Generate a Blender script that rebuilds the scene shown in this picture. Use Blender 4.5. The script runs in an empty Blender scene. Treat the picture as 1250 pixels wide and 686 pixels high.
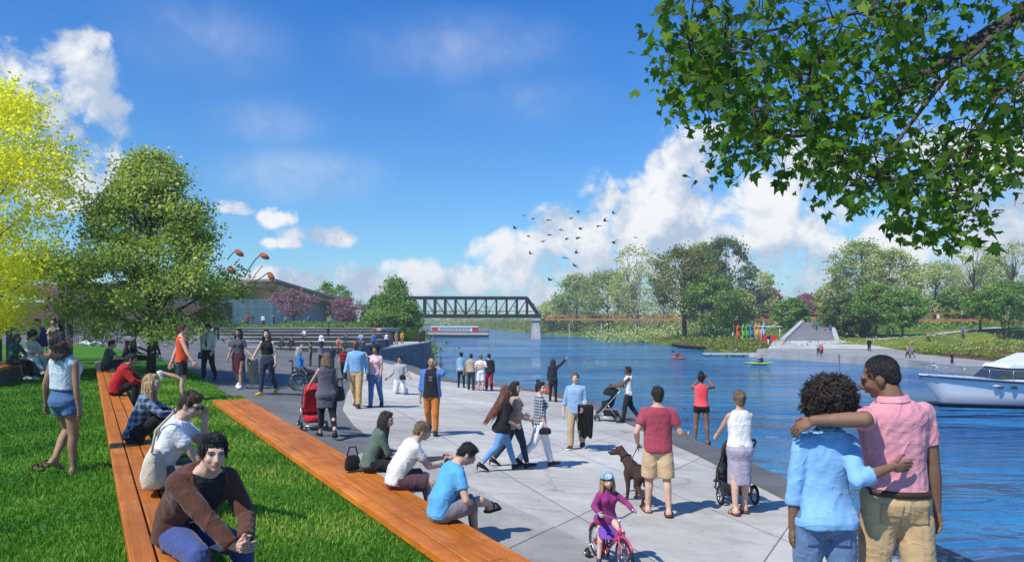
import bpy, bmesh, math, random
import numpy as np
from mathutils import Vector, Matrix
V = Vector
SC = bpy.context.scene
COL = SC.collection
pi = math.pi
rnd = random.Random(7)

# ------------------------------------------------------------------ camera model: one pixel of the 1250-wide frame <-> one ray
F, U0, V0, CZ = 900.0, 625.0, 390.0, 5.0
def px(u, v, y): return V(((u-U0)*y/F, y, CZ-(v-V0)*y/F))
def onz(u, v, z): return px(u, v, F*(CZ-z)/(v-V0))
def hit(u, v, fn, y0=2.5, y1=400.0):
    y = y0
    while y < y1:
        p = px(u, v, y)
        if p.z <= fn(p.x, p.y):
            a, b = y/1.03, y
            for _ in range(20):
                c = (a+b)/2; p = px(u, v, c)
                if p.z <= fn(p.x, p.y): b = c
                else: a = c
            return px(u, v, b)
        y *= 1.03
    return px(u, v, y1)

def rotx(d): return Matrix.Rotation(math.radians(d), 3, 'X')
def roty(d): return Matrix.Rotation(math.radians(d), 3, 'Y')
def rotz(d): return Matrix.Rotation(math.radians(d), 3, 'Z')
def lerp(a, b, t): return a+(b-a)*t
def clamp(x, a=0.0, b=1.0): return max(a, min(b, x))
def frame(d, up=None):
    d = V(d).normalized(); up = V(up) if up is not None else (V((0, 0, 1)) if abs(d.z) < .95 else V((0, 1, 0)))
    x = up.cross(d).normalized(); y = d.cross(x)
    return x, y, d
def C(h, k=1.0):
    h = h.lstrip('#'); o = []
    for i in (0, 2, 4):
        c = int(h[i:i+2], 16)/255; o.append(k*(c/12.92 if c <= .04045 else ((c+.055)/1.055)**2.4))
    return tuple(o)

# ------------------------------------------------------------------ mesh builder
class MB:
    def __init__(s): s.v = []; s.f = []; s.m = []
    def add(s, P, Fc, mi=0):
        b = len(s.v); s.v += [tuple(p) for p in P]; s.f += [tuple(i+b for i in f) for f in Fc]; s.m += [mi]*len(Fc); return s
    def rings(s, rs, mi=0, cap=True, closed=False):
        n = len(rs[0]); k = len(rs); Fc = []
        for i in range(k if closed else k-1):
            a = i*n; b = ((i+1) % k)*n
            for j in range(n):
                q = (j+1) % n; Fc.append((a+j, a+q, b+q, b+j))
        if cap and not closed:
            Fc.append(tuple(range(n-1, -1, -1))); Fc.append(tuple((k-1)*n+j for j in range(n)))
        return s.add([p for r in rs for p in r], Fc, mi)
    def ring(s, c, x, y, a, b=None, seg=10, e=2.0):
        b = a if b is None else b; o = []
        for j in range(seg):
            t = 2*pi*j/seg; ct, st = math.cos(t), math.sin(t)
            o.append(c + x*(a*math.copysign(abs(ct)**(2/e), ct)) + y*(b*math.copysign(abs(st)**(2/e), st)))
        return o
    def tube(s, pts, r, seg=8, mi=0, closed=False, cap=True):
        pts = [V(p) for p in pts]; n = len(pts); rs = []
        x = None
        for i, p in enumerate(pts):
            if closed: d = pts[(i+1) % n]-pts[i-1]
            else: d = pts[min(i+1, n-1)]-pts[max(i-1, 0)]
            if d.length < 1e-9: d = V((0, 0, 1))
            d.normalize()
            if x is None: x, y, _ = frame(d)
            else:
                x = (x-d*x.dot(d))
                x = x.normalized() if x.length > 1e-6 else frame(d)[0]
                y = d.cross(x)
            rr = r[i] if isinstance(r, (list, tuple)) else r
            rs.append(s.ring(p, x, y, rr, seg=seg))
        return s.rings(rs, mi, cap, closed)
    def cap(s, p0, r0, p1, r1, seg=10, mi=0):
        p0, p1 = V(p0), V(p1); d = p1-p0
        if d.length < 1e-6: d = V((0, 0, 1e-4))
        x, y, d = frame(d); rs = []
        for t in (-88, -60, -30): a = math.radians(t); rs.append(s.ring(p0+d*r0*math.sin(a), x, y, r0*math.cos(a), seg=seg))
        rs.append(s.ring(p0, x, y, r0, seg=seg)); rs.append(s.ring(p1, x, y, r1, seg=seg))
        for t in (30, 60, 88): a = math.radians(t); rs.append(s.ring(p1+d*r1*math.sin(a), x, y, r1*math.cos(a), seg=seg))
        return s.rings(rs, mi)
    def ell(s, c, r, rot=None, seg=12, rin=7, mi=0):
        c = V(c); r = (r, r, r) if isinstance(r, (int, float)) else r; rot = rot or Matrix.Identity(3); rs = []
        for i in range(rin+1):
            a = math.radians(-88+176*i/rin)
            rs.append([c+rot @ V((r[0]*math.cos(a)*math.cos(2*pi*j/seg), r[1]*math.cos(a)*math.sin(2*pi*j/seg), r[2]*math.sin(a))) for j in range(seg)])
        return s.rings(rs, mi)
    def box(s, c, size, rot=None, mi=0):
        c = V(c); rot = rot or Matrix.Identity(3); a, b, d = size[0]/2, size[1]/2, size[2]/2
        P = [c+rot @ V(p) for p in ((-a, -b, -d), (a, -b, -d), (a, b, -d), (-a, b, -d), (-a, -b, d), (a, -b, d), (a, b, d), (-a, b, d))]
        return s.add(P, [(3, 2, 1, 0), (4, 5, 6, 7), (0, 1, 5, 4), (1, 2, 6, 5), (2, 3, 7, 6), (3, 0, 4, 7)], mi)
    def bar(s, p0, p1, w, h, mi=0, up=None):
        p0, p1 = V(p0), V(p1); x, y, d = frame(p1-p0, up)
        rs = [[p-x*w/2-y*h/2, p+x*w/2-y*h/2, p+x*w/2+y*h/2, p-x*w/2+y*h/2] for p in (p0, p1)]
        return s.rings(rs, mi)
    def torus(s, c, axis, R_, r, seg=28, ss=8, mi=0, sx=1):
        x, y, d = frame(axis); c = V(c); rs = []
        for i in range(seg):
            t = 2*pi*i/seg; o = x*math.cos(t)+y*math.sin(t)
            rs.append([c+o*(R_+r*math.cos(2*pi*j/ss))+d*(r*sx*math.sin(2*pi*j/ss)) for j in range(ss)])
        return s.rings(rs, mi, closed=True)
    def prism(s, poly, z0, z1, mi=0):
        n = len(poly)
        zf0 = z0 if callable(z0) else (lambda x, y: z0); zf1 = z1 if callable(z1) else (lambda x, y: z1)
        A = [V((p[0], p[1], zf0(p[0], p[1]))) for p in poly]; B = [V((p[0], p[1], zf1(p[0], p[1]))) for p in poly]
        return s.rings([A, B], mi)
    def grid(s, rows, mi=0, flip=False):
        n = len(rows[0]); Fc = []
        for i in range(len(rows)-1):
            for j in range(n-1):
                f = (i*n+j, i*n+j+1, (i+1)*n+j+1, (i+1)*n+j); Fc.append(f[::-1] if flip else f)
        return s.add([p for r in rows for p in r], Fc, mi)
    def mesh(s, name='m'):
        me = bpy.data.meshes.new(name); me.from_pydata(s.v, [], s.f)
        if s.m: me.polygons.foreach_set('material_index', s.m)
        return me

def setp(o, label=None, category=None, group=None, kind=None):
    for k, v in (('label', label), ('category', category), ('group', group), ('kind', kind)):
        if v: o[k] = v
    return o
def thing(name, label, cat, loc=(0, 0, 0), rz=0.0, group=None, kind=None):
    o = bpy.data.objects.new(name, None); COL.objects.link(o); o.location = loc; o.rotation_euler[2] = rz; o.empty_display_size = .1
    return setp(o, label, cat, group, kind)
def put(name, me, mats, parent=None, smooth=True, ang=None):
    if isinstance(me, MB): me = me.mesh(name)
    o = bpy.data.objects.new(name, me); COL.objects.link(o)
    for m in (mats if isinstance(mats, (list, tuple)) else [mats]): me.materials.append(m)
    if smooth: me.polygons.foreach_set('use_smooth', [True]*len(me.polygons))
    if ang is not None and smooth:
        try: me.set_sharp_from_angle(angle=math.radians(ang))
        except Exception: pass
    if parent is not None: o.parent = parent
    return o
def bevel(o, w, seg=2):
    m = o.modifiers.new('b', 'BEVEL'); m.width = w; m.segments = seg; m.limit_method = 'ANGLE'; m.angle_limit = .6; return o
def children(o): return [c for c in bpy.data.objects if c.parent == o]
def copy_tree(o, parent=None, kids=None):
    c = o.copy(); COL.objects.link(c)
    if parent is not None: c.parent = parent
    for ch in list(o.children): copy_tree(ch, c)
    return c

def remesh(mb, vox, it=3, fac=.5):
    me = mb.mesh('tmp'); o = bpy.data.objects.new('tmp', me); COL.objects.link(o)
    r = o.modifiers.new('r', 'REMESH'); r.mode = 'VOXEL'; r.voxel_size = vox; r.adaptivity = 0
    if it:
        k = o.modifiers.new('s', 'SMOOTH'); k.factor = fac; k.iterations = it
    dg = bpy.context.evaluated_depsgraph_get(); dg.update()
    out = bpy.data.meshes.new_from_object(o.evaluated_get(dg))
    bpy.data.objects.remove(o); bpy.data.meshes.remove(me)
    return out
def join(a, b):
    bm = bmesh.new(); bm.from_mesh(a); bm.from_mesh(b); o = bpy.data.meshes.new('j'); bm.to_mesh(o); bm.free(); return o
def disp(me, fn):
    n = len(me.vertices); co = np.empty(n*3, 'f'); no = np.empty(n*3, 'f')
    me.vertices.foreach_get('co', co); me.vertices.foreach_get('normal', no)
    co = co.reshape(-1, 3); no = no.reshape(-1, 3)
    co = co+no*fn(co)[:, None]; me.vertices.foreach_set('co', co.ravel().astype('f')); me.update()
def folds(seed, amp, k=22.0, aniso=(1, 1, .45)):
    r = np.random.default_rng(seed); ks = [(r.normal(size=3)*np.array(aniso)*k*f, r.uniform(0, 6.3), 1/f) for f in (1, 1, 1.7, 1.9, 3.1, 3.3)]
    def fn(p):
        w = p+.04*np.sin(p[:, [1, 2, 0]]*9+seed)
        d = sum(np.sin(w @ kk+ph)*wt for kk, ph, wt in ks)
        return amp*(np.abs(d)**.8*np.sign(d))*.45
    return fn

# ------------------------------------------------------------------ materials
class NT:
    def __init__(s, nt): s.nt = nt
    def n(s, t, **k):
        o = s.nt.nodes.new(t)
        for a, b in k.items(): setattr(o, a, b)
        return o
    def link(s, a, b): s.nt.links.new(a, b)
    def put(s, sock, val):
        if isinstance(val, bpy.types.NodeSocket): s.link(val, sock)
        elif val is not None:
            if sock.type == 'RGBA' and len(val) == 3: val = (*val, 1)
            sock.default_value = val
    def m(s, op, a, b=None, c=None, cl=False):
        o = s.n('ShaderNodeMath', operation=op); o.use_clamp = cl
        for i, x in enumerate((a, b, c)):
            if x is not None: s.put(o.inputs[i], x)
        return o.outputs[0]
    def vm(s, op, a, b=None, sc=None):
        o = s.n('ShaderNodeVectorMath', operation=op); s.put(o.inputs[0], a)
        if b is not None: s.put(o.inputs[1], b)
        if sc is not None: s.put(o.inputs['Scale'], sc)
        return o.outputs['Value'] if op in ('DOT_PRODUCT', 'LENGTH') else o.outputs[0]
    def mix(s, f, a, b, mode='MIX'):
        o = s.n('ShaderNodeMix', data_type='RGBA', blend_type=mode); s.put(o.inputs[0], f); s.put(o.inputs[6], a); s.put(o.inputs[7], b); return o.outputs[2]
    def noise(s, vec, scale, det=4, rough=.55, dist=0, dim='3D'):
        o = s.n('ShaderNodeTexNoise'); s.put(o.inputs['Vector'], vec); o.inputs['Scale'].default_value = scale; o.inputs['Detail'].default_value = det
        o.inputs['Roughness'].default_value = rough; o.inputs['Distortion'].default_value = dist; return o.outputs['Fac']
    def ramp(s, f, a, b, lo=0.0, hi=1.0, smooth=False):
        o = s.n('ShaderNodeMapRange'); o.interpolation_type = 'SMOOTHSTEP' if smooth else 'LINEAR'
        s.put(o.inputs[0], f); s.put(o.inputs[1], a); s.put(o.inputs[2], b); s.put(o.inputs[3], lo); s.put(o.inputs[4], hi); return o.outputs[0]
    def bump(s, h, st, dist=.02, nrm=None):
        o = s.n('ShaderNodeBump'); o.inputs['Strength'].default_value = st; o.inputs['Distance'].default_value = dist; s.put(o.inputs['Height'], h)
        if nrm is not None: s.put(o.inputs['Normal'], nrm)
        return o.outputs[0]
MATS = {}
def newmat(name):
    m = bpy.data.materials.new(name); m.use_nodes = True; t = NT(m.node_tree); return m, t, m.node_tree.nodes['Principled BSDF']
def mat(name, col, rough=.6, var=.18, scale=6, bump=0, bscale=60, metal=0, spec=.4, trans=None, sss=0, coat=0, stretch=None):
    key = (name, tuple(col), rough, var, bump)
    if key in MATS: return MATS[key]
    m, t, b = newmat(name)
    tc = t.n('ShaderNodeTexCoord').outputs['Object']
    if stretch: tc = t.vm('MULTIPLY', tc, stretch)
    f = t.noise(tc, scale, 5)
    g = t.noise(tc, scale*7, 3)
    k = t.m('ADD', t.m('MULTIPLY', f, .7), t.m('MULTIPLY', g, .3))
    k = t.ramp(k, .3, .7, 1-var, 1+var)
    t.put(b.inputs['Base Color'], t.vm('SCALE', V(col), sc=k))
    b.inputs['Roughness'].default_value = rough; b.inputs['Metallic'].default_value = metal; b.inputs['Specular IOR Level'].default_value = spec
    if coat: b.inputs['Coat Weight'].default_value = coat
    if sss:
        b.inputs['Subsurface Weight'].default_value = sss; b.inputs['Subsurface Radius'].default_value = (.02, .008, .004); b.inputs['Subsurface Scale'].default_value = .5
    if bump: t.put(b.inputs['Normal'], t.bump(t.noise(tc, bscale, 4), bump))
    MATS[key] = m; return m
def fab(col, pat=None, col2=(.8, .8, .8), rough=.85, cell=.05, name=None):
    if isinstance(col, str): col = C(col, .9)
    if isinstance(col2, str): col2 = C(col2, .9)
    key = ('fab', tuple(col), pat, tuple(col2), cell)
    if key in MATS: return MATS[key]
    m, t, b = newmat(name or 'fabric')
    tc = t.n('ShaderNodeTexCoord').outputs['Object']
    f = t.noise(tc, 7, 4); base = t.vm('SCALE', V(col), sc=t.ramp(f, .3, .7, .86, 1.12))
    if pat in ('plaid', 'stripe'):
        sep = t.n('ShaderNodeSeparateXYZ'); t.put(sep.inputs[0], tc)
        def band(s_, ph): return t.m('GREATER_THAN', t.m('FRACT', t.m('ADD', t.m('DIVIDE', s_, cell), ph)), .55)
        a = band(sep.outputs[2], .0); c = band(t.m('ADD', sep.outputs[0], sep.outputs[1]), .3)
        w = t.m('MULTIPLY', t.m('ADD', a, c), .5) if pat == 'plaid' else a
        base = t.mix(t.m('MULTIPLY', w, .9), base, col2)
    if pat == 'denim':
        fine = t.noise(tc, 160, 2); base = t.mix(t.ramp(fine, .35, .7, 0, .55), base, tuple(min(1, x*1.9+.02) for x in col))
    if pat == 'spots':
        vo = t.n('ShaderNodeTexVoronoi'); t.put(vo.inputs['Vector'], tc); vo.inputs['Scale'].default_value = 1/cell
        base = t.mix(t.m('LESS_THAN', vo.outputs['Distance'], .35), base, col2)
    t.put(b.inputs['Base Color'], base); b.inputs['Roughness'].default_value = rough; b.inputs['Specular IOR Level'].default_value = .25
    b.inputs['Sheen Weight'].default_value = .15
    def crease(v, sc_): return t.m('POWER', t.m('SUBTRACT', 1.0, t.m('ABSOLUTE', t.m('MULTIPLY_ADD', t.noise(v, sc_, 2, .5, .9), 4.0, -2.0)), None, True), 3.0)
    c1, c2_ = crease(t.vm('MULTIPLY', tc, V((1, 1, .55))), 4.5), crease(t.vm('MULTIPLY', t.vm('ADD', tc, V((3.1, 1.7, .4))), V((.6, .6, 1.1))), 7)
    h = t.m('ADD', t.m('ADD', t.m('MULTIPLY', c1, .8), t.m('MULTIPLY', c2_, .45)), t.m('MULTIPLY', t.noise(tc, 260, 2), .10))
    t.put(b.inputs['Normal'], t.bump(h, .5, .014))
    MATS[key] = m; return m
SKIN = {'bronze': (.33, .18, .11), 'light': (.60, .37, .27), 'fair': (.66, .43, .33), 'tan': (.42, .24, .15), 'brown': (.22, .115, .066), 'dark': (.125, .064, .038)}
def skin(k): return mat('skin_'+k, SKIN[k], .58, .16, 11, .22, 130, sss=.15)
HAIR = {'black': (.012, .010, .010), 'brown': (.055, .030, .017), 'red': (.13, .042, .018), 'blond': (.42, .28, .13), 'grey': (.42, .40, .37), 'dkbrown': (.028, .017, .011), 'dirty': (.2, .13, .07)}
def hairm(k):
    key = ('hair', k)
    if key in MATS: return MATS[key]
    m, t, b = newmat('hair_'+k); c = HAIR[k]
    tc = t.n('ShaderNodeTexCoord').outputs['Object']
    s_ = t.noise(t.vm('MULTIPLY', tc, V((1, 1, .12))), 130, 3); w = t.noise(tc, 14, 3)
    t.put(b.inputs['Base Color'], t.vm('SCALE', V(c), sc=t.m('MULTIPLY', t.ramp(s_, .3, .7, .5, 1.7), t.ramp(w, .3, .7, .75, 1.25))))
    b.inputs['Roughness'].default_value = .45; t.put(b.inputs['Normal'], t.bump(s_, .8, .02)); MATS[key] = m; return m
def glassm(name, col, rough=.05, spec=.8):
    return mat(name, col, rough, .25, 1.2, spec=spec)
STEEL = mat('steel', (.45, .46, .48), .35, .1, 8, metal=.9)
BLACKM = mat('black_paint', (.02, .021, .024), .45, .2, 6)
RUBBER = mat('rubber', (.016, .016, .017), .8, .25, 20)
WHITEP = mat('white_paint', (.78, .79, .80), .35, .06, 2)
# ------------------------------------------------------------------ people
RM = [(.455, .050, .048, 0), (.485, .088, .066, -.004), (.52, .097, .070, -.006), (.56, .092, .064, 0), (.60, .086, .058, .002), (.65, .088, .060, .004),
      (.70, .096, .066, .005), (.745, .106, .070, .005), (.785, .112, .066, 0), (.806, .099, .056, -.006), (.830, .066, .044, -.010), (.85, .044, .036, -.010)]
RF = [(.455, .050, .048, 0), (.485, .094, .070, -.008), (.52, .102, .073, -.010), (.56, .090, .061, -.003), (.60, .075, .052, 0), (.635, .070, .050, .002),
      (.68, .077, .055, .004), (.725, .086, .060, .006), (.76, .089, .058, .006), (.79, .089, .052, 0), (.806, .078, .044, -.005), (.830, .053, .037, -.008), (.85, .037, .032, -.008)]
def ik(a, b, l1, l2, hint):
    a, b = V(a), V(b); d = b-a; L = min(d.length, (l1+l2)*.999); d.normalize()
    x = (l1*l1-l2*l2+L*L)/(2*L); h = math.sqrt(max(l1*l1-x*x, 0)); hint = V(hint); n = hint-d*hint.dot(d)
    n = n.normalized() if n.length > 1e-5 else frame(d)[0]
    return a+d*x+n*h, a+d*L

class Body:
    def __init__(s, H, sex, pose, child=False):
        s.H, s.sex = H, sex; g = pose.get; s.pose = pose
        lean, bend, side, tw = g('lean', 0), g('bend', 0), g('side', 0), g('twist', 0)
        s.Rp = rotz(g('ptw', 0)) @ roty(g('hip', 0)) @ rotx(-lean); s.Rc = rotz(tw) @ roty(side) @ rotx(-(lean+bend))
        s.rg = RM if sex == 'm' else RF
        s.sw = .102 if sex == 'm' else .086
        hy, hp, hr = g('head', (0, 0, 0)); s.Rh = rotz(hy) @ roty(hr) @ rotx(-hp)
        legs = {}; hd = V((0, 0, 0))
        for k, sg in (('L', -1), ('R', 1)):
            q = g('leg'+k, (2, 3, 3)); hipj = s.Rp @ V((sg*.050, 0, -.008))*H
            if isinstance(q, dict): knee, ank = V(q['knee'])*H, V(q['ankle'])*H; fp = q.get('fp', 0); toe = q.get('toe', 8)
            else:
                p, kn, ab = q[:3]; fp = q[3] if len(q) > 3 else 0; toe = q[4] if len(q) > 4 else 8
                p_, a_ = math.radians(p), math.radians(ab)
                d1 = V((sg*math.sin(a_), math.sin(p_)*math.cos(a_), -math.cos(p_)*math.cos(a_)))
                p2 = math.radians(p-kn); a2 = a_*(q[5] if len(q) > 5 else .5)
                d2 = V((sg*math.sin(a2), math.sin(p2)*math.cos(a2), -math.cos(p2)*math.cos(a2)))
                knee = hipj+d1*.242*H; ank = knee+d2*.238*H
            fd = rotz(-sg*toe) @ rotx(-fp) @ V((0, 1, 0)); fu = rotz(-sg*toe) @ rotx(-fp) @ V((0, 0, 1))
            legs[k] = [hipj, knee, ank, fd, fu, sg]
        if g('sit') is not None: z0 = .062*H
        elif g('pz') is not None: z0 = g('pz')*H
        else: z0 = -min(min((l[2]-l[4]*.043*H-l[3]*.035*H).z, (l[2]-l[4]*.043*H+l[3]*.10*H).z) for l in legs.values())
        s.P0 = V((g('px', 0)*H, g('py', 0)*H, z0))
        for l in legs.values():
            for i in (0, 1, 2): l[i] = l[i]+s.P0
        s.legs = legs; s.W = s.P0+s.Rp @ V((0, 0, .07*H))
        s.arms = {}
        for k, sg in (('L', -1), ('R', 1)):
            a = g('arm'+k, ((.16, 0, -1), (.06, .2, -1)))
            sh = s.W+s.Rc @ V((sg*s.sw, -.004, .194+g('shrug'+k, 0)))*H; l1, l2 = .172*H, .148*H
            if isinstance(a, dict):
                tgt = V(a['to']); el, wr = ik(sh, tgt, l1, l2, a.get('hint', (sg*.5, -.6, -.6)))
            else:
                u, f = V(a[0]).normalized(), V(a[1]).normalized()
                el = sh+V((sg*u.x, u.y, u.z))*l1; wr = el+V((sg*f.x, f.y, f.z))*l2
            s.arms[k] = [sh, el, wr, sg]
        s.nb = s.W+s.Rc @ V((0, -.008, .246))*H
        s.hs = .132*H*g('headscale', 1.0)
        s.hc = s.nb+s.Rc @ V((0, .010, .022))*H+s.Rh @ V((0, .10, .47))*s.hs
    def spine(s, h):
        H = s.H; t = clamp((h-.56)/.09)
        q = s.Rp.to_quaternion().slerp(s.Rc.to_quaternion(), t).to_matrix()
        a = s.P0+s.Rp @ V((0, 0, h-.53))*H; b = s.W+s.Rc @ V((0, 0, h-.60))*H
        return a.lerp(b, t), q
    def prof(s, h):
        r = s.rg; h = clamp(h, r[0][0], r[-1][0])
        for i in range(len(r)-1):
            if h <= r[i+1][0]: t = (h-r[i][0])/(r[i+1][0]-r[i][0]); return [lerp(r[i][j], r[i+1][j], t) for j in (1, 2, 3)]
        return r[-1][1:]
    def ringat(s, h, inf=0, loose=0, seg=20, wmin=0, arc=None):
        a, b, yo = s.prof(h); c, q = s.spine(h); H = s.H
        if loose:
            A, B, _ = s.prof(.745); a = lerp(a, max(a, A*.98), loose) if h < .74 else a; b = lerp(b, max(b, B*.98), loose) if h < .74 else b
        a = (max(a, wmin)+inf)*H; b = (max(b, wmin*.7)+inf)*H; c = c+q @ V((0, yo, 0))*H
        if arc: ts = [lerp(pi/2-arc, pi/2+arc, i/8) for i in range(9)]
        else: ts = [2*pi*j/seg for j in range(seg)]
        o = []
        for t in ts:
            ct, st = math.cos(t), math.sin(t); e = 2/2.3
            o.append(c+q @ V((a*math.copysign(abs(ct)**e, ct), b*math.copysign(abs(st)**e, st), 0)))
        return o
    def hloc(s, x, y, z): return s.hc+s.Rh @ V((x, y, z))*s.hs

def torso(mb, B, h0, h1, inf, loose=0, flare=0):
    hs = sorted({h0, h1, *[r[0] for r in B.rg if h0+.006 < r[0] < h1-.006]})
    mb.rings([B.ringat(h, inf+flare*clamp((.62-h)/.15), loose) for h in hs])
    if B.sex == 'f' and h1 > .74:
        for sg in (-1, 1):
            c, q = B.spine(.735); mb.ell(c+q @ V((sg*.042, .046, 0))*B.H, (.036+inf)*B.H)
def foot(mb, leg, H, k=1.0, mi=0, lift=0, skinny=False):
    ank, fd, fu, sg = leg[2], leg[3], leg[4], leg[5]; x = fd.cross(fu)
    W = [.016, .024, .025, .028, .031, .028, .013]; T = [.034, .052, .056, .042, .028, .022, .013]; Y = [-.036, -.024, 0, .03, .065, .092, .108]
    rs = []
    for w, t, y in zip(W, T, Y):
        w *= k*H; t *= k*H; c = ank-fu*(.043*H)+fd*y*H*(1+(k-1)*.5)
        rs.append([c+x*(w*a)+fu*(t*b) for a, b in ((-1, .0), (-1.02, .25), (-.85, .7), (-.45, .97), (0, 1.05), (.45, .97), (.85, .7), (1.02, .25), (1, .0), (.5, -.02), (0, -.02), (-.5, -.02))])
    mb.rings([r[::-1] for r in rs], mi)
def handgeo(mb, wr, d, sg, H, curl=25, mi=0, thumbdir=None, palm=None, seg=6):
    d = d.normalized()
    t = V(thumbdir) if thumbdir is not None else (V((0, 1, 0)) if abs(d.z) > .6 else V((0, 0, 1)))
    t = (t-d*t.dot(d)).normalized(); p = d.cross(t)
    want = V(palm) if palm is not None else V((-sg, 0, -.2))
    if p.dot(want) < 0: p = -p
    kn = wr+d*.050*H
    for i, (o, L) in enumerate(((.017, .040), (.006, .045), (-.006, .042), (-.017, .033))):
        b = kn+t*o*H-d*abs(o)*.15*H; q = d.copy(); pts = [b-d*.012*H, b]; r0 = .0052*H
        cc = math.radians(curl*(1+.12*i))
        for j, f in enumerate((.45, .32, .23)):
            q = (q*math.cos(cc*(.8 if j else .6))+p*math.sin(cc*(.8 if j else .6))).normalized()
            ax = t; dd = q; b = b+dd*L*f*H*1.05; pts.append(b.copy())
            p_new = (p-dd*p.dot(dd)).normalized(); 
        mb.tube(pts, [r0, r0*1.08, r0, r0*.92, r0*.7], seg, mi)
    b = wr+d*.018*H+t*.014*H; e1 = b+(d*.55+t*.75+p*.25).normalized()*.022*H; e2 = e1+(d*.85+t*.35+p*.35).normalized()*.02*H; e3 = e2+(d+p*.4).normalized()*.014*H
    mb.tube([b, e1, e2, e3], [.0075*H, .0068*H, .0058*H, .0042*H], seg, mi)
    return t, p
def palmgeo(mb, wr, d, sg, H, thumbdir=None):
    d = d.normalized(); t = V(thumbdir) if thumbdir is not None else (V((0, 1, 0)) if abs(d.z) > .6 else V((0, 0, 1)))
    t = (t-d*t.dot(d)).normalized(); p = d.cross(t)
    m = Matrix((t, p, d)).transposed(); mb.ell(wr+d*.029*H, (.0235*H, .0115*H, .034*H), m)

def strands(me, B, st, lod, seed):
    r = np.random.default_rng(seed); n = len(me.vertices); co = np.empty(n*3, 'f'); no = np.empty(n*3, 'f'); me.vertices.foreach_get('co', co); me.vertices.foreach_get('normal', no); co = co.reshape(-1, 3); no = no.reshape(-1, 3)
    N = (1700 if lod == 0 else 420)*(3 if st == 'buzz' and lod == 0 else 1) if st != 'curly' else (2600 if lod == 0 else 500); ix = r.integers(0, n, N); P, Nn = co[ix], no[ix]; hs = B.hs
    cr = np.array(B.hloc(0, -.22, .56)); d = P-cr; d[:, 2] -= .25*hs
    if st in ('long', 'bob', 'wavy'): d = d*.4+np.array([0, 0, -.5*hs])
    if st == 'curly': d = r.normal(size=(N, 3))
    Ri = np.array(B.Rh); lc = (P-np.array(B.hc)) @ Ri/hs
    if st not in ('long', 'bob', 'wavy', 'curly'):
        fr = lc[:, 1] > .12; d[fr] = np.array(B.Rh @ V((.25, -.55, .5)))*hs; ok = ~((lc[:, 1] > .2) & (lc[:, 2] < .40)); P, Nn, d = P[ok], Nn[ok], d[ok]; N = len(P)
    elif st != 'curly':
        ok = ~((lc[:, 1] > .12) & (lc[:, 2] < .45)); P, Nn, d = P[ok], Nn[ok], d[ok]; N = len(P)
    d = d-Nn*(d*Nn).sum(1)[:, None]; d /= np.linalg.norm(d, axis=1)[:, None]+1e-6; d += r.normal(size=(N, 3))*.16; sd_ = np.cross(Nn, d)
    L = hs*r.uniform(.15, .34, N)[:, None]*(1.5 if st in ('long', 'wavy') else 1)*(.5 if st == 'curly' else .18 if st == 'buzz' else 1); w = hs*.012*r.uniform(.6, 1.5, N)[:, None]; up = hs*r.uniform(.015, .055, N)[:, None]*(2.4 if st == 'curly' else .35 if st == 'buzz' else 1)
    A, M_, E = P-d*L*.3+Nn*up*.1, P+d*L*.25+Nn*up, P+d*L*.8+Nn*up*r.uniform(-.1, 1.0, N)[:, None]
    mb = MB()
    for i in range(N): mb.add([A[i]-sd_[i]*w[i], A[i]+sd_[i]*w[i], M_[i]+sd_[i]*w[i], E[i], M_[i]-sd_[i]*w[i]], [(0, 1, 2, 4), (4, 2, 3)])
    return mb
SHIRTN = {'none': 'top', 'short': 'shirt', 'elbow': 'shirt', 'roll': 'shirt', 'long': 'shirt'}
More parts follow.
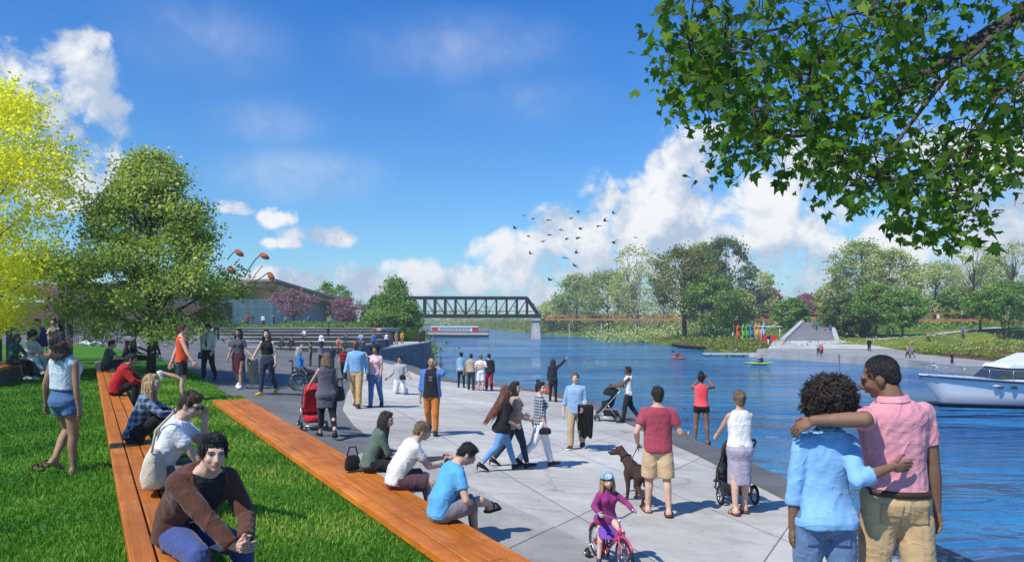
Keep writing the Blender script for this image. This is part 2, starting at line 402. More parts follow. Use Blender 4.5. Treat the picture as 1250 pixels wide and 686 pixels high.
def person(label, loc, yaw, H=1.75, sex='m', sk='light', hair=('short', 'brown'), pose=None, top=None, bottom=None, shoes=('dress', '1c1a1a'), lod=1, group=None, seed=None, headscale=1, **ex):
    """top/bottom/jacket: dicts; lod 0 near, 1 middle, 2 far"""
    pose = dict(pose or {}); pose['headscale'] = headscale
    B = Body(H, sex, pose); seed = seed if seed is not None else int(abs(loc[0]*977+loc[1]*613)) % 9999
    root = thing('person', label, 'person', loc, math.radians(yaw), group); root['H'] = H
    vox = (.0075, .0125, .034)[lod]; cv = (.009, .0135, .034)[lod]; fm = (1.0, .98, .95)[0] if sex == 'm' else .88
    SM = skin(sk)
    mb = MB(); xt = MB()
    # ---- body
    mb.rings([B.ringat(r[0], -.004) for r in B.rg])
    nr = (.036 if sex == 'm' else .029)*H*(.8+.2*headscale)
    mb.cap(B.nb-B.Rc @ V((0, 0, .012))*H, nr*1.12, B.hloc(0, -.10, -.22), nr*.95)
    for sg in (-1, 1): mb.cap(B.nb+B.Rc @ V((sg*.016, 0, .004))*H, .020*H*fm, B.arms['L' if sg < 0 else 'R'][0]-B.Rc @ V((sg*.012, 0, 0))*H, .022*H*fm)
    hs, Rh = B.hs, B.Rh
    def he(c, r): mb.ell(B.hloc(*c), tuple(q*hs for q in r), Rh, 14, 9)
    he((0, -.08, .115), (.335, .41, .385)); he((0, .09, -.10), (.285, .32, .38)); he((0, .14, -.30), (.20 if sex == 'm' else .175, .22, .17))
    he((0, .285, -.405), (.09, .08, .075)); he((.155, .25, -.12), (.11, .12, .12)); he((-.155, .25, -.12), (.11, .12, .12))
    mb.cap(B.hloc(0, .375, .06), .038*hs, B.hloc(0, .485, -.125), .060*hs); he((0, .42, -.165), (.085, .07, .045)); he((0, .35, -.255), (.115, .075, .06))
    mb.cap(B.hloc(-.15, .315, .10), .07*hs, B.hloc(.15, .315, .10), .07*hs)
    for sg in (-1, 1): he((sg*.325, -.04, -.05), (.05, .095, .145))
    for k in 'LR':
        sh, el, wr, sg = B.arms[k]; d = wr-el
        mb.ell(sh, (.033 if sex == 'm' else .0265)*H); mb.cap(sh, .032*H*fm, el, .0245*H*fm); m2 = el.lerp(wr, .3)
        mb.cap(el, .0245*H*fm, m2, .0255*H*fm); mb.cap(m2, .0255*H*fm, wr, .0165*H*fm)
        hd = pose.get('hd'+k); hd = V(hd) if hd is not None else d; hd = V((hd.x, hd.y, hd.z)); td = pose.get('td'+k); cu = pose.get('curl'+k, 24); pn = pose.get('pn'+k)
        palmgeo(mb, wr, hd, sg, H*fm**.5, td)
        if lod < 2: handgeo(xt, wr, hd, sg, H*fm**.5, cu, 0, td, pn)
        else: mb.ell(wr+hd.normalized()*.07*H, .018*H)
        hp, kn, an, fd, fu, sg = B.legs[k]
        mb.cap(hp, .054*H, kn, .0345*H); cm = kn.lerp(an, .32)-fd*.010*H
        mb.cap(kn, .033*H, cm, .0345*H*(.97 if sex == 'm' else .93)); mb.cap(cm, .0345*H*(.97 if sex == 'm' else .93), an, .021*H)
        mb.ell(kn+fd*.008*H, .031*H); foot(mb, B.legs[k], H*.97)
    me = remesh(mb, vox, (3, 2, 1)[lod])
    mats = [SM]
    if lod < 2:
        EW, IR, LP, BR = mat('eye_white', (.50, .48, .46), .3, .03), mat('iris', (.02, .012, .01), .1, .1), mat('lips_'+sk, tuple(a*b for a, b in zip(SKIN[sk], (.85, .5, .5))), .4, .05), hairm(hair[1] if hair[0] != 'bald' else 'black')
        mats += [EW, IR, LP, BR]
        for sg in (-1, 1):
            if pose.get('closed'): xt.tube([B.hloc(sg*(.09+.035*i), .372-.012*i*i, .012-.006*abs(i-1.5)) for i in range(4)], .010*hs, 5, 4)
            else: xt.ell(B.hloc(sg*.14, .338, .02), (.050*hs, .036*hs, .021*hs), Rh, 10, 6, 1); xt.ell(B.hloc(sg*.14, .355, .021), (.025*hs, .022*hs, .022*hs), Rh, 8, 6, 2)
            if not pose.get('closed'): xt.tube([B.hloc(sg*.115+o*sg, .379-abs(o)*.3, .046-abs(o)*.18) for o in (-.06, 0, .03, .09)], .011*hs, 5, 4)
            xt.tube([B.hloc(sg*(.07+.06*i), .40-.03*i*i*.5, .105+.02*i-.012*i*i) for i in range(4)], [.012*hs, .022*hs, .020*hs, .010*hs], 5, 4)
        xt.ell(B.hloc(0, .418, -.238), (.095*hs, .03*hs, .02*hs), Rh, 10, 5, 3); xt.ell(B.hloc(0, .414, -.275), (.08*hs, .03*hs, .024*hs), Rh, 10, 5, 3)
        if pose.get('smile'): xt.ell(B.hloc(0, .425, -.256), (.075*hs, .028*hs, .018*hs), Rh, 10, 5, 1)
        me = join(me, xt.mesh())
    put('body', me, mats, root)
    # ---- hair
    st, hc = hair[0], hair[1]
    if st != 'bald':
        mb = MB(); L = hair[2] if len(hair) > 2 else .26
        def hb(c, r): mb.ell(B.hloc(*c), tuple(q*hs for q in r), Rh, 16, 10)
        if st == 'buzz': hb((0, -.105, .13), (.340, .410, .388)); hb((0, -.24, -.06), (.27, .24, .26))
        elif st == 'curly':
            R_ = rnd; ck = ex.get('curl', 1.0); hb((0, -.14, .12), (.50*ck, .52*ck, .50*ck))
            for i in range(int(46*ck**2*(2.2 if lod == 0 else 1))):
                a, e = R_.uniform(0, 2*pi), R_.uniform(-.9, 1.4); x, y, z = .5*ck*math.cos(a)*math.cos(e), .5*ck*math.sin(a)*math.cos(e)-.14, .5*ck*math.sin(e)+.10
                if y > .20 and z < .32: continue
                mb.ell(B.hloc(x, y, z), R_.uniform(.06, .12)*hs)
        else:
            hb((0, -.115, .155), (.368, .44, .40)); hb((0, .10, .41), (.25, .235, .13)); hb((0, -.27, -.08), (.30, .26, .32))
            for sg in (-1, 1): hb((sg*.30, .0, .10), (.065, .12, .17) if sex == 'm' else (.075, .14, .20))
        if st in ('long', 'bob', 'wavy'):
            dn = {'bob': .8, 'long': L/.132, 'wavy': L/.132}[st]
            for a in range(-110, 111, 20):
                r_ = math.radians(a); o = V((math.sin(r_)*.37, -math.cos(r_)*.40-.06, .05)); p0 = B.hloc(*o)
                mid = B.hloc(o.x*1.1, o.y*1.1, -.45); low = B.Rc @ V((o.x*1.15, o.y*1.25-.08, 0))*hs
                back = pose.get('hairblow', V((0, 0, 0)))
                end = B.hloc(0, 0, .05)+low+V((0, 0, -dn*hs*(.55 if abs(a) > 90 else rnd.uniform(.9, 1.08))))+V(back)*(1.0 if abs(a) <= 90 else .3)
                mb.tube([p0, p0.lerp(mid, .6), mid.lerp(end, .25), mid.lerp(end, .65), end], [.11*hs, .12*hs, .12*hs, .10*hs, .03*hs], 8)
        if st in ('bun', 'topbun'): hb((0, -.50, .20) if st == 'bun' else (0, -.30, .62), (.17, .16, .16))
        if st == 'pony':
            p = B.hloc(0, -.5, .2); mb.tube([p, p+Rh @ V((0, -.25, -.05))*hs, p+Rh @ V((0, -.28, -.6))*hs, p+Rh @ V((0, -.22, -1.2))*hs], [.09*hs, .13*hs, .12*hs, .03*hs], 8)
        hm = remesh(mb, (.007, .011, .034)[lod], 2)
        if lod < 2 and st != 'buzz': disp(hm, folds(seed, .0022 if st != 'curly' else .009, 70 if st != 'curly' else 110, (1.3, 1.3, .25) if st != 'curly' else (1, 1, 1)))
        if lod < 2: hm = join(hm, strands(hm, B, st, lod, seed).mesh())
        put('hair', hm, hairm(hc), root)
    # ---- clothes
    def sleeve(mb, sl, inf, cuff=.006):
        if sl == 'none': return
        for k in 'LR':
            sh, el, wr, sg = B.arms[k]; r0, r1 = (.034*fm+inf)*H, (.027*fm+inf)*H
            mb.ell(sh+B.Rc @ V((-sg*.004, 0, .001))*H, (.0345*fm+inf)*H); mb.cap(sh, (.034*fm+inf)*H, B.spine(.805)[0]+B.Rc @ V((sg*.05, -.006, 0))*H, (.022*fm+inf*.6)*H)
            if sl == 'cap': mb.tube([sh, sh.lerp(el, .28)], [r0*1.05, r0*1.05], 12); continue
            if sl == 'short': mb.tube([sh, sh.lerp(el, .60)], [r0, r0*.98], 12); continue
            mb.cap(sh, r0, el, r1, 12)
            if sl == 'elbow': mb.tube([el, el.lerp(wr, .12)], [r1, r1], 12)
            elif sl == 'roll': mb.tube([el, el.lerp(wr, .4)], [r1, r1*.98], 12); mb.tube([el.lerp(wr, .2), el.lerp(wr, .42)], [r1*1.08, r1*1.10], 12)
            elif sl == 'long': mb.tube([el, el.lerp(wr, .93)], [r1, (.019*fm+inf+cuff*.3)*H], 12)
    def garment(name, g, seed):
        inf = g.get('inf', .010); mb = MB(); h1 = g.get('neck', .842)
        torso(mb, B, g.get('hem', .50), h1, inf, g.get('loose', .5), g.get('flare', 0)); sleeve(mb, g.get('sleeve', 'short'), g.get('sinf', inf*.5))
        m = remesh(mb, cv, 2)
        if lod < 2: disp(m, folds(seed, g.get('fold', .0045)*H/1.75, 20))
        return put(name, m, g['m'], root)
    if bottom:
        inf = bottom.get('inf', .007); mb = MB(); kind = bottom.get('type', 'trousers'); wh = bottom.get('waist', .585)
        if kind in ('skirt', 'dress'):
            L = bottom.get('len', .30); kz = [B.legs[k][1] for k in 'LR']; fw = (kz[0]+kz[1])/2-(B.legs['L'][0]+B.legs['R'][0])/2; rs = []
            for h in (wh, .56, .52, .485): rs.append(B.ringat(h, inf))
            c0, q0 = B.spine(.485); n = 5
            for i in range(1, n+1):
                t = i/n*(L/.242); c = c0+fw*t*1.0; a = (lerp(.100, bottom.get('w', .092), i/n))*H; b = lerp(.074, bottom.get('w', .092)*.8, i/n)*H
                rs.append([c+q0 @ V((a*math.cos(2*pi*j/20), b*math.sin(2*pi*j/20), 0)) for j in range(20)])
            mb.rings(rs[::-1])
        else:
            torso(mb, B, .452, wh, inf)
            for k in 'LR':
                hp, kn, an, fd, fu, sg = B.legs[k]; fit = bottom.get('fit', 'straight')
                mb.ell(hp, (.058+inf)*H)
                if kind == 'shorts':
                    e = hp.lerp(kn, bottom.get('len', .8)); w = bottom.get('w', .012); mb.tube([hp, hp.lerp(e, .5), e], [(.056+inf)*H, (.050+inf+w*.6)*H, (.042+inf+w)*H], 14)
                else:
                    kr, ar = {'skinny': (.037, .026), 'slim': (.042, .032), 'straight': (.045, .040), 'wide': (.052, .052)}[fit]
                    mb.tube([hp, hp.lerp(kn, .5), kn], [(.055+inf)*H, (.049+inf)*H, (kr+inf*.5)*H], 14); mb.ell(kn, (kr+inf*.5)*H)
                    e = kn.lerp(an, bottom.get('len', 1.0)*.97)-fu*.004*H; bk = -fd*.006*H if fit in ('skinny', 'slim') else V((0, 0, 0))
                    mb.tube([kn, kn.lerp(e, .33)+bk, e], [(kr+inf*.5)*H, (lerp(kr, ar, .25)+inf*.5)*H, (ar+inf*.4)*H], 14)
        m = remesh(mb, cv, 2)
        if lod < 2: disp(m, folds(seed+3, bottom.get('fold', .0035)*H/1.75, 24, (1, 1, .8)))
        put(bottom.get('name', {'skirt': 'skirt', 'shorts': 'shorts'}.get(kind, 'trousers')), m, bottom['m'], root)
        if bottom.get('belt') and lod < 2:
            mb = MB(); mb.rings([B.ringat(wh-.022, inf+.0045), B.ringat(wh-.002, inf+.0045)]); put('belt', mb, bottom['belt'], root)
    if top: garment(top.get('name', SHIRTN.get(top.get('sleeve', 'short'), 'shirt')), top, seed+1)
    jk = ex.get('jacket')
    if jk:
        garment('jacket', dict(jk, inf=jk.get('inf', .018), loose=jk.get('loose', .6)), seed+2)
        if lod < 2:
            h0, h1, w0, w1 = jk.get('open', (.50, .84, .5, .35)); jo = [c for c in root.children if c.name.startswith('jacket')][0]; jm_ = jo.data
            n = len(jm_.polygons); cen = np.empty(n*3, 'f'); jm_.polygons.foreach_get('center', cen); cen = cen.reshape(-1, 3); best = np.full(n, 9.0); X = np.zeros(n); Yv = np.zeros(n); HH = np.zeros(n)
            for k in range(36):
                hh = lerp(.44, .87, k/35); c, q = B.spine(min(hh, .85)); c = c+q @ V((0, 0, hh-min(hh, .85)))*H; l = (cen-np.array(c)) @ np.array(q); up_ = np.abs(l[:, 2]) < best
                best[up_] = np.abs(l[up_, 2]); X[up_] = l[up_, 0]; Yv[up_] = l[up_, 1]; HH[up_] = hh
            far_ = np.ones(n, bool)
            for k in 'LR':
                sh, el, wr, sg = (np.array(q) if not isinstance(q, int) else q for q in B.arms[k])
                for p0, p1 in ((sh, el), (el, wr)):
                    d = p1-p0; tt = np.clip(((cen-p0) @ d)/(d @ d), 0, 1); far_ &= np.linalg.norm(cen-p0-tt[:, None]*d, axis=1) > .046*H
            tq = np.clip((HH-h0)/(h1-h0), 0, 1); wx = (w0+(w1-w0)*tq)*.105*H
            sel = (Yv > .0) & (np.abs(X) < wx) & (HH >= h0-.02) & far_
            fr_ = bmesh.new(); fr_.from_mesh(jm_); bmesh.ops.delete(fr_, geom=[f for f in fr_.faces if not sel[f.index]], context='FACES'); me2 = bpy.data.meshes.new('shirt_front')
            fr_.normal_update()
            for v in fr_.verts: v.co -= v.normal*.004
            fr_.to_mesh(me2); fr_.free()
            bk = bmesh.new(); bk.from_mesh(jm_); bmesh.ops.delete(bk, geom=[f for f in bk.faces if sel[f.index]], context='FACES')
            bnd_ = [e for e in bk.edges if e.is_boundary]
            for _ in range(3): bmesh.ops.smooth_vert(bk, verts=list({v for e in bnd_ for v in e.verts}), factor=.5, use_axis_x=True, use_axis_y=True, use_axis_z=True)
            bk.to_mesh(jm_); bk.free(); so = jo.modifiers.new('t', 'SOLIDIFY'); so.thickness = .012; so.offset = -.2
            put('shirt_front', me2, jk['front'], root)
    col = ex.get('collar')
    if col and lod < 2:
        c, q = B.spine(.852); mb = MB(); rs = []
        for hh, rr, dy in ((.830, 1.46, .0), (.842, 1.32, .004), (.854, 1.20, .010), (.850, 1.34, .008), (.834, 1.52, .004)):
            c, q = B.spine(min(hh, .85)); c = c+q @ V((0, -.006+dy*.3, hh-min(hh, .85)))*H
            rs.append([c+q @ V((nr*rr*math.cos(2*pi*j/16), nr*rr*1.02*math.sin(2*pi*j/16), (.010*H if math.sin(2*pi*j/16) < .3 else -.006*H))) for j in range(16)])
        mb.rings(rs, cap=False); put('collar', mb, col, root)
    # ---- shoes
    if shoes and lod < 2:
        ty, cl = shoes[0], shoes[1]; cm_ = fab(cl) if isinstance(cl, str) and ty == 'sneaker' else mat('leather', C(cl, .9), .45, .15, 12)
        for k in 'LR':
            lg = B.legs[k]; mb = MB(); an, fd, fu, sg = lg[2:6]
            if ty == 'sneaker':
                foot(mb, lg, H, 1.12); b2 = MB(); c = an-fu*.043*H
                x = fd.cross(fu)
                rs = [[c+fd*y*H+x*w*1.16*H*a+fu*z*H for a, z in ((-1, -.004), (-1.02, .010), (1.02, .010), (1, -.004))] for y, w in ((-.042, .014), (-.028, .026), (.03, .030), (.066, .034), (.095, .030), (.115, .014))]
                o = put('shoe', mb, cm_, root); b2.rings([r[::-1] for r in rs]); put('sole', b2, WHITEP, o)
            elif ty in ('dress', 'boot'):
                foot(mb, lg, H, 1.1)
                if ty == 'boot': mb.tube([an-fu*.01*H, an+(lg[1]-an)*.25], [.028*H, .029*H], 12)
                put('shoe', mb, cm_, root)
            elif ty in ('heel', 'flat'):
                L2 = list(lg); foot(mb, L2, H, 1.07)
                if ty == 'heel': mb.tube([an-fu*.042*H-fd*.028*H, an-fu*.043*H-fd*.030*H-V((0, 0, .045*H))], [.011*H, .005*H], 8)
                put('shoe', mb, cm_, root)
            elif ty == 'sandal':
                c = an-fu*.043*H; x = fd.cross(fu)
                rs = [[c+fd*y*H+x*w*1.12*H*a+fu*z*H for a, z in ((-1, -.012), (-1, .0), (1, .0), (1, -.012))] for y, w in ((-.042, .014), (-.028, .026), (.03, .028), (.066, .033), (.095, .029), (.113, .014))]
                mb.rings([r[::-1] for r in rs])
                for y, w, t in ((.06, .033, .033), (.015, .028, .052)):
                    mb.tube([c+fd*(y+.006*math.sin(a))*H+x*w*1.02*math.cos(a)*H+fu*t*math.sin(a)*H for a in [pi*i/8 for i in range(9)]], .0055*H, 6)
                put('sandal', mb, cm_, root)
    # ---- small extras
    if ex.get('glasses'):
        mb = MB()
        for sg in (-1, 1):
            if ex['glasses'] == 'sun': mb.ell(B.hloc(sg*.15, .415, .025), (.10*hs, .02*hs, .075*hs), Rh, 12, 6)
            else: mb.torus(B.hloc(sg*.15, .43, .02), Rh @ V((0, 1, 0)), .08*hs, .010*hs, 16, 5)
            mb.tube([B.hloc(sg*.24, .40, .04), B.hloc(sg*.34, .1, .04), B.hloc(sg*.34, -.08, 0)], .012*hs, 5)
        mb.tube([B.hloc(-.06, .44, .04), B.hloc(.06, .44, .04)], .012*hs, 5); put('glasses', mb, BLACKM, root)
    if ex.get('tie'):
        mb = MB(); c = [B.ringat(h, .016, .5, seg=20)[5] for h in (.835, .80, .70, .62, .60)]; rs = []
        for p, w in zip(c, (.008, .006, .012, .016, .002)): rs.append([p+V((-w*H, 0, 0)), p+V((0, -.004*H, 0)), p+V((w*H, 0, 0)), p+V((0, .006*H, 0))])
        mb.rings(rs); put('necktie', mb, ex['tie'], root)
    if ex.get('watch'):
        sh, el, wr, sg = B.arms[ex['watch']]; mb = MB(); mb.tube([el.lerp(wr, .90), el.lerp(wr, 1.0)], .0195*H, 14); put('wristwatch', mb, BLACKM, root)
    if ex.get('chest'):   # a printed chest mark: short light lines
        mb = MB(); h, w, hh, n = ex['chest'][1:]; po = (jk.get('inf', .018)+.003) if jk else .0155
        for i in range(n):
            r = B.ringat(h-i*hh*1.5/n, po, .5, arc=w*(1-.25*(i % 2))); r2 = B.ringat(h-i*hh*1.5/n-hh*.8/n, po, .5, arc=w*(1-.25*(i % 2))); mb.grid([r2, r], flip=True)
        put('shirt_print', mb, ex['chest'][0], root)
    root['wrL'] = [*B.arms['L'][2]]; root['wrR'] = [*B.arms['R'][2]]
    root['shL'] = [*B.arms['L'][0]]; root['shR'] = [*B.arms['R'][0]]; root['hipc'] = [*B.P0]; root['headc'] = [*B.hc]
    return root
def wpt(root, key, off=(0, 0, 0)):
    p = V(root[key])+V(off); return rotz(math.degrees(root.rotation_euler[2])) @ p+V(root.location)
def loc_of(loc, yaw, p): return rotz(-yaw) @ (V(p)-V(loc))

def stitched(root, on, name, strips, m, thick=.004):
    """pockets and seams laid on the back of a garment: projected onto its surface"""
    tgt = [c for c in root.children if c.name.split('.')[0] == on][0]; kids = []
    for pts, w in strips:
        mb = MB(); P_ = [V(p) for p in pts]
        if w is None:      # filled quad: four corners
            a, b_, c, d = P_; mb.grid([[a.lerp(b_, j/8).lerp(d.lerp(c, j/8), i/8) for j in range(9)] for i in range(9)], flip=True)
        else:
            n = 24; L = []
            for i in range(n+1): k = i/n*(len(P_)-1); j = min(int(k), len(P_)-2); L.append(P_[j].lerp(P_[j+1], k-j))
            d = (L[-1]-L[0]).normalized(); s_ = d.cross(V((0, 1, 0))).normalized()*w/2; mb.grid([[p-s_ for p in L], [p+s_ for p in L]])
        o = put(name, mb, m, tgt); k = o.modifiers.new('w', 'SHRINKWRAP'); k.target = tgt; k.wrap_method = 'PROJECT'; k.use_project_x = k.use_project_z = False; k.use_project_y = True
        k.use_positive_direction = k.use_negative_direction = True; k.offset = .0025; q = o.modifiers.new('t', 'SOLIDIFY'); q.thickness = thick; q.offset = 1
# ------------------------------------------------------------------ the lie of the land (z = 0 is the water)
def gl(y): return 3.10+max(0.0, y-18)*.0108
def plane(x, y): return 2.56-.078*x-.0132*y
def plaza_z(x, y):
    a, b = plane(x, y), gl(y); k = .12
    h = clamp(.5+.5*(b-a)/k); return lerp(b, a, h)-k*h*(1-h)
def bench_z(y): return 2.70+.0515*(y-7)
BD = V((-6.2, 9.7)).normalized(); BN = V((-BD.y, BD.x))         # along the plaza bench, and to its left
def bench_d(x, y): return (V((x, y))-V((-.2, 7.0))).dot(BN)
def lawn_z(x, y):
    a = gl(y)+.05; d = bench_d(x, y)-.34
    if y < 17.6 and d > -.3: a = min(a, bench_z(y)-.13+.32*max(d, 0))
    elif y >= 17.6: a = min(a, plaza_z(x, y)+.06+max(0, -x-7.5-(y-17)*.36)*.1)
    return a
EDGE_PX = [(1180, 686), (1050, 628), (950, 583), (900, 560), (850, 540), (800, 519), (760, 503), (720, 490), (680, 480), (640, 474), (600, 470), (560, 466), (530, 458), (505, 448), (475, 441), (450, 437)]
EDGE = [hit(u, v, plane) for u, v in EDGE_PX]
ey = [1.0, 5.0]+[p.y for p in EDGE]+[54, 75, 82]; exx = [5.95, 5.78]+[p.x for p in EDGE]+[EDGE[-1].x-2, -14, -16]
for i in range(1, len(ey)):
    if ey[i] <= ey[i-1]: ey[i] = ey[i-1]+.05
def edge_x(y): return float(np.interp(y, ey, exx))

def concrete(name, col, joints=None, var=.14, rough=.8, stain=.35):
    m, t, b = newmat(name); P = t.n('ShaderNodeNewGeometry').outputs['Position']
    f1, f2, f3 = t.noise(P, .35, 5), t.noise(P, 2.6, 5, .65), t.noise(P, 45, 3)
    k = t.m('ADD', t.m('ADD', t.m('MULTIPLY', f1, .45), t.m('MULTIPLY', f2, .4)), t.m('MULTIPLY', f3, .15))
    v = t.ramp(k, .34, .66, 1-var*1.6, 1+var)
    st = t.ramp(t.noise(P, .9, 6, .7, .8), .55, .72, 1, 1-stain, True); v = t.m('MULTIPLY', v, st)
    sc_ = t.ramp(t.noise(t.vm('MULTIPLY', P, V((.45, 1.5, 1))), .55, 5, .6, 1.2), .30, .68, .84, 1.10); v = t.m('MULTIPLY', v, sc_)
    spk = t.n('ShaderNodeTexVoronoi'); t.put(spk.inputs['Vector'], P); spk.inputs['Scale'].default_value = 3.1; v = t.m('MULTIPLY', v, t.ramp(spk.outputs['Distance'], .05, .085, .66, 1))
    ck = t.n('ShaderNodeTexVoronoi', feature='DISTANCE_TO_EDGE'); t.put(ck.inputs['Vector'], t.vm('ADD', P, t.vm('SCALE', V((1, 1, 0)), sc=t.m('MULTIPLY', f2, .9)))); ck.inputs['Scale'].default_value = .16; v = t.m('MULTIPLY', v, t.ramp(ck.outputs['Distance'], .0, .004, .62, 1))
    h = t.m('MULTIPLY', t.m('ADD', f3, f2), .5)
    for n, sp, off, w in joints or []:
        c = t.m('ADD', t.m('DIVIDE', t.vm('DOT_PRODUCT', P, V((*n, 0))), sp), off); fl = t.m('FLOOR', c)
        d = t.m('MULTIPLY', t.m('ABSOLUTE', t.m('SUBTRACT', t.m('FRACT', c), .5)), 1)
        ln = t.ramp(d, .5-w/sp, .5-w/sp*.35, 1, .38, True); v = t.m('MULTIPLY', v, ln)
        wn = t.n('ShaderNodeTexWhiteNoise', noise_dimensions='1D'); t.put(wn.inputs['W'], fl); v = t.m('MULTIPLY', v, t.ramp(wn.outputs[0], 0, 1, .93, 1.05))
        h = t.m('ADD', h, t.ramp(d, .5-w/sp, .5-w/sp*.35, 0, -.8))
    t.put(b.inputs['Base Color'], t.vm('SCALE', V(col), sc=v)); b.inputs['Roughness'].default_value = rough; b.inputs['Specular IOR Level'].default_value = .3
    t.put(b.inputs['Normal'], t.bump(h, .25, .02)); return m
ja = V((5.6, -14.2)).normalized(); jb = V((5.8, 10.9)).normalized()
nA, nB = (-ja.y, ja.x), (-jb.y, jb.x)
JO = [(nA, 2.3, .06, .016), (nB, 2.45, .42, .016)]
M_PLAZA = concrete('plaza_concrete', (.50, .475, .425), JO, .16, .75, .32)
M_ASPH = concrete('asphalt', (.16, .16, .158), [(nA, 6.9, .5, .016)], .24, .85, .25)
M_COPE = concrete('granite_coping', (.15, .145, .14), [((0, 1), 1.6, .2, .012)], .25, .7, .2)
M_BAND = concrete('dark_paving', (.40, .385, .355), JO, .2, .8, .2)
M_CONC = concrete('pale_concrete', (.50, .49, .465), [((1, 0), 3, .1, .02)], .12, .8, .2)
M_DKST = concrete('dark_step_stone', (.085, .09, .095), [((1, 0), 1.5, .1, .02)], .3, .8, .3)
M_WALLC = concrete('quay_wall_concrete', (.20, .205, .21), [((0, 1), 2, .1, .03)], .3, .85, .4)
M_DOCK = concrete('dock_concrete', (.33, .325, .31), [((1, .3), 4, .1, .03)], .12, .8, .2)
def soil(name, c1, c2, sc=1.2, c3=None):
    m, t, b = newmat(name); P = t.n('ShaderNodeNewGeometry').outputs['Position']
    f = t.ramp(t.noise(P, sc, 6, .65), .35, .65); g = t.noise(P, sc*22, 3, .7)
    k = t.mix(f, c1, c2)
    if c3: k = t.mix(t.ramp(t.noise(P, sc*.35, 4), .5, .62), k, c3)
    t.put(b.inputs['Base Color'], t.vm('SCALE', k, sc=t.ramp(g, .25, .75, .6, 1.35))); b.inputs['Roughness'].default_value = .95; b.inputs['Specular IOR Level'].default_value = .15
    t.put(b.inputs['Normal'], t.bump(g, .6, .08)); return m
M_LAWN = soil('lawn_turf', (.04, .15, .008), (.08, .23, .014), .8)
M_BANKG = soil('bank_meadow', (.10, .15, .02), (.20, .22, .035), .25, (.06, .12, .02))
M_GRAV = soil('earth_ground', (.06, .085, .025), (.09, .11, .03), .05)
M_MULCH = soil('bark_mulch', (.10, .048, .028), (.16, .08, .045), 1.5)
def wood(name, c1, c2, d, w):
    """planks run along d; board joints are part of the pattern"""
    m, t, b = newmat(name); P = t.n('ShaderNodeTexCoord').outputs['Object']
    sep = t.n('ShaderNodeSeparateXYZ'); t.put(sep.inputs[0], P); x, y = sep.outputs[0], sep.outputs[1]
    c = t.m('DIVIDE', x, w); fl = t.m('FLOOR', c); wn = t.n('ShaderNodeTexWhiteNoise', noise_dimensions='1D'); t.put(wn.inputs['W'], fl)
    gv = t.n('ShaderNodeCombineXYZ'); t.put(gv.inputs[0], t.m('MULTIPLY', x, 26)); t.put(gv.inputs[1], t.m('ADD', t.m('MULTIPLY', y, 1.1), t.m('MULTIPLY', wn.outputs[0], 31))); t.put(gv.inputs[2], sep.outputs[2])
    g = t.noise(gv.outputs[0], 1.3, 5, .6, .6); g2 = t.noise(gv.outputs[0], .5, 3)
    k = t.mix(t.ramp(g, .3, .7), c1, c2); k = t.vm('SCALE', k, sc=t.m('MULTIPLY', t.ramp(wn.outputs[0], 0, 1, .70, 1.18), t.ramp(g2, .3, .7, .82, 1.14)))
    bl_ = t.ramp(t.noise(P, 1.7, 5, .65, .5), .42, .68); k = t.mix(t.m('MULTIPLY', bl_, .55), k, tuple(q*.45 for q in c1)); k = t.mix(t.m('MULTIPLY', t.ramp(t.noise(t.vm('ADD', P, V((7, 3, 1))), 2.3, 5, .7), .55, .75), .35), k, (.50, .30, .14))
    t.put(b.inputs['Base Color'], k); b.inputs['Roughness'].default_value = .5; b.inputs['Specular IOR Level'].default_value = .35
    t.put(b.inputs['Normal'], t.bump(g, .25, .01)); return m
M_WOOD = wood('oiled_orange_timber', (.55, .135, .010), (.80, .27, .035), None, .155)

# plaza: rows of cells from far left to the quay edge
def rows_mesh(ys, xl, xr, zf, nx):
    rows = []
    for y in ys:
        a, b = xl(y), xr(y); rows.append([V((lerp(a, b, (j/nx)), y, zf(lerp(a, b, j/nx), y))) for j in range(nx+1)])
    return rows
ys = sorted([1+.5*i for i in range(2, 110)]+[p.y for p in EDGE]+[60+4*i for i in range(0, 8)])
ys = [y for i, y in enumerate(ys) if i == 0 or y-ys[i-1] > .05]
mb = MB(); R_ = rows_mesh(ys, lambda y: -80, edge_x, plaza_z, 90); mb.grid(R_)
setp(put('plaza_paving', mb, M_PLAZA), kind='structure')
mb = MB(); mb.grid([[V((r[-1].x, r[-1].y, -1.5)), V((r[-1].x, r[-1].y, r[-1].z-.002))] for r in R_], flip=True)
setp(put('quay_wall', mb, M_WALLC, smooth=False), 'grey concrete quay wall below the plaza edge', 'wall')
mb = MB(); cw = .85; rr = []
for r in R_:
    y = r[-1].y
    if y > 46: break
    e = edge_x(y); dx = edge_x(y+.1)-e; s_ = math.sqrt(1+(dx/.1)**2); w = cw*min(s_, 2.6)
    rr.append([V((e-w, y, plaza_z(e-w, y)+.006)), V((e-w, y, plaza_z(e-w, y)+.05)), V((e+.02, y, plaza_z(e, y)+.05)), V((e+.02, y, plaza_z(e, y)-.35))])
mb.grid(rr); setp(put('quay_kerb', mb, M_COPE, smooth=False), kind='structure')
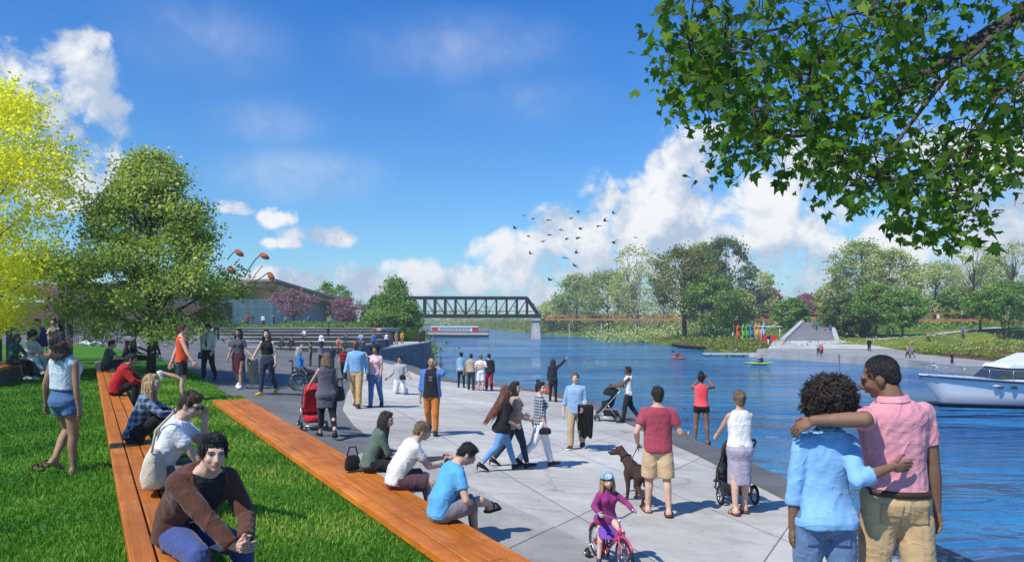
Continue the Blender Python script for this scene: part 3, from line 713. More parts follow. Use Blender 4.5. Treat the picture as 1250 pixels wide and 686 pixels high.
# darker asphalt walk on the left, and the band of dark paving along the bench
def poly_sheet(name, pts, m, zf, dz, step=.8, kind='structure'):
    bm = bmesh.new(); vs = [bm.verts.new((p[0], p[1], 0)) for p in pts]; bm.faces.new(vs)
    xs = [p[0] for p in pts]; yy = [p[1] for p in pts]
    for ax, lo, hi in ((0, min(xs), max(xs)), (1, min(yy), max(yy))):
        n = int((hi-lo)/step)
        for i in range(1, min(n, 160)):
            co = V((0, 0, 0)); co[ax] = lo+(hi-lo)*i/n; no = V((0, 0, 0)); no[ax] = 1
            bmesh.ops.bisect_plane(bm, geom=bm.verts[:]+bm.edges[:]+bm.faces[:], plane_co=co, plane_no=no)
    for v in bm.verts: v.co.z = zf(v.co.x, v.co.y)+dz
    bmesh.ops.triangulate(bm, faces=bm.faces[:]); bmesh.ops.recalc_face_normals(bm, faces=bm.faces[:])
    if sum(f.normal.z for f in bm.faces) < 0: bmesh.ops.reverse_faces(bm, faces=bm.faces[:])
    me = bpy.data.meshes.new(name); bm.to_mesh(me); bm.free(); o = put(name, me, m); setp(o, kind=kind); return o
pz = lambda u, v: hit(u, v, plaza_z)
asph = [pz(*q) for q in ((470, 548), (432, 520), (418, 500), (424, 478), (440, 458), (446, 446))]
asph = [(p.x, p.y) for p in asph]+[(-10.2, 50), (-15, 74), (-17, 80), (-78, 80), (-78, 20), (-12, 18), (-8, 17.5), (-3.2, 11.6)]
poly_sheet('asphalt_path', asph, M_ASPH, plaza_z, .006)
bnd = [pz(*q) for q in ((770, 692), (655, 632), (566, 590), (510, 560), (470, 545))]
bnd = [(p.x, p.y) for p in bnd]+[(-3.3, 11.2), (-.1, 6.4), (1.2, 6.2)]
poly_sheet('paving_band', bnd, M_BAND, plaza_z, .010)
# lawn
def bl(t, o): p = V((-.2, 7.0))+BD*t+BN*o; return (p.x, p.y)
lw = [(-30, 3), (.2, 3), bl(-3.5, .33), bl(11.6, .33), bl(11.6, -.37)]
for u, v in ((290, 481), (268, 470), (240, 456), (190, 438), (130, 424), (60, 421), (0, 421), (-200, 421)): p = hit(u, v, lambda x, y: gl(y)); lw.append((p.x, p.y))
lw.append((-45, 10))
LAWN_POLY = lw
poly_sheet('lawn', lw, M_LAWN, lawn_z, .02, .5)
def inpoly(x, y, P):
    c = False; n = len(P); j = n-1
    for i in range(n):
        if (P[i][1] > y) != (P[j][1] > y) and x < (P[j][0]-P[i][0])*(y-P[i][1])/(P[j][1]-P[i][1])+P[i][0]: c = not c
        j = i
    return c
# timber decks: things with a planked top and a base
def timber_bench(name, label, p0, p1, w, z0, z1, base_z, planks, group, th=.09):
    p0, p1 = V(p0), V(p1); d = (p1-p0).normalized(); L = (p1-p0).length; n = V((-d.y, d.x))
    t = thing(name, label, 'bench', (p0.x, p0.y, 0), 0, group); ang = math.atan2(d.y, d.x)-pi/2
    t.rotation_euler[2] = ang
    zz = lambda y: lerp(z0, z1, y/L)
    mb = MB(); pw = w/planks
    for i in range(planks):
        k = 8 if L > 8 else 3
        for j in range(k):
            a, b = L*j/k+.004, L*(j+1)/k-.004; xa, xb = -i*pw-.008, -(i+1)*pw+.008
            sag = rnd.uniform(-.005, .004)
            rs = [[V((xb, y, zz(y)-th)), V((xa, y, zz(y)-th)), V((xa, y, zz(y)+sag)), V((xb, y, zz(y)+sag))] for y in (a, b)]
            mb.rings([r[::-1] for r in rs])
    o = put('plank_top', mb, M_WOOD, t, smooth=False); bevel(o, .006, 1)
    mb = MB(); rs = [[V((-w+.05, y, zz(y)-th-.004)), V((-.05, y, zz(y)-th-.004)), V((-.05, y, base_z)), V((-w+.05, y, base_z))] for y in (.05, L-.05)]
    mb.rings(rs); put('plinth', mb, M_DKST, t, smooth=False)
    mb = MB()
    for i in range(planks):
        for j in range(int(L/.9)):
            for q in (.25, .75): y = .35+j*.9; mb.tube([(-(i+q)*pw, y, zz(y)+.0005), (-(i+q)*pw, y, zz(y)+.0035)], .006, 6)
    put('screw', mb, STEEL, t)['kind'] = 'stuff'; return t
timber_bench('timber_bench', 'long orange plank bench running along the plaza edge of the lawn', bl(-1.6, -.37), bl(11.5, -.37), .74, bench_z(5.65), bench_z(16.65), 1.9, 4, None)
timber_bench('timber_bench', 'long orange plank deck crossing the lawn with five people sitting on it', (-1.40, 3.9), (-15.05, 27.6), .50, 3.43, 3.45, 2.8, 3, None)
# river, ground, far bank
M, t, b = newmat('river_water'); P = t.n('ShaderNodeNewGeometry').outputs['Position']
w0 = t.vm('ADD', t.vm('MULTIPLY', P, V((.5, 1.0, 1))), t.vm('SCALE', V((.7, .4, 0)), sc=t.m('MULTIPLY', t.noise(P, .08, 3), 9)))
h1 = t.noise(w0, .36, 3, .5, .7); h2 = t.noise(t.vm('MULTIPLY', w0, V((1, 1.3, 1))), 1.25, 3, .55, .5); h3 = t.noise(w0, 6.5, 2); big = t.noise(t.vm('MULTIPLY', P, V((.35, 1, 1))), .06, 4)
hh = t.m('ADD', t.m('ADD', t.m('MULTIPLY', h1, 1.0), t.m('MULTIPLY', h2, .40)), t.m('MULTIPLY', h3, .08))
t.put(b.inputs['Base Color'], t.mix(t.ramp(big, .38, .62), (.010, .10, .28), (.05, .23, .42)))
b.inputs['Roughness'].default_value = .06; b.inputs['IOR'].default_value = 1.33; b.inputs['Specular IOR Level'].default_value = .5
wind = t.ramp(t.noise(t.vm('MULTIPLY', P, V((.5, 1.4, 1))), .045, 4, .6, .8), .36, .62, .25, 1.5, True)
t.put(b.inputs['Normal'], t.bump(t.m('MULTIPLY', hh, wind), 1.0, 1.6)); t.put(b.inputs['Roughness'], t.ramp(wind, .25, 1.5, .03, .16)); M_WATER = M
mb = MB(); mb.grid([[V((-600, y, 0)), V((1200, y, 0))] for y in (-30, 900)], flip=False); setp(put('river_water', mb, M_WATER), kind='structure')
mb = MB(); mb.grid([[V((-9000, y, -.6)), V((9000, y, -.6))] for y in (-200, 9000)]); setp(put('ground', mb, M_GRAV), kind='structure')
LBX = lambda y: float(np.interp(y, [77, 100, 140, 195, 300, 420], [-9.2, -10.5, -16, -27, -50, -80]))
def lb_z(x, y):
    d = LBX(y)-x; top = gl(min(y, 140)); return lerp(.15, top, clamp(d/9)**.7) if y > 79 else top
def fb_edge(y): return float(np.interp(y, [-20, 40, 68, 85, 99.5, 101.5, 125, 187, 225, 250, 420, 640, 900], [75, 55.5, 49.3, 47.3, 50, 33, 31, 28, 19, 12, -20, -60, -200]))
def fb_z(x, y):
    d = (x-fb_edge(y))*.85; return .5+3.2*clamp(d/34)**.8+.15*math.sin(x*.21)*math.sin(y*.13)*clamp(d/10)
mb = MB(); ysl = [79+3*i for i in range(15)]+[130+15*i for i in range(25)]
rows = []
for y in ysl:
    e = LBX(y); rows.append([V((x, y, lb_z(x, y))) for x in [-900, -300, -120, -60]+[e-26+26*k/12 for k in range(13)] if x <= e+.01])
n_ = min(len(r) for r in rows); rows = [r[:4][:0]+r[len(r)-n_:] for r in rows]
for r in rows: r[0] = V((-900, r[0].y, lb_z(-900, r[0].y)))
mb.grid(rows); setp(put('left_bank_ground', mb, soil('left_bank_grass', (.045, .10, .015), (.085, .15, .025), .3)), kind='structure')
mb = MB(); rows = []
for y in [20, 40, 55, 62, 66, 69, 72, 75, 77.6, 80, 83, 86, 89, 92, 96, 99.5, 101.5, 106, 112, 118, 125, 135, 145, 155, 165, 175, 187, 200, 212, 225, 237, 250, 290, 340, 420, 640, 900]:
    e = fb_edge(y); rows.append([V((e, y, -.4))]+[V((e+o, y, fb_z(e+o, y))) for o in (.05, 2, 5, 9, 14, 20, 27, 35, 45, 60, 90, 160, 400, 1500)])
mb.grid(rows); setp(put('far_bank_ground', mb, M_BANKG), kind='structure')
mb = MB(); mb.grid([[V((-4000, y, .3+(y-620)*.01)), V((4000, y, .3+(y-620)*.01))] for y in (645, 900, 2500)]); setp(put('far_ground', mb, M_GRAV), kind='structure')
# ------------------------------------------------------------------ daylight: sky with cumulus, sun, camera
SUN_AZ, SUN_EL = -136.0, 51.0          # azimuth from +Y towards +X (negative: left), a little behind the camera
W = bpy.data.worlds.new('World'); SC.world = W; W.use_nodes = True
t = NT(W.node_tree); bg = W.node_tree.nodes['Background']; SKS = .108
D = t.n('ShaderNodeTexCoord').outputs['Generated']
sky = t.n('ShaderNodeTexSky'); sky.sky_type = 'NISHITA'; sky.sun_disc = False; sky.sun_elevation = math.radians(SUN_EL); sky.sun_rotation = math.radians(SUN_AZ)
sky.air_density = 1.0; sky.dust_density = .25; sky.ozone_density = 2.5; sky.altitude = 200
sep = t.n('ShaderNodeSeparateXYZ'); t.put(sep.inputs[0], D); X, Y, Z = sep.outputs
az = t.m('ARCTAN2', X, Y); el = t.m('ARCSINE', Z)
blobs = [(640, 312, 80, 34, 1), (725, 305, 70, 46, 1), (690, 275, 40, 22, .8), (835, 262, 100, 66, 1.25), (862, 205, 62, 46, 1.2), (930, 265, 140, 85, 1.1), (1030, 262, 150, 90, 1.1), (1160, 240, 150, 110, 1.1), (1300, 230, 160, 150, 1.1), (1050, 345, 330, 50, 1), (760, 345, 200, 36, .9),
         (88, 88, 58, 58, 1.3), (110, 165, 52, 66, 1.3), (55, 165, 95, 90, 1.3), (20, 105, 70, 55, 1.2), (105, 215, 60, 40, 1), (292, 255, 32, 12, .85), (330, 265, 30, 13, .85), (392, 288, 50, 13, .9), (345, 296, 26, 7, .7), (480, 345, 85, 26, .85), (575, 340, 50, 24, .8), (350, 342, 60, 14, .75),
         (795, 200, 14, 16, .6),
         (-300, 240, 220, 90, 1), (1900, 150, 400, 160, 1), (-900, 300, 300, 80, 1)]
wv = t.n('ShaderNodeTexNoise'); t.put(wv.inputs['Vector'], D); wv.inputs['Scale'].default_value = 9; wv.inputs['Detail'].default_value = 3
fb1 = t.noise(D, 13, 9, .58, .25)
up = t.vm('ADD', D, V((-.022, -.006, .030))); fb1u = t.noise(up, 13, 9, .58, .25); fbs = t.noise(D, 5, 5, .55)
dens = None; FA = [(370, 215, 125, 40, 1), (560, 60, 170, 50, .7), (240, 50, 150, 60, .7), (320, 150, 90, 40, .6), (640, 120, 120, 40, .5)]; fd_ = None
wob = t.m('MULTIPLY', t.m('SUBTRACT', wv.outputs['Fac'], .5), .05)
az2 = t.m('ADD', az, wob)
for bi, (u, v, ru, rv, w) in enumerate(blobs+FA):
    dx = (u-U0)/F; a0 = math.atan(dx); r_ = math.sqrt(1+dx*dx); e0 = math.atan((V0-v)/F/r_); ra, re = ru/F/(r_*r_), rv/F/r_
    q = t.m('SQRT', t.m('ADD', t.m('POWER', t.m('DIVIDE', t.m('SUBTRACT', az2, a0), ra), 2), t.m('POWER', t.m('DIVIDE', t.m('SUBTRACT', el, e0), re), 2)))
    d = t.m('MULTIPLY', t.m('SUBTRACT', 1.15, q), w)
    if bi >= len(blobs): fd_ = d if fd_ is None else t.m('MAXIMUM', fd_, d)
    else: dens = d if dens is None else t.m('MAXIMUM', dens, d)
dens = t.m('MAXIMUM', dens, -1.5); core = t.m('MINIMUM', dens, .5)
dn = t.m('ADD', core, t.m('MULTIPLY', t.m('SUBTRACT', fb1, .5), 3.0))
dn = t.m('ADD', dn, t.m('MULTIPLY', t.m('SUBTRACT', t.noise(D, 42, 5, .6), .5), 1.1))
mask = t.ramp(dn, .04, .60, 0, 1, True)
faint = t.ramp(fd_, .0, .9, 0, .30, True)
mask = t.m('MAXIMUM', t.m('MULTIPLY', mask, t.ramp(core, -.35, .1, 0, .97)), t.m('MULTIPLY', faint, t.ramp(fbs, .3, .7, .4, 1)))
lit = t.m('ADD', t.m('MULTIPLY', t.m('SUBTRACT', fb1, fb1u), 3.2), t.m('MULTIPLY', t.m('SUBTRACT', fbs, .5), 1.6))
lit = t.ramp(lit, -.35, .35, 0, 1)
ccol = t.mix(lit, (.50, .60, .75), (1.0, 1.0, 1.0))
elw = t.ramp(el, .0, .5, 0, 1)
tint = t.mix(elw, (.66, .98, 1.10), (.135, .78, 1.56))
skc = t.mix(1.0, sky.outputs[0], tint, 'MULTIPLY')
out = t.mix(mask, skc, t.vm('SCALE', ccol, sc=.88/SKS))
t.put(bg.inputs['Color'], out); bg.inputs['Strength'].default_value = SKS
W.cycles.sampling_method = 'MANUAL'; W.cycles.sample_map_resolution = 512
L = bpy.data.lights.new('sun', 'SUN'); L.energy = 4.5; L.angle = math.radians(.6); L.color = (1, .955, .87); lo = bpy.data.objects.new('sun', L); COL.objects.link(lo)
a_, e_ = math.radians(SUN_AZ), math.radians(SUN_EL); sd = V((math.sin(a_)*math.cos(e_), math.cos(a_)*math.cos(e_), math.sin(e_)))
lo.rotation_euler = (-sd).to_track_quat('-Z', 'Y').to_euler(); lo.location = sd*50
cam = bpy.data.cameras.new('camera'); co = bpy.data.objects.new('camera', cam); COL.objects.link(co); SC.camera = co
co.location = (0, 0, CZ); co.rotation_euler = (pi/2, 0, 0); cam.sensor_width = 36; cam.lens = 36*F/1250; cam.shift_y = (V0-343)/1250; cam.clip_end = 20000; cam.clip_start = .05
vs = SC.view_settings; vs.view_transform = 'Standard'; vs.look = 'None'; vs.gamma = 1; vs.exposure = .2; vs.use_curve_mapping = False
# ------------------------------------------------------------------ vegetation
def leafmat(name, c1, c2, trans=.35, rough=.5, c3=None):
    m, t, b = newmat(name); a = t.n('ShaderNodeAttribute'); a.attribute_name = 'tint'
    f = a.outputs['Fac']; k = t.mix(f, c1, c2)
    if c3: k = t.mix(t.ramp(f, .82, .95), k, c3)
    t.put(b.inputs['Base Color'], k); b.inputs['Roughness'].default_value = rough; b.inputs['Specular IOR Level'].default_value = .3
    tr = t.n('ShaderNodeBsdfTranslucent'); t.put(tr.inputs['Color'], t.vm('MULTIPLY', k, V((1.25, 1.35, .55))))
    mx = t.n('ShaderNodeMixShader'); mx.inputs[0].default_value = trans; t.link(b.outputs[0], mx.inputs[1]); t.link(tr.outputs[0], mx.inputs[2])
    t.link(mx.outputs[0], m.node_tree.nodes['Material Output'].inputs[0]); return m
M_BARK = mat('bark', (.085, .062, .045), .9, .35, 9, .8, 30, stretch=(1, 1, .3))
M_BIRCH = mat('pale_bark', (.36, .33, .29), .85, .4, 5, .4, 30)
L_OAK = leafmat('oak_leaves', (.15, .25, .04), (.58, .64, .22), .48, c3=(.66, .64, .30))
L_YEL = leafmat('yellow_leaves', (.74, .68, .03), (.97, .92, .12), .45)
L_GRN = leafmat('fresh_leaves', (.10, .20, .03), (.29, .45, .09), .35)
L_OLV = leafmat('olive_leaves', (.095, .11, .016), (.30, .29, .05), .3)
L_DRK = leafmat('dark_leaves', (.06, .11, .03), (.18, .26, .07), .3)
L_PAL = leafmat('pale_leaves', (.34, .40, .13), (.64, .66, .28), .4)
L_GRY = leafmat('grey_green_leaves', (.21, .27, .08), (.50, .55, .20), .35)
L_PNK = leafmat('redbud_blossom', (.30, .10, .17), (.52, .26, .34), .35)
L_SHR = leafmat('bank_shrub_leaves', (.11, .16, .016), (.34, .36, .04), .35)
L_MAP = leafmat('maple_leaves', (.036, .095, .010), (.14, .28, .028), .6, .5, c3=(.28, .40, .03))

def leaf_arrays(pts, size, rng, up=.35, asp=.55):
    n = len(pts); nr = rng.normal(size=(n, 3)); nr[:, 2] += up*2; nr /= np.linalg.norm(nr, axis=1)[:, None]
    t = rng.normal(size=(n, 3)); t -= nr*(t*nr).sum(1)[:, None]; t /= np.linalg.norm(t, axis=1)[:, None]; bt = np.cross(nr, t)
    s = size*rng.uniform(.6, 1.3, n)[:, None]
    return np.stack([pts-t*s*.5, pts+bt*s*asp*.5-nr*s*.06, pts+t*s*.5, pts-bt*s*asp*.5-nr*s*.06], 1)
def quad_mesh(name, Q, tint):
    n = len(Q); k = Q.shape[1]; me = bpy.data.meshes.new(name); me.vertices.add(n*k); me.vertices.foreach_set('co', Q.reshape(-1).astype('f'))
    me.loops.add(n*k); me.loops.foreach_set('vertex_index', np.arange(n*k, dtype='i')); me.polygons.add(n)
    me.polygons.foreach_set('loop_start', np.arange(0, n*k, k, dtype='i')); me.update(calc_edges=True)
    a = me.attributes.new('tint', 'FLOAT', 'FACE'); a.data.foreach_set('value', tint.astype('f')); return me
def shape_r(kind, t):
    if kind == 'round': return math.sin(pi*clamp(t*.92+.06))**.55
    if kind == 'ovate': return (math.sin(pi*clamp(t*.5+.5)**1.0)**.8 if t > .32 else .78+.22*t/.32)*1.0
    if kind == 'vase': return (.35+.65*clamp(t*1.5))*math.sqrt(max(0, 1-max(0, t-.6)**2/.18)) if t < 1 else 0
    if kind == 'column': return math.sin(pi*clamp(t*.94+.04))**.4
    return 1
def make_tree(name, label, loc, H, W, kind, lm, bark=None, nclump=60, per=60, leaf=.3, base=.25, seed=1, group=None, dens=.2, trunk_r=None, cat='tree', stems=1, flat=.7, lean=0, inner=.45, limbs=True):
    rng = np.random.default_rng(seed); r_ = random.Random(seed); t = thing(name, label, cat, loc, 0, group); bark = bark or M_BARK
    tr = trunk_r or H*.018; cl = []; h0 = H*base; tips = []
    for i in range(nclump):
        tt = r_.random()**.85; R_ = shape_r(kind, tt)*W/2; a = r_.uniform(0, 2*pi); q = inner+(1-inner)*math.sqrt(r_.random())
        q *= r_.uniform(.82, 1.06); cl.append((math.cos(a)*R_*q+lean*tt, math.sin(a)*R_*q, h0+(H-h0)*tt*.96))
    cr = W*dens; P = []; T = []
    for c in cl:
        k = int(per*r_.uniform(.6, 1.4)); g = rng.normal(size=(k, 3))*np.array([1, 1, flat])*cr*.45*r_.uniform(.7, 1.25)
        P.append(g+np.array(c)); T.append(np.clip(rng.normal(r_.uniform(.1, .85), .2, k), 0, 1))
    P = np.concatenate(P); T = np.concatenate(T)
    mb = MB()
    for s_ in range(stems):
        ox, oy = (0, 0) if stems == 1 else (r_.uniform(-.09, .09)*W, r_.uniform(-.06, .06)*W)
        pts = [V((ox, oy, -.15)), V((ox+r_.uniform(-.02, .02)*H, oy, H*.28)), V((ox*1.8+lean*.4, oy*1.5+r_.uniform(-.02, .02)*H, H*.6)), V((ox*2.2+lean*.9, oy*2, H*.93))]
        mb.tube(pts, [tr*1.25/stems**.5, tr*.9/stems**.5, tr*.5/stems**.5, tr*.1], 8)
        if limbs:
            for c in cl[s_::stems*max(1, nclump//36)]:
                c = V(c); zt = clamp(c.z*.62-.1*c.xy.length, H*base*.6, H*.9); k = zt/H; b0 = pts[0].lerp(pts[1], k/.28) if k < .28 else (pts[1].lerp(pts[2], (k-.28)/.32) if k < .6 else pts[2].lerp(pts[3], (k-.6)/.33))
                m_ = b0.lerp(c, .5)+V((r_.uniform(-.05, .05)*W, r_.uniform(-.05, .05)*W, -.02*H)); mb.tube([b0, m_, c], [tr*.38*(1-k*.5), tr*.24*(1-k*.5), tr*.05], 5)
    put('trunk', mb, bark, t); put('crown', quad_mesh('crown', leaf_arrays(P, leaf, rng), T), lm, t, smooth=False); return t
def tree_px(name, label, u, vbase, vtop, wpx, y, kind, lm, seed, **k):
    p = px(u, vbase, y); s_ = F/y; return make_tree(name, label, p, (vbase-vtop)/s_, wpx/s_, kind, lm, seed=seed, **k)
# the two lawn trees
p = hit(184, 458, lawn_z)
s_ = F/p.y
make_tree('lawn_tree', 'big broad green tree with thin trunk growing in the lawn', p-V((0, 0, .05)), (458-182)/s_, 228/s_, 'ovate', L_OAK, nclump=185, per=270, leaf=.125, base=.18, seed=4, dens=.105, trunk_r=.13, inner=.3, flat=.6)
make_tree('yellow_tree', 'bright yellow leaved tree at the left beside the pergola', V((-16.3, 21.5, 3.1)), 9.4, 6.9, 'round', L_YEL, nclump=260, per=170, leaf=.13, base=.18, seed=9, dens=.13, trunk_r=.14, inner=.25, flat=.55)
# left bank, far
tree_px('redbud_tree', 'larger pink blossoming tree in front of the pavilion glass wall', 358, 398, 352, 60, 105, 'vase', L_PNK, 21, nclump=60, per=30, leaf=.30, base=.28, dens=.15, stems=3, group='pink blossoming trees on the left bank')
tree_px('redbud_tree', 'smaller pink blossoming tree right of the pavilion by the low white building', 422, 402, 364, 40, 100, 'vase', L_PNK, 22, nclump=50, per=40, leaf=.28, base=.25, dens=.16, stems=2, group='pink blossoming trees on the left bank')
tree_px('redbud_tree', 'pink blossoming tree behind the dark hedge left of the big green tree', 78, 392, 345, 70, 75, 'vase', L_PNK, 23, nclump=60, per=45, leaf=.25, base=.3, dens=.16, stems=2, group='pink blossoming trees on the left bank')
tree_px('bank_tree', 'bright green round tree just right of the pavilion roof', 398, 396, 346, 34, 150, 'round', L_GRN, 31, nclump=50, per=50, leaf=.5, base=.2, dens=.18)
tree_px('bank_tree', 'taller green tree behind the smaller pink tree', 414, 396, 349, 30, 155, 'round', L_GRN, 32, nclump=50, per=50, leaf=.5, base=.2, dens=.18)
tree_px('bank_tree', 'leafy green tree on the grass point left of the truss bridge', 482, 412, 341, 64, 92, 'ovate', L_GRN, 33, nclump=110, per=90, leaf=.30, base=.16, dens=.15)
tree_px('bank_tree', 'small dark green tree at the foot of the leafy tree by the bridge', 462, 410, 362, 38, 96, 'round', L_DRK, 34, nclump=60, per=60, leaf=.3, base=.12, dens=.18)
tree_px('bank_tree', 'low bright tree beside the bridge end on the grass point', 500, 414, 368, 30, 90, 'round', L_GRN, 35, nclump=50, per=60, leaf=.28, base=.1, dens=.2)
# far bank
FB = 'trees on the far bank'
for nm, lb, u, vb, vt, w, y, kd, lm, kw in (
    ('far_bank_tree', 'grey green round tree at the left end of the far bank', 704, 408, 336, 54, 178, 'round', L_GRY, dict(base=.12)),
    ('far_bank_tree', 'bushy grey green tree right of the leftmost far bank tree', 742, 408, 330, 62, 172, 'round', L_GRY, dict(base=.12)),
    ('far_bank_tree', 'low pale tree at the water where the boardwalk leaves the bridge', 676, 408, 368, 40, 190, 'round', L_PAL, dict(base=.1)),
    ('birch_tree', 'tall thin pale tree left of the big olive tree', 776, 408, 297, 52, 175, 'column', L_PAL, dict(bark=M_BIRCH, per=14, base=.15, stems=3)),
    ('birch_tree', 'sparse pale tree standing close behind the olive tree', 806, 408, 306, 44, 180, 'column', L_PAL, dict(bark=M_BIRCH, per=14, base=.15, stems=3)),
    ('birch_tree', 'short pale tree with bare stems between the bushy tree and the birches', 760, 409, 330, 36, 168, 'column', L_PAL, dict(bark=M_BIRCH, per=16, base=.15, stems=2)),
    ('olive_green_tree', 'big olive green tree with a dark trunk near the shore', 836, 420, 304, 78, 136, 'round', L_OLV, dict(base=.34, per=80, trunk_r=.42)),
    ('far_bank_tree', 'tall dark tree behind the big olive tree', 886, 410, 290, 64, 165, 'round', L_DRK, dict(base=.2, per=70)),
    ('far_bank_tree', 'pale tall tree top rising between the olive tree and the dark tree', 858, 408, 294, 46, 176, 'round', L_GRY, dict(base=.3)),
    ('far_bank_tree', 'fresh green rounded tree right of the olive trunk', 868, 416, 336, 62, 140, 'round', L_GRN, dict(base=.2, per=80)),
    ('far_bank_tree', 'grey green tree left of the upright kayaks', 898, 412, 352, 44, 145, 'round', L_GRY, dict(base=.2)),
    ('far_bank_tree', 'pale slender tree behind the kayak rack', 928, 404, 332, 36, 170, 'column', L_PAL, dict(base=.2, per=18, bark=M_BIRCH)),
    ('redbud_tree', 'pink tree behind the kayak rack', 936, 402, 350, 30, 175, 'round', L_PNK, dict(base=.3, per=40)),
    ('redbud_tree', 'pink tree behind the wide stone steps', 988, 400, 360, 36, 185, 'round', L_PNK, dict(base=.3, per=40)),
    ('far_bank_tree', 'small round green tree between the kayak rack and the steps', 966, 400, 365, 36, 138, 'round', L_GRN, dict(base=.12, per=60)),
    ('far_bank_tree', 'tall grey green tree right of the stone steps', 1052, 402, 293, 66, 160, 'round', L_GRY, dict(base=.25, per=70)),
    ('far_bank_tree', 'tall loose tree behind the pair of fresh green trees', 1086, 402, 304, 58, 156, 'round', L_PAL, dict(base=.25)),
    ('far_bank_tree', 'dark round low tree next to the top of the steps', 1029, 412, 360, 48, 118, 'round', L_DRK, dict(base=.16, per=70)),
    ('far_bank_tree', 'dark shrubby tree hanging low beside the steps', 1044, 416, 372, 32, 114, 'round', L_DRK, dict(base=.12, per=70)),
    ('far_bank_tree', 'fresh green tree left of its twin by the pale path', 1070, 420, 348, 42, 108, 'round', L_GRN, dict(base=.3, per=70)),
    ('far_bank_tree', 'fresh green tree right of its twin by the pale path', 1102, 422, 354, 44, 104, 'round', L_GRN, dict(base=.3, per=70)),
    ('far_bank_tree', 'yellow green round tree behind the people on the boardwalk', 1142, 402, 320, 62, 150, 'round', L_PAL, dict(base=.2, per=60)),
    ('birch_tree', 'tall wispy tree right of the yellow green tree', 1188, 414, 298, 46, 125, 'column', L_PAL, dict(bark=M_BARK, per=13, base=.3)),
    ('birch_tree', 'wispy tall tree at the right edge of the view', 1236, 414, 294, 50, 120, 'column', L_PAL, dict(bark=M_BARK, per=13, base=.3)),
    ('far_bank_tree', 'dense mid green tree with dark stems at the right above the yacht', 1228, 426, 344, 54, 100, 'round', L_GRN, dict(base=.36, per=60, stems=3)),
    ('far_bank_tree', 'slim green tree with dark stems above the yacht bow', 1198, 426, 356, 36, 102, 'column', L_GRN, dict(base=.36, per=45, stems=3)),
    ('far_bank_tree', 'grey tall tree standing behind the dense right hand tree', 1212, 404, 312, 44, 150, 'round', L_GRY, dict(base=.2, per=40)),
    ('far_bank_tree', 'low hazel like tree right of the yellow green tree', 1168, 408, 352, 36, 135, 'round', L_GRN, dict(base=.2, per=60)),
    ('far_bank_tree', 'pale grey tree filling the gap left of the tall steps tree', 1014, 400, 346, 34, 180, 'round', L_PAL, dict(base=.2, per=40))):
    p = px(u, vb, y)
    while p.x < fb_edge(p.y)+3.5: y *= 1.02; p = px(u, vb, y)
    p.z = fb_z(p.x, p.y)-.1; s_ = F/y; Hh = CZ-(vt-V0)/s_-p.z
    make_tree(nm, lb, p, Hh, 1.22*w/s_, kd, lm, nclump=kw.pop('nclump', 120), per=int(1.0*kw.pop('per', 60)), leaf=.52*y/150, dens=.115, seed=int(u), group=FB, **kw)
# thin bare stems of the young grove at the right
stems = MB()
# masses nobody could count: treeline, shore shrubs, hedges
def mass(name, label, pts, size, lm, seed, kind='stuff', up=.3):
    rng = np.random.default_rng(seed); P = np.array(pts); o = put(name, quad_mesh(name, leaf_arrays(P, size, rng, up), np.clip(rng.normal(.5, .28, len(P)), 0, 1)), lm, smooth=False); setp(o, label, kind=kind); return o
def bumpline(rng, n, fx, r, hh):
    out = []
    for i in range(n):
        c = fx(rng.random()); k = rng.uniform(.5, 1.3); m_ = int(26*k); g = rng.normal(size=(m_, 3))*np.array([r*k, r*k, hh*k*.5]); g[:, 2] = np.abs(g[:, 2]); out += [(c[0]+a, c[1]+b, c[2]+d) for a, b, d in g]
    return out
rng = np.random.default_rng(3)
def shore(t): y = lerp(250, 101, t**.7); o = rng.uniform(.2, 5.5); x = fb_edge(y)+o; return (x, y, fb_z(x, y)-.1)
mass('shore_shrubs', 'yellow green ground cover along the far shore', bumpline(rng, 420, shore, 1.0, .9), .42, L_SHR, 5)
def shore2(t): y = lerp(520, 252, t); x = fb_edge(y)+rng.uniform(.2, 26); return (x, y, fb_z(x, y)-.1)
mass('marsh_reeds', 'yellow green reeds on the bank beyond the bridge', bumpline(rng, 420, shore2, 2.4, 2.2), .9, L_SHR, 6)
def under(t): x = lerp(34, 105, t); y = rng.uniform(112, 160); return (x, y, fb_z(x, y)-.1)
mass('bank_undergrowth', 'loose green undergrowth between the far bank trees', bumpline(rng, 520, under, 1.3, 1.1), .5, L_GRN, 7)
def under3(t): x = lerp(20, 62, t); y = rng.uniform(150, 200); return (x, y, fb_z(x, y)-.1)
mass('bank_undergrowth', 'pale scrub behind the far shore', bumpline(rng, 420, under3, 2.0, 2.2), .7, L_PAL, 17)
def woods(t): x = lerp(-330, 560, t); y = rng.uniform(560, 640); return (x, y, 1)
mass('far_woods', 'distant pale green treeline closing the river', bumpline(rng, 700, woods, 9, 11), 3.2, L_PAL, 8)
def woods2(t): x = lerp(45, 260, t); y = rng.uniform(195, 240); return (x, y, 3)
mass('far_woods', 'green wood behind the far bank trees', bumpline(rng, 620, woods2, 4.5, 7.5), 1.0, L_GRY, 18)
def grassp(t): y = lerp(80, 118, t); x = LBX(y)-rng.uniform(.3, 9); return (x, y, lb_z(x, y)-.1)
mass('bank_shrubs', 'green shrubs covering the grass point left of the bridge', bumpline(rng, 420, grassp, .8, .55), .28, L_GRN, 9)
def lbank(t): y = lerp(118, 240, t); x = LBX(y)-rng.uniform(0, 14); return (x, y, lb_z(x, y)-.1)
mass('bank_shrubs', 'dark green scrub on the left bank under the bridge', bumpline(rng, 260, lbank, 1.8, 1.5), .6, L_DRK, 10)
def hedge(t): x = lerp(-62, -30, t); return (x, 66+rng.uniform(-.5, .5), 3.6+rng.random()*.9)
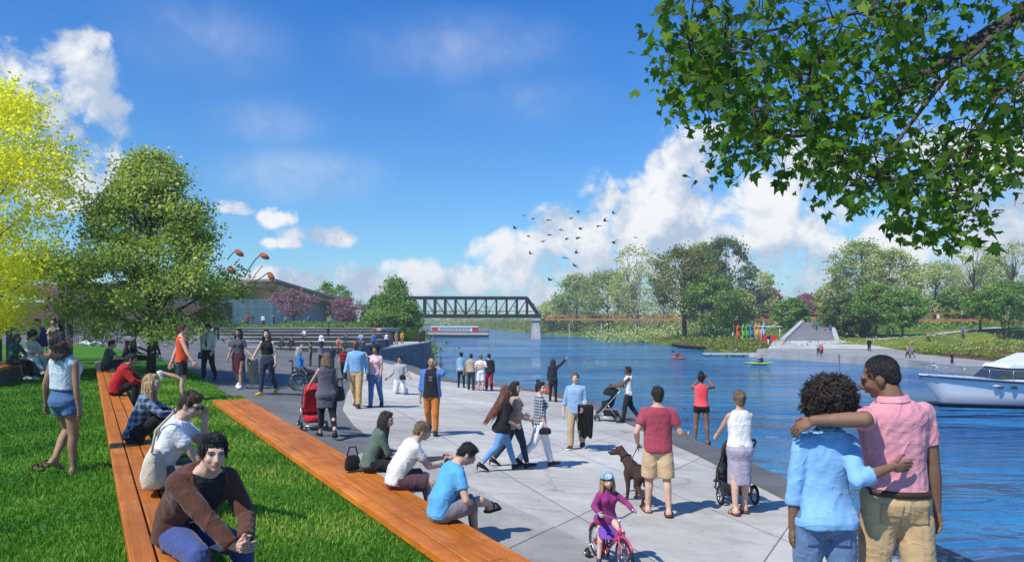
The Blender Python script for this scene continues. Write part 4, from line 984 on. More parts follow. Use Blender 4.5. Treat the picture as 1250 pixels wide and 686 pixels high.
o = mass('clipped_hedge', 'dark clipped hedge behind the lawn beyond the pergola', bumpline(rng, 420, hedge, .5, .45), .24, L_DRK, 11, kind=None); o['category'] = 'hedge'
def flow(t): x = lerp(-58, -24, t); y = 92+rng.uniform(-1.5, 1.5); return (x, y, gl(y)+.05)
mass('flower_bed', 'low planting strip in front of the pavilion', bumpline(rng, 300, flow, .5, .35), .26, L_GRN, 12)
def hedge2(t): x = lerp(-29, -18.5, t); return (x, 94+rng.uniform(-.5, .5), 3.9+rng.random()*.5)
o = mass('clipped_hedge', 'low green hedge between the two pink trees above the terraces', bumpline(rng, 130, hedge2, .4, .4), .26, L_GRN, 13, kind=None); o['category'] = 'hedge'
def mulch_plants(t): y = lerp(48, 98, t); x = fb_edge(y)+rng.uniform(7, 16); return (x, y, fb_z(x, y)-.05)
mass('bank_undergrowth', 'fresh green planting above the far landing', bumpline(rng, 260, mulch_plants, .9, .55), .34, L_SHR, 14)
def meadow(t): y = lerp(66, 103, t); return (fb_edge(y)+rng.uniform(8, 34), y, fb_z(fb_edge(y)+8, y)-.05)
def meadow2(t): p = meadow(t); return (p[0], p[1], fb_z(p[0], p[1])-.05)
mass('bank_meadow', 'loose pale meadow grass between the path and the far landing', bumpline(rng, 520, meadow2, .9, .35), .26, L_PAL, 51)
# grass blades on the lawn
rng = np.random.default_rng(5); Q = []; T = []
N = 230000
yy = 3.6+(rng.random(N)**1.9)*22; xx = np.empty(N)
cx = -yy*.36; xx = cx+rng.uniform(-1, 1, N)*(yy*.36+1.5)
keep = np.array([inpoly(a, b_, LAWN_POLY) for a, b_ in zip(xx, yy)]); xx, yy = xx[keep], yy[keep]
zz = np.array([lawn_z(a, b_)+.02 for a, b_ in zip(xx, yy)])
n = len(xx); hgt = rng.uniform(.025, .062, n)*(1+.25*np.sin(xx*1.7)*np.sin(yy*1.3)); wd = .0045+.00075*yy; an = rng.uniform(0, 2*pi, n); ln = rng.normal(0, .022, (n, 2))
A = np.stack([xx-np.cos(an)*wd, yy-np.sin(an)*wd, zz-.01], 1); B_ = np.stack([xx+np.cos(an)*wd, yy+np.sin(an)*wd, zz-.01], 1); Cc = np.stack([xx+ln[:, 0], yy+ln[:, 1], zz+hgt], 1)
patch = .45+.22*np.sin(xx*.9+yy*.5)+.2*np.sin(xx*2.3-yy*1.7)+.18*np.sin(xx*5.1+1.3*np.sin(yy*3.7))*np.sin(yy*4.3+xx)
L_GRS = leafmat('grass_blades', (.045, .155, .010), (.17, .38, .028), .3, .6, c3=(.36, .44, .08))
setp(put('lawn_grass', quad_mesh('lawn_grass', np.stack([A, B_, Cc], 1), np.clip(patch+rng.normal(0, .22, n), 0, 1)), L_GRS, smooth=False), 'short bright green grass covering the lawn', kind='stuff')
# the maple branch hanging into the view, its trunk beyond the right edge
def maple():
    t = thing('maple_tree', 'dark green maple branch hanging over the promenade from above', 'tree', (8.6, 6.2, 1.9)); o = V(t.location); r_ = random.Random(11); rng = np.random.default_rng(11)
    mb = MB(); q = lambda u, v, y: px(u, v, y)-o
    limbs = [[q(1960, 200, 6.2), q(1700, -30, 6.4), q(1430, -60, 6.6), q(1240, 20, 6.6), q(1130, 90, 6.7), q(1060, 140, 6.8), q(980, 165, 6.9), q(890, 170, 7.0)],
             [q(1430, -60, 6.6), q(1300, 60, 6.2), q(1215, 120, 6.1), q(1180, 190, 6.0), q(1165, 260, 5.9)],
             [q(1430, -60, 6.6), q(1280, -40, 7.2), q(1120, 0, 7.4), q(980, 30, 7.5), q(870, 50, 7.6), q(815, 60, 7.7)],
             [q(1240, 20, 6.6), q(1150, 100, 6.0), q(1090, 180, 5.9), q(1060, 235, 5.9)],
             [q(1700, -30, 6.4), q(1500, -200, 6.6), q(1200, -180, 7.0), q(950, -120, 7.3)],
             [q(1300, 60, 6.2), q(1260, 140, 5.7), q(1250, 215, 5.6)]]
    rad = [.20, .055, .05, .04, .08, .035]
    mb.tube([V((0, 0, -.3)), V((.1, .05, 2.0)), q(1960, 200, 6.2)], [.34, .28, .22], 12)
    for L_, r0 in zip(limbs, rad): mb.tube(L_, [lerp(r0, .008, (i/(len(L_)-1))**.5) for i in range(len(L_))], 7)
    zones = [(862, 50, 52, 48, 30), (930, 70, 90, 80, 56), (1030, 80, 110, 95, 78), (1140, 70, 110, 90, 66), (1240, 70, 90, 100, 52), (905, 150, 45, 40, 20), (960, 170, 60, 38, 28), (1030, 205, 60, 40, 32), (1080, 235, 34, 26, 16), (1150, 205, 50, 60, 40), (1160, 265, 42, 28, 22),
             (1210, 190, 45, 36, 22), (1240, 165, 40, 48, 24), (828, 112, 10, 18, 5), (812, 78, 8, 14, 4), (830, 25, 26, 34, 12), (880, 110, 50, 40, 26), (1000, -80, 200, 70, 60), (1250, -90, 220, 80, 60), (1400, 60, 110, 130, 55), (1450, 200, 90, 70, 30), (884, 200, 10, 12, 3)]
    pts = [L_[i].lerp(L_[i+1], j/9) for L_ in limbs for i in range(len(L_)-1) for j in range(9)]; P = []
    for (u, v, ru, rv, n) in zones:
        for i in range(n):
            a, r = r_.uniform(0, 2*pi), math.sqrt(r_.random()); c = q(u+ru*r*math.cos(a), v+rv*r*math.sin(a), r_.uniform(5.5, 7.8))
            nb = min(pts, key=lambda p: (p-c).length+r_.uniform(0, .25)); m_ = nb.lerp(c, .55)+V((r_.gauss(0, .07), r_.gauss(0, .07), .08)); mb.tube([nb, nb.lerp(m_, .5)+V((0, r_.gauss(0, .04), r_.gauss(0, .04))), m_, c], [.008, .006, .004, .002], 4); pts.append(m_)
            for k in range(r_.randint(5, 10)): P.append(c+V((r_.gauss(0, .14), r_.gauss(0, .14), r_.gauss(-.03, .10))))
    put('trunk', mb, M_BARK, t)
    half = [(0, 0), (.10, -.03), (.34, -.10), (.30, .06), (.50, .20), (.34, .26), (.40, .46), (.20, .42), (.13, .56), (.10, .70)]
    out = half+[(0, 1.0)]+[(-x, y) for x, y in half[:0:-1]]
    out = np.array(out); n = len(P); P = np.array(P); nr = rng.normal(size=(n, 3)); nr[:, 2] += .7; nr[:, 1] -= .3; nr /= np.linalg.norm(nr, axis=1)[:, None]
    tt = rng.normal(size=(n, 3)); tt[:, 2] -= .9; tt -= nr*(tt*nr).sum(1)[:, None]; tt /= np.linalg.norm(tt, axis=1)[:, None]; bt = np.cross(nr, tt); s_ = rng.uniform(.055, .135, n)
    Q = P[:, None]+(bt[:, None]*out[None, :, :1]+tt[:, None]*out[None, :, 1:]-nr[:, None]*(np.abs(out[None, :, :1])*rng.uniform(.1, .9, n)[:, None, None]+out[None, :, 1:]**2*rng.uniform(.0, .5, n)[:, None, None]))*s_[:, None, None]
    put('crown', quad_mesh('maple_crown', Q, np.clip(rng.normal(.45, .25, n), 0, 1)), L_MAP, t, smooth=False)
maple()
# ------------------------------------------------------------------ amphitheatre terraces, pavilion, pergola, bridge, boardwalk, landing
xr_ = [-10.7, -10.6, -11.0, -11.6, -12.8, -14.4]
for i in range(6):
    y0 = 46.5+6.3*i; z = 2.95+.17*i; mb = MB(); x0, x1 = -34+.6*i, xr_[i]
    mb.box(((x0+x1)/2, y0+3.4, z-1), (x1-x0, 6.3, 2)); o = setp(put('terrace_tread', mb, M_ASPH, smooth=False), kind='structure')
    t = thing('terrace_seat_wall', ('lowest', 'second lowest', 'third lowest', 'third highest', 'second highest', 'topmost')[i]+' dark stone seating step of the riverside terraces', 'seating step', ((x0+x1)/2, y0, z), 0, 'stone seating steps of the riverside terraces')
    mb = MB(); mb.box((0, .25, -.30), (x1-x0-.02, .5, 1.16)); put('step_face', mb, concrete('dark_riser', (.045, .048, .052), None, .3), t, smooth=False)
    mb = MB(); mb.box((0, .27, .305), (x1-x0, .56, .05)); put('seat_slab', mb, concrete('seat_slab', (.44, .43, .41), None, .15), t, smooth=False)
mb = MB(); mb.prism([(-16, 58), (-10.9, 53.2), (-8.7, 77), (-9.2, 84), (-20, 84)], -1, 2.62); setp(put('promenade', mb, M_WALLC, smooth=False), kind='structure')
mb = MB(); mb.prism([(-15.5, 58.5), (-11.4, 54.5), (-9.2, 77), (-9.6, 83), (-19, 83)], 2.55, 2.63); setp(put('promenade_paving', mb, M_CONC, smooth=False), kind='structure')
mb = MB(); mb.prism([(-80, 84.5), (-15, 84.5), (-13.5, 88), (-20, 90), (-80, 89)], 2, 4.0); setp(put('upper_path', mb, M_CONC, smooth=False), kind='structure')
mb = MB(); mb.prism([(-75, 54), (-19, 54), (-21, 57.5), (-75, 57.5)], lambda x, y: gl(y)-.2, lambda x, y: plaza_z(x, y)+.03); setp(put('cross_path', mb, M_CONC, smooth=False), kind='structure')
# pavilion: timber soffit roof over a curtain wall
def pavilion():
    t = thing('pavilion', 'wide flat roofed pavilion with timber soffit and tall glass walls', 'building', (0, 0, 0))
    A, Bc, Cc = V((-78, 128)), V((-40.5, 124)), V((-37.5, 148)); base = 4.2
    wg = lambda n, a, b, z0, z1, m, th=.3: None
    GL = mat('pavilion_glass', (.50, .54, .55), .25, .3, .5, spec=.5); MU = mat('pale_mullion', (.68, .72, .75), .5); TIM = mat('timber_soffit', (.72, .44, .21), .6, .3, 2, stretch=(.3, 4, 1)); DK = mat('bronze_fascia', (.26, .20, .15), .5)
    def wallseg(a, b, z1):
        d = (b-a).normalized(); L = (b-a).length; mb = MB(); n = V((d.y, -d.x))
        mb.prism([a, b, b-n*.15, a-n*.15], base-.5, z1); put('glass_wall', mb, GL, t, smooth=False)
        mb = MB(); k = int(L/1.5)
        for i in range(k+1): p = a+d*L*i/k+n*.06; mb.box((p.x, p.y, (base+z1)/2), (.13, .2, z1-base), rotz(math.degrees(math.atan2(d.y, d.x))))
        for z in (base+.2, base+2.9, z1-.15):
            for s_ in (0,): p, q = a+n*.06, b+n*.06; mb.bar((p.x, p.y, z), (q.x, q.y, z), .12, .12)
        put('mullion_frame', mb, MU, t, smooth=False)
    wallseg(A, Bc, 8.5); wallseg(Bc, Cc, 7.9)
    mb = MB(); mb.prism([A+V((0, .4)), Bc+V((-.3, .4)), Cc+V((-.5, 0)), Cc+V((-4, 0)), A+V((0, 6))], 8.3, lambda x, y: 10.5 if y < 140 else 8.2); put('timber_frieze', mb, TIM, t, smooth=False)
    mb = MB(); ctr = V((-60, 150)); mb.prism([(-80, 131), (-56, 128.8), (-42.5, 127), (-41, 149), (-80, 149)], base-.5, 8.5); put('back_wall', mb, mat('dark_core', (.10, .115, .13), .6), t, smooth=False)
    # roof slab: rises to the near corner, falls away to the right
    P = [(-86, 122, 10.2), (-38.2, 119, 11.15), (-32.4, 148, 8.2), (-86, 152, 8.6)]
    lo = [V(p) for p in P]; hi = [V((p[0], p[1], p[2]+.42)) for p in P]
    mb = MB(); mb.rings([lo, hi]); put('roof', mb, DK, t, smooth=False)
    mb = MB(); k = [(-84, 123, 9.75), (-39.0, 120.4, 10.7), (-33.6, 147, 7.9), (-84, 151, 8.3)]; mb.rings([[V(p)+V((0, 0, -.25)) for p in k], [V(p)+V((0, 0, .42)) for p in k]]); put('soffit', mb, TIM, t, smooth=False)
    for i in range(9):
        u = i/8; a = V(k[0]).lerp(V(k[1]), u); mb = MB(); mb.bar(a+V((.6, .5, -.5)), a+V((1.2, 6, -1.0)), .3, .6); put('roof_beam', mb, TIM, t, smooth=False)
    for i in range(6):
        u = i/5.5; a = V(A).lerp(V(Bc), u); mb = MB(); mb.tube([(a.x, a.y-1.6, base-.4), (a.x, a.y-1.6, 9.7)], .16, 8); put('column', mb, TIM, t)
    mb = MB(); mb.box((-51.5, 124.6, base+2.3), (2.2, .3, 5), None); put('entrance_portal', mb, TIM, t, smooth=False)
pavilion()
def low_building():
    t = thing('waterside_house', 'low white building with dark windows right of the smaller pink tree', 'building', (-29, 146, 4.2))
    mb = MB(); mb.box((0, 4, 1.6), (13, 8, 3.6)); put('wall', mb, mat('white_render', (.62, .64, .67), .7, .08), t, smooth=False)
    mb = MB(); mb.box((0, 4, 3.55), (13.8, 8.8, .35)); put('roof', mb, mat('zinc_roof', (.34, .37, .42), .4), t, smooth=False)
    for i, x in enumerate((-5, -2.6, 0, 2.4, 5)): mb = MB(); mb.box((x, -.02, 1.5), (1.3, .08, 1.8)); put('window', mb, mat('dark_glass', (.05, .07, .10), .1, spec=.8), t, smooth=False)
low_building()
def garden_wall():
    t = setp(put('brick_building', MB().box((-66, 92, 5.5), (60, 6, 3.2)), mat('red_brick', (.085, .05, .04), .85, .25, 3), smooth=False), 'long low brick building glimpsed behind the hedge and pergola', 'building')
garden_wall()
# pergola at the left edge
def pergola():
    o = V((-18.6, 28.0, gl(28))); t = thing('pergola', 'black steel pergola with slatted roof at the left edge', 'pergola', o); M = mat('black_steel', (.018, .020, .026), .4)
    for x, y in ((2.1, -1.0), (1.45, .6), (-.2, -1.0), (-.9, .6), (-2.2, -1.0)):
        mb = MB(); mb.box((x, y, 1.75), (.16, .16, 3.6)); bevel(put('post', mb, M, t, smooth=False), .01, 1)
    mb = MB()
    for y in (-1.2, .8): mb.bar((-4.5, y, 3.55), (2.6, y, 3.55), .16, .28)
    put('beam', mb, M, t, smooth=False)
    for i in range(16):
        mb = MB(); x = -4.4+i*.46; mb.bar((x, -1.9, 3.84), (x, 2.2, 3.84), .07, .22); put('roof_slat', mb, M, t, smooth=False)
pergola()
# railway truss bridge
def bridge():
    x0, x1, y = -36.5, 7.2, 194.0; z0, z1 = 5.7, 10.7; W_ = 5.5; t = thing('truss_bridge', 'long dark steel truss footbridge crossing the river', 'bridge', (x0, y, z0)); M = mat('navy_steel', (.009, .010, .017), .5, .2, 3)
    a0 = rotz(2.0); q = lambda x, yy, z: a0 @ V((x-x0, yy, 0))+V((0, 0, z-z0))
    xe = x1-3.2; n = 15; st = (xe-x0)/n
    for s_, yy in ((0, -W_/2), (1, W_/2)):
        mb = MB(); mb.bar(q(x0, yy, z1), q(xe, yy, z1-.05), .6, .75); put('top_chord', mb, M, t, smooth=False)
        mb = MB(); mb.bar(q(x0, yy, z0+.2), q(x1+.4, yy, z0+.2), .6, .95); put('bottom_chord', mb, M, t, smooth=False)
        mb = MB(); mb.bar(q(xe-.1, yy, z1), q(x1, yy, z0+.3), .65, .6); put('end_post', mb, M, t, smooth=False)
        for i in range(n+1):
            x = x0+i*st; mb = MB(); mb.bar(q(x, yy, z0+.4), q(x, yy, z1-.2), .42, .36); put('post', mb, M, t, smooth=False)
            if i < n:
                mb = MB(); a, b = (z1-.2, z0+.4) if i < n*.55 else (z0+.4, z1-.2); mb.bar(q(x, yy+.02, a), q(x+st, yy+.02, b), .15, .15); put('diagonal', mb, M, t, smooth=False)
        mb = MB(); mb.bar(q(x0, yy*.9, z0+1.5), q(x1, yy*.9, z0+1.5), .1, .1); put('handrail', mb, M, t, smooth=False)
    for i in range(0, n+1, 2): mb = MB(); mb.bar(q(x0+i*st, -W_/2, z1), q(x0+i*st, W_/2, z1), .25, .25); put('cross_strut', mb, M, t, smooth=False)
    mb = MB(); mb.bar(q((xe+x1)/2, -W_/2, (z0+z1)/2+.8), q((xe+x1)/2, W_/2, (z0+z1)/2+.8), .4, .4); put('portal_strut', mb, M, t, smooth=False)
    mb = MB(); rs = [[q(x, -W_/2+.2, z0-.2), q(x, W_/2-.2, z0-.2), q(x, W_/2-.2, z0+.05), q(x, -W_/2+.2, z0+.05)] for x in (x0, x1+.3)]; mb.rings(rs); put('deck', mb, mat('bridge_deck', (.16, .14, .12), .8), t, smooth=False)
    p = a0 @ V((x1-1.0-x0, 0, 0))+V((x0, y, 0)); c = thing('bridge_pier', 'pale concrete pier under the right end of the truss bridge', 'pier', p)
    mb = MB(); mb.rings([[V((sx*w, sy*d, z)) for sx, sy in ((-1, -1), (1, -1), (1, 1), (-1, 1))] for w, d, z in ((1.25, 3.6, -1), (.95, 3.2, 4.7))]); put('shaft', mb, M_CONC, c, smooth=False)
    mb = MB(); mb.box((0, 0, 4.98), (2.6, 7.2, .55)); put('cap', mb, M_CONC, c, smooth=False)
    p = V((x0-1.5, y, 0)); c = thing('bridge_abutment', 'concrete abutment carrying the left end of the truss bridge', 'pier', p); mb = MB(); mb.box((-3, 0, 2.4), (9, 8, 5.6)); put('block', mb, M_WALLC, c, smooth=False)
bridge()
# long boardwalk with orange rails from the bridge through the trees
def boardwalk():
    pts = [(8.0, 196.3), (30, 176), (52, 158), (58, 144), (63, 130), (68, 124), (82, 120), (110, 114), (160, 112)]
    t = thing('boardwalk', 'raised boardwalk with rust orange rails running through the far bank trees', 'boardwalk', (8, 196.3, 5.1)); o = V((8, 196.3, 5.1)); OR = mat('corten_orange', (.42, .12, .035), .6, .2, 2); zz = lambda y: 5.1-.12*(196-y)/80
    P3 = [V((x, y, zz(y)))-o for x, y in pts]
    def path(off, dz):
        r = []
        for i, p in enumerate(P3):
            d = (P3[min(i+1, len(P3)-1)]-P3[max(i-1, 0)]).normalized(); r.append(p+V((d.y, -d.x, 0))*-off+V((0, 0, dz)))
        return r
    def sweep(name, off, dz, w, h, m):
        c = path(off, dz); mb = MB(); rs = []
        for i, p in enumerate(c):
            d = (c[min(i+1, len(c)-1)]-c[max(i-1, 0)]).normalized(); x = V((d.y, -d.x, 0)); u = V((0, 0, 1)); rs.append([p-x*w/2-u*h/2, p-x*w/2+u*h/2, p+x*w/2+u*h/2, p+x*w/2-u*h/2][::-1])
        mb.rings(rs); put(name, mb, m, t, smooth=False)
    sweep('deck', 0, -.05, 3.2, .16, mat('grey_boards', (.30, .27, .23), .8)); 
    for s_ in (-1, 1): sweep('edge_beam', s_*1.68, -.10, .16, .42, OR); sweep('top_rail', s_*1.66, 1.1, .10, .11, OR)
    c = path(0, 0); L = 0
    for i in range(len(c)-1):
        d = c[i+1]-c[i]; k = max(1, int(d.length/9))
        for j in range(k):
            p = c[i]+d*(j/k); n = V((d.y, -d.x, 0)).normalized(); g = fb_z(p.x+o.x, p.y+o.y)-o.z-.3
            mb = MB(); mb.box((p.x+n.x*1.0, p.y+n.y*1.0, (g-.1)/2), (.22, .22, -g)); mb2 = mb
            put('support_post', mb, M_CONC, t, smooth=False)
            for s_ in (-1, 1): mb = MB(); q = p+n*s_*1.66; mb.box((q.x, q.y, .5), (.07, .07, 1.15)); put('rail_post', mb, OR, t, smooth=False)
boardwalk()
# far landing: dock apron, wide steps, cheek walls, paths, mulch
DK = [(32.2, 97), (41.8, 77.8), (41.5, 60), (46, 38), (58, 38), (49.6, 68), (47.6, 85), (50.6, 98), (38, 101)]
mb = MB(); mb.prism(DK, -1, lambda x, y: .60+(y-64)*.016); setp(put('landing_apron', mb, M_DOCK, smooth=False), kind='structure')
mb = MB(); mb.prism([(34, 98), (50.5, 98), (47, 104.2), (37, 104.2)], 0, lambda x, y: 1.16+(y-98)*.14); setp(put('landing_ramp', mb, M_CONC, smooth=False), kind='structure')
def stair():
    t = thing('landing_stairs', 'wide grey stone steps climbing from the far landing to the boardwalk', 'stairs', (42, 104, 0)); n = 10; o = V((42, 104, 0))
    Lx = lambda y: lerp(38.7, 49.6, (y-104)/21); Rx = lambda y: lerp(45.4, 53.6, (y-104)/21); zt = lambda y: lerp(2.05, 4.45, (y-104)/21)
    mb = MB()
    for i in range(n):
        y0, y1 = 104+21*i/n, 104+21*(i+1)/n+.3; z = zt(y1); mb.rings([[V((Lx(y0), y0, k))-o, V((Rx(y0), y0, k))-o, V((Rx(y1), y1, k))-o, V((Lx(y1), y1, k))-o] for k in (0, z)])
    mb.rings([[V((Lx(125), 125.4, k))-o, V((Rx(125), 125.4, k))-o, V((Rx(125)+1, 131, k))-o, V((Lx(125)+1, 131, k))-o] for k in (0, 4.5)])
    put('steps', mb, concrete('stair_stone', (.27, .265, .28), None, .12), t, smooth=False)
    for fx, s_ in ((Lx, -1), (Rx, 1)):
        mb = MB(); w = .35; mb.rings([[V((fx(y)+s_*.4-w, y, 0))-o, V((fx(y)+s_*.4+w, y, 0))-o, V((fx(y)+s_*.4+w, y, zt(y)+.35))-o, V((fx(y)+s_*.4-w, y, zt(y)+.35))-o][::-1] for y in (103, 125.5)]); put('cheek_wall', mb, M_CONC, t, smooth=False)
stair()
def ribbon(name, pts, w, m, zf, dz):
    c = [V((x, y, 0)) for x, y in pts]; rows = []
    cc = []
    for i in range(len(c)-1): cc += [c[i].lerp(c[i+1], j/6) for j in range(6)]
    cc.append(c[-1])
    for i, p in enumerate(cc):
        d = (cc[min(i+1, len(cc)-1)]-cc[max(i-1, 0)]).normalized(); n = V((d.y, -d.x, 0)); rows.append([V(((p+n*k*w/2).x, (p+n*k*w/2).y, zf((p+n*k*w/2).x, (p+n*k*w/2).y)+dz)) for k in (-1, -.5, 0, .5, 1)])
    mb = MB(); mb.grid(rows, flip=False); setp(put(name, mb, m), kind='structure')
ribbon('bank_path', [(50, 104), (58, 103.5), (68, 106), (78, 113), (92, 118), (120, 116), (170, 112)], 2.6, M_CONC, fb_z, .12)
def mulchbed(name, P): poly_sheet(name, P, M_MULCH, fb_z, .07, 1.2)
mulchbed('mulch_bed', [(29, 128), (32.2, 116), (33.6, 102), (40, 103), (46, 106), (46, 118), (40, 132), (30, 140)])
mulchbed('mulch_bed', [(48.2, 84), (50.2, 68), (56, 46), (72, 46), (60, 68), (58, 84), (53, 89)])
def pontoon():
    t = thing('floating_pontoon', 'pale floating pontoon at the corner of the far landing', 'pontoon', (29.2, 99.5, 0), math.radians(-8)); mb = MB(); mb.box((0, 0, .38), (6.6, 2.2, .14)); put('deck', mb, M_CONC, t, smooth=False)
    for x in (-2.2, 0, 2.2): mb = MB(); mb.tube([(x, -.9, .14), (x, .9, .14)], .22, 10); put('float', mb, mat('white_float', (.7, .7, .68), .6), t)
    mb = MB(); mb.box((3.1, -1.5, .30), (1.4, 1.0, .5)); put('fender_block', mb, M_CONC, t, smooth=False)
pontoon()
def kiosk():
    g = fb_z(44.5, 112); t = thing('rental_kiosk', 'red counter kiosk with a thin pale canopy beside the upright kayaks', 'kiosk', (38.6, 111, fb_z(38.6, 111)+.15))
    mb = MB(); mb.box((0, 0, .6), (2.3, 1.1, 1.2)); bevel(put('counter', mb, mat('red_panel', (.62, .045, .035), .5, .1), t, smooth=False), .03, 1)
    mb = MB(); mb.box((0, 0, 2.5), (3.2, 2.2, .12)); put('canopy', mb, mat('canopy_fabric', (.6, .6, .62), .7), t, smooth=False)
    for x in (-1.4, 1.4):
        for y in (-.9, .9): mb = MB(); mb.tube([(x, y, 0), (x, y, 2.5)], .045, 6); put('post', mb, WHITEP, t)
kiosk()
# ------------------------------------------------------------------ people
def walk(m=1, a=22, b=None, arms=True, **k):
    f, r = (a, 8, 2, -8), (-a*.8 if b is None else b, 24, 2, 26)
    p = dict(legL=f, legR=r) if m > 0 else dict(legL=r, legR=f)
    if arms:
        B_, F_ = ((.20, -.32, -1), (.10, .0, -1)), ((.18, .28, -1), (.04, .75, -1)); p['armL'], p['armR'] = (B_, F_) if m > 0 else (F_, B_)
    p.update(k); return p
def at(u, v, zf=plaza_z, hpx=None):
    p = hit(u, v, zf); return (p, hpx*p.y/F) if hpx else p
SK = dict
def top(c, sleeve='short', pat=None, col2=(.8, .8, .8), cell=.05, **k): return dict(m=fab(c, pat, col2, cell=cell), sleeve=sleeve, **k)
def bot(c, type='trousers', pat=None, col2=(.8, .8, .8), **k): return dict(m=fab(c, pat, col2), type=type, **k)
def P(label, u, v, hpx, yaw, zf=plaza_z, Hs=1.0, **k):
    p, H = at(u, v, zf, hpx); return person(label, p, yaw, H*Hs, **k)
DEN, DDEN, LDEN = '2f4766', '1d2c45', '5f8db8'
GW = 'people walking and standing on the plaza'
# --- the couple in front, on the raised step they stand on
ZS = CZ-(807-390)/205
setp(put('viewing_step', MB().box((2.6, 4.3, ZS/2-.0), (4.2, 2.2, ZS)), M_BAND, smooth=False), kind='structure')
LM, LW = px(1094, 807, 4.39), px(1006, 807, 4.36); LM.z = LW.z = ZS
man = person('man in pink polo shirt and beige trousers hugging the woman in denim blue shirt', LM, 0, 1.82, 'm', 'brown', ('buzz', 'black'), lod=0, group=None,
    pose=dict(side=-4, hip=2, closed=1, head=(58, 20, -8), legL=(4, 4, 4), legR=(-6, 6, 4, 8), armL=dict(to=loc_of(LM, 0, px(993, 513, 4.22)), hint=(-.3, -.9, .1)), hdL=(-.72, .5, -.5), tdL=(-.2, .9, .5), pnL=(.1, .3, -1), curlL=26,
              armR=((.16, .02, -1), (.14, .10, -1)), curlR=34, tdR=(-.25, .95, 0)),
    top=dict(m=fab('e39aa4'), sleeve='short', hem=.548, inf=.006, loose=.3, fold=.007), bottom=dict(m=fab('c2a377'), fit='straight', waist=.563, belt=mat('belt_leather', (.05, .025, .015), .5), fold=.006), shoes=('dress', '3a2a20'), collar=fab('e39aa4'))
wom = person('curly haired woman in denim blue shirt and jeans with arm round the man', LW, 0, 1.63, 'f', 'brown', ('curly', 'dkbrown'), lod=0,
    pose=dict(side=3, head=(-30, -6, 6), legL=(3, 3, 3), legR=(-4, 6, 3, 8), armR=dict(to=loc_of(LW, 0, px(1088, 570, 4.20)), hint=(.3, -.8, -.6)), hdR=(1, .12, .02), tdR=(0, -.15, 1), pnR=(0, 1, 0), curlR=12, armL=((.20, -.04, -1), (.03, .10, -1)), curlL=24),
    top=dict(m=fab('86b8e4'), sleeve='roll', hem=.495, inf=.009, loose=.4, fold=.0085, flare=.004), bottom=dict(m=fab('57708f', 'denim'), fit='skinny', fold=.004), shoes=('flat', '40302a'), collar=fab('86b8e4'), curl=1.28)
def quadp(cx, cz, w, h, y=-.12): return [(cx-w/2, y, cz+h/2), (cx+w/2, y, cz+h/2), (cx+w*.44, y, cz-h/2), (cx-w*.44, y, cz-h/2)]
KH, JN = fab('b3946a'), fab('4c6383', 'denim')
stitched(man, 'trousers', 'back_pocket', [(quadp(-.085, .905, .12, .125), None), (quadp(.075, .905, .12, .125), None)], KH, .003)
stitched(man, 'trousers', 'seam', [([(-.004, -.1, 1.01), (-.004, -.1, .87)], .006), ([(-.115, -.1, 1.02), (-.115, -.1, .985)], .016), ([(.10, -.1, 1.02), (.10, -.1, .985)], .016), ([(.0, -.1, 1.02), (.0, -.1, .985)], .016)], fab('9c7f58'), .002)
stitched(man, 'shirt', 'seam', [([(-.22, -.1, 1.435), (-.03, -.1, 1.445), (.17, -.1, 1.435)], .005), ([(-.16, -.1, 1.022), (.14, -.1, 1.022)], .005)], fab('c27f8a'), .0015)
stitched(wom, 'trousers', 'back_pocket', [(quadp(-.078, .78, .115, .12), None), (quadp(.062, .78, .115, .12), None)], JN, .003)
stitched(wom, 'trousers', 'seam', [([(-.006, -.1, .83), (-.006, -.1, .74)], .006)], fab('3b4e6a'), .002)
stitched(wom, 'shirt', 'seam', [([(.006, -.1, 1.255), (.004, -.1, 1.0)], .012), ([(-.13, -.1, .822), (.12, -.1, .822)], .004)], fab('7dafdc'), .0015)
# --- sitting on the lawn deck
def seat(u, v, z): return onz(u, v, z)
ZD = 3.45
bj = seat(224, 666, ZD)
person('young man in dark brown jacket sitting nearest on the lawn deck with clasped hands', bj, -122, 1.74, 'm', 'light', ('short', 'black'), lod=0,
    pose=dict(sit=1, lean=2, bend=41, side=-3, twist=-6, head=(-24, 4, -4), legL=(80, 78, 10, 0), legR=(84, 86, 12, 0), armL=dict(to=(-.04, .60, .13), hint=(-.9, -.3, -.5)), armR=dict(to=(.05, .60, .10), hint=(.9, -.3, -.4)), hdL=(.55, .8, -.15), hdR=(-.55, .8, -.1), tdL=(0, .1, 1), tdR=(0, .1, 1), curlL=38, curlR=38),
    top=dict(m=fab('1c1c20'), sleeve='none', inf=.006, loose=.3), jacket=dict(m=fab('5c392b'), sleeve='long', hem=.50, inf=.014, loose=.45, front=fab('26262a'), open=(.50, .86, .16, .62), neck=.842, fold=.006), bottom=dict(m=fab('3b4a7c', 'denim'), fit='slim'), shoes=('sneaker', '20242a'), chest=(fab('c8c8c8'), .72, .22, .06, 3))
ws = seat(194, 592, ZD)
person('man in white t-shirt holding his hand to his face on the lawn deck', ws, -78, 1.78, 'm', 'light', ('short', 'brown'), lod=1,
    pose=dict(sit=1, lean=4, bend=24, head=(-25, 22, 0), legL=(92, 92, 8), legR=(88, 84, 12), armR=dict(to=(.12, .52, .06), hint=(.8, -.4, -.4)), armL=dict(to=(-.02, .40, .58), hint=(-.5, -.2, -1)), hdL=(.1, .05, 1), tdL=(0, -1, .3), hdR=(-.2, .9, -.2)),
    top=top('e9edf3', loose=.6, hem=.49), bottom=bot('6b6a60', 'shorts', len=.95), shoes=('sneaker', 'd8d8d8'), glasses='sun')
pl_ = seat(166, 538, ZD)
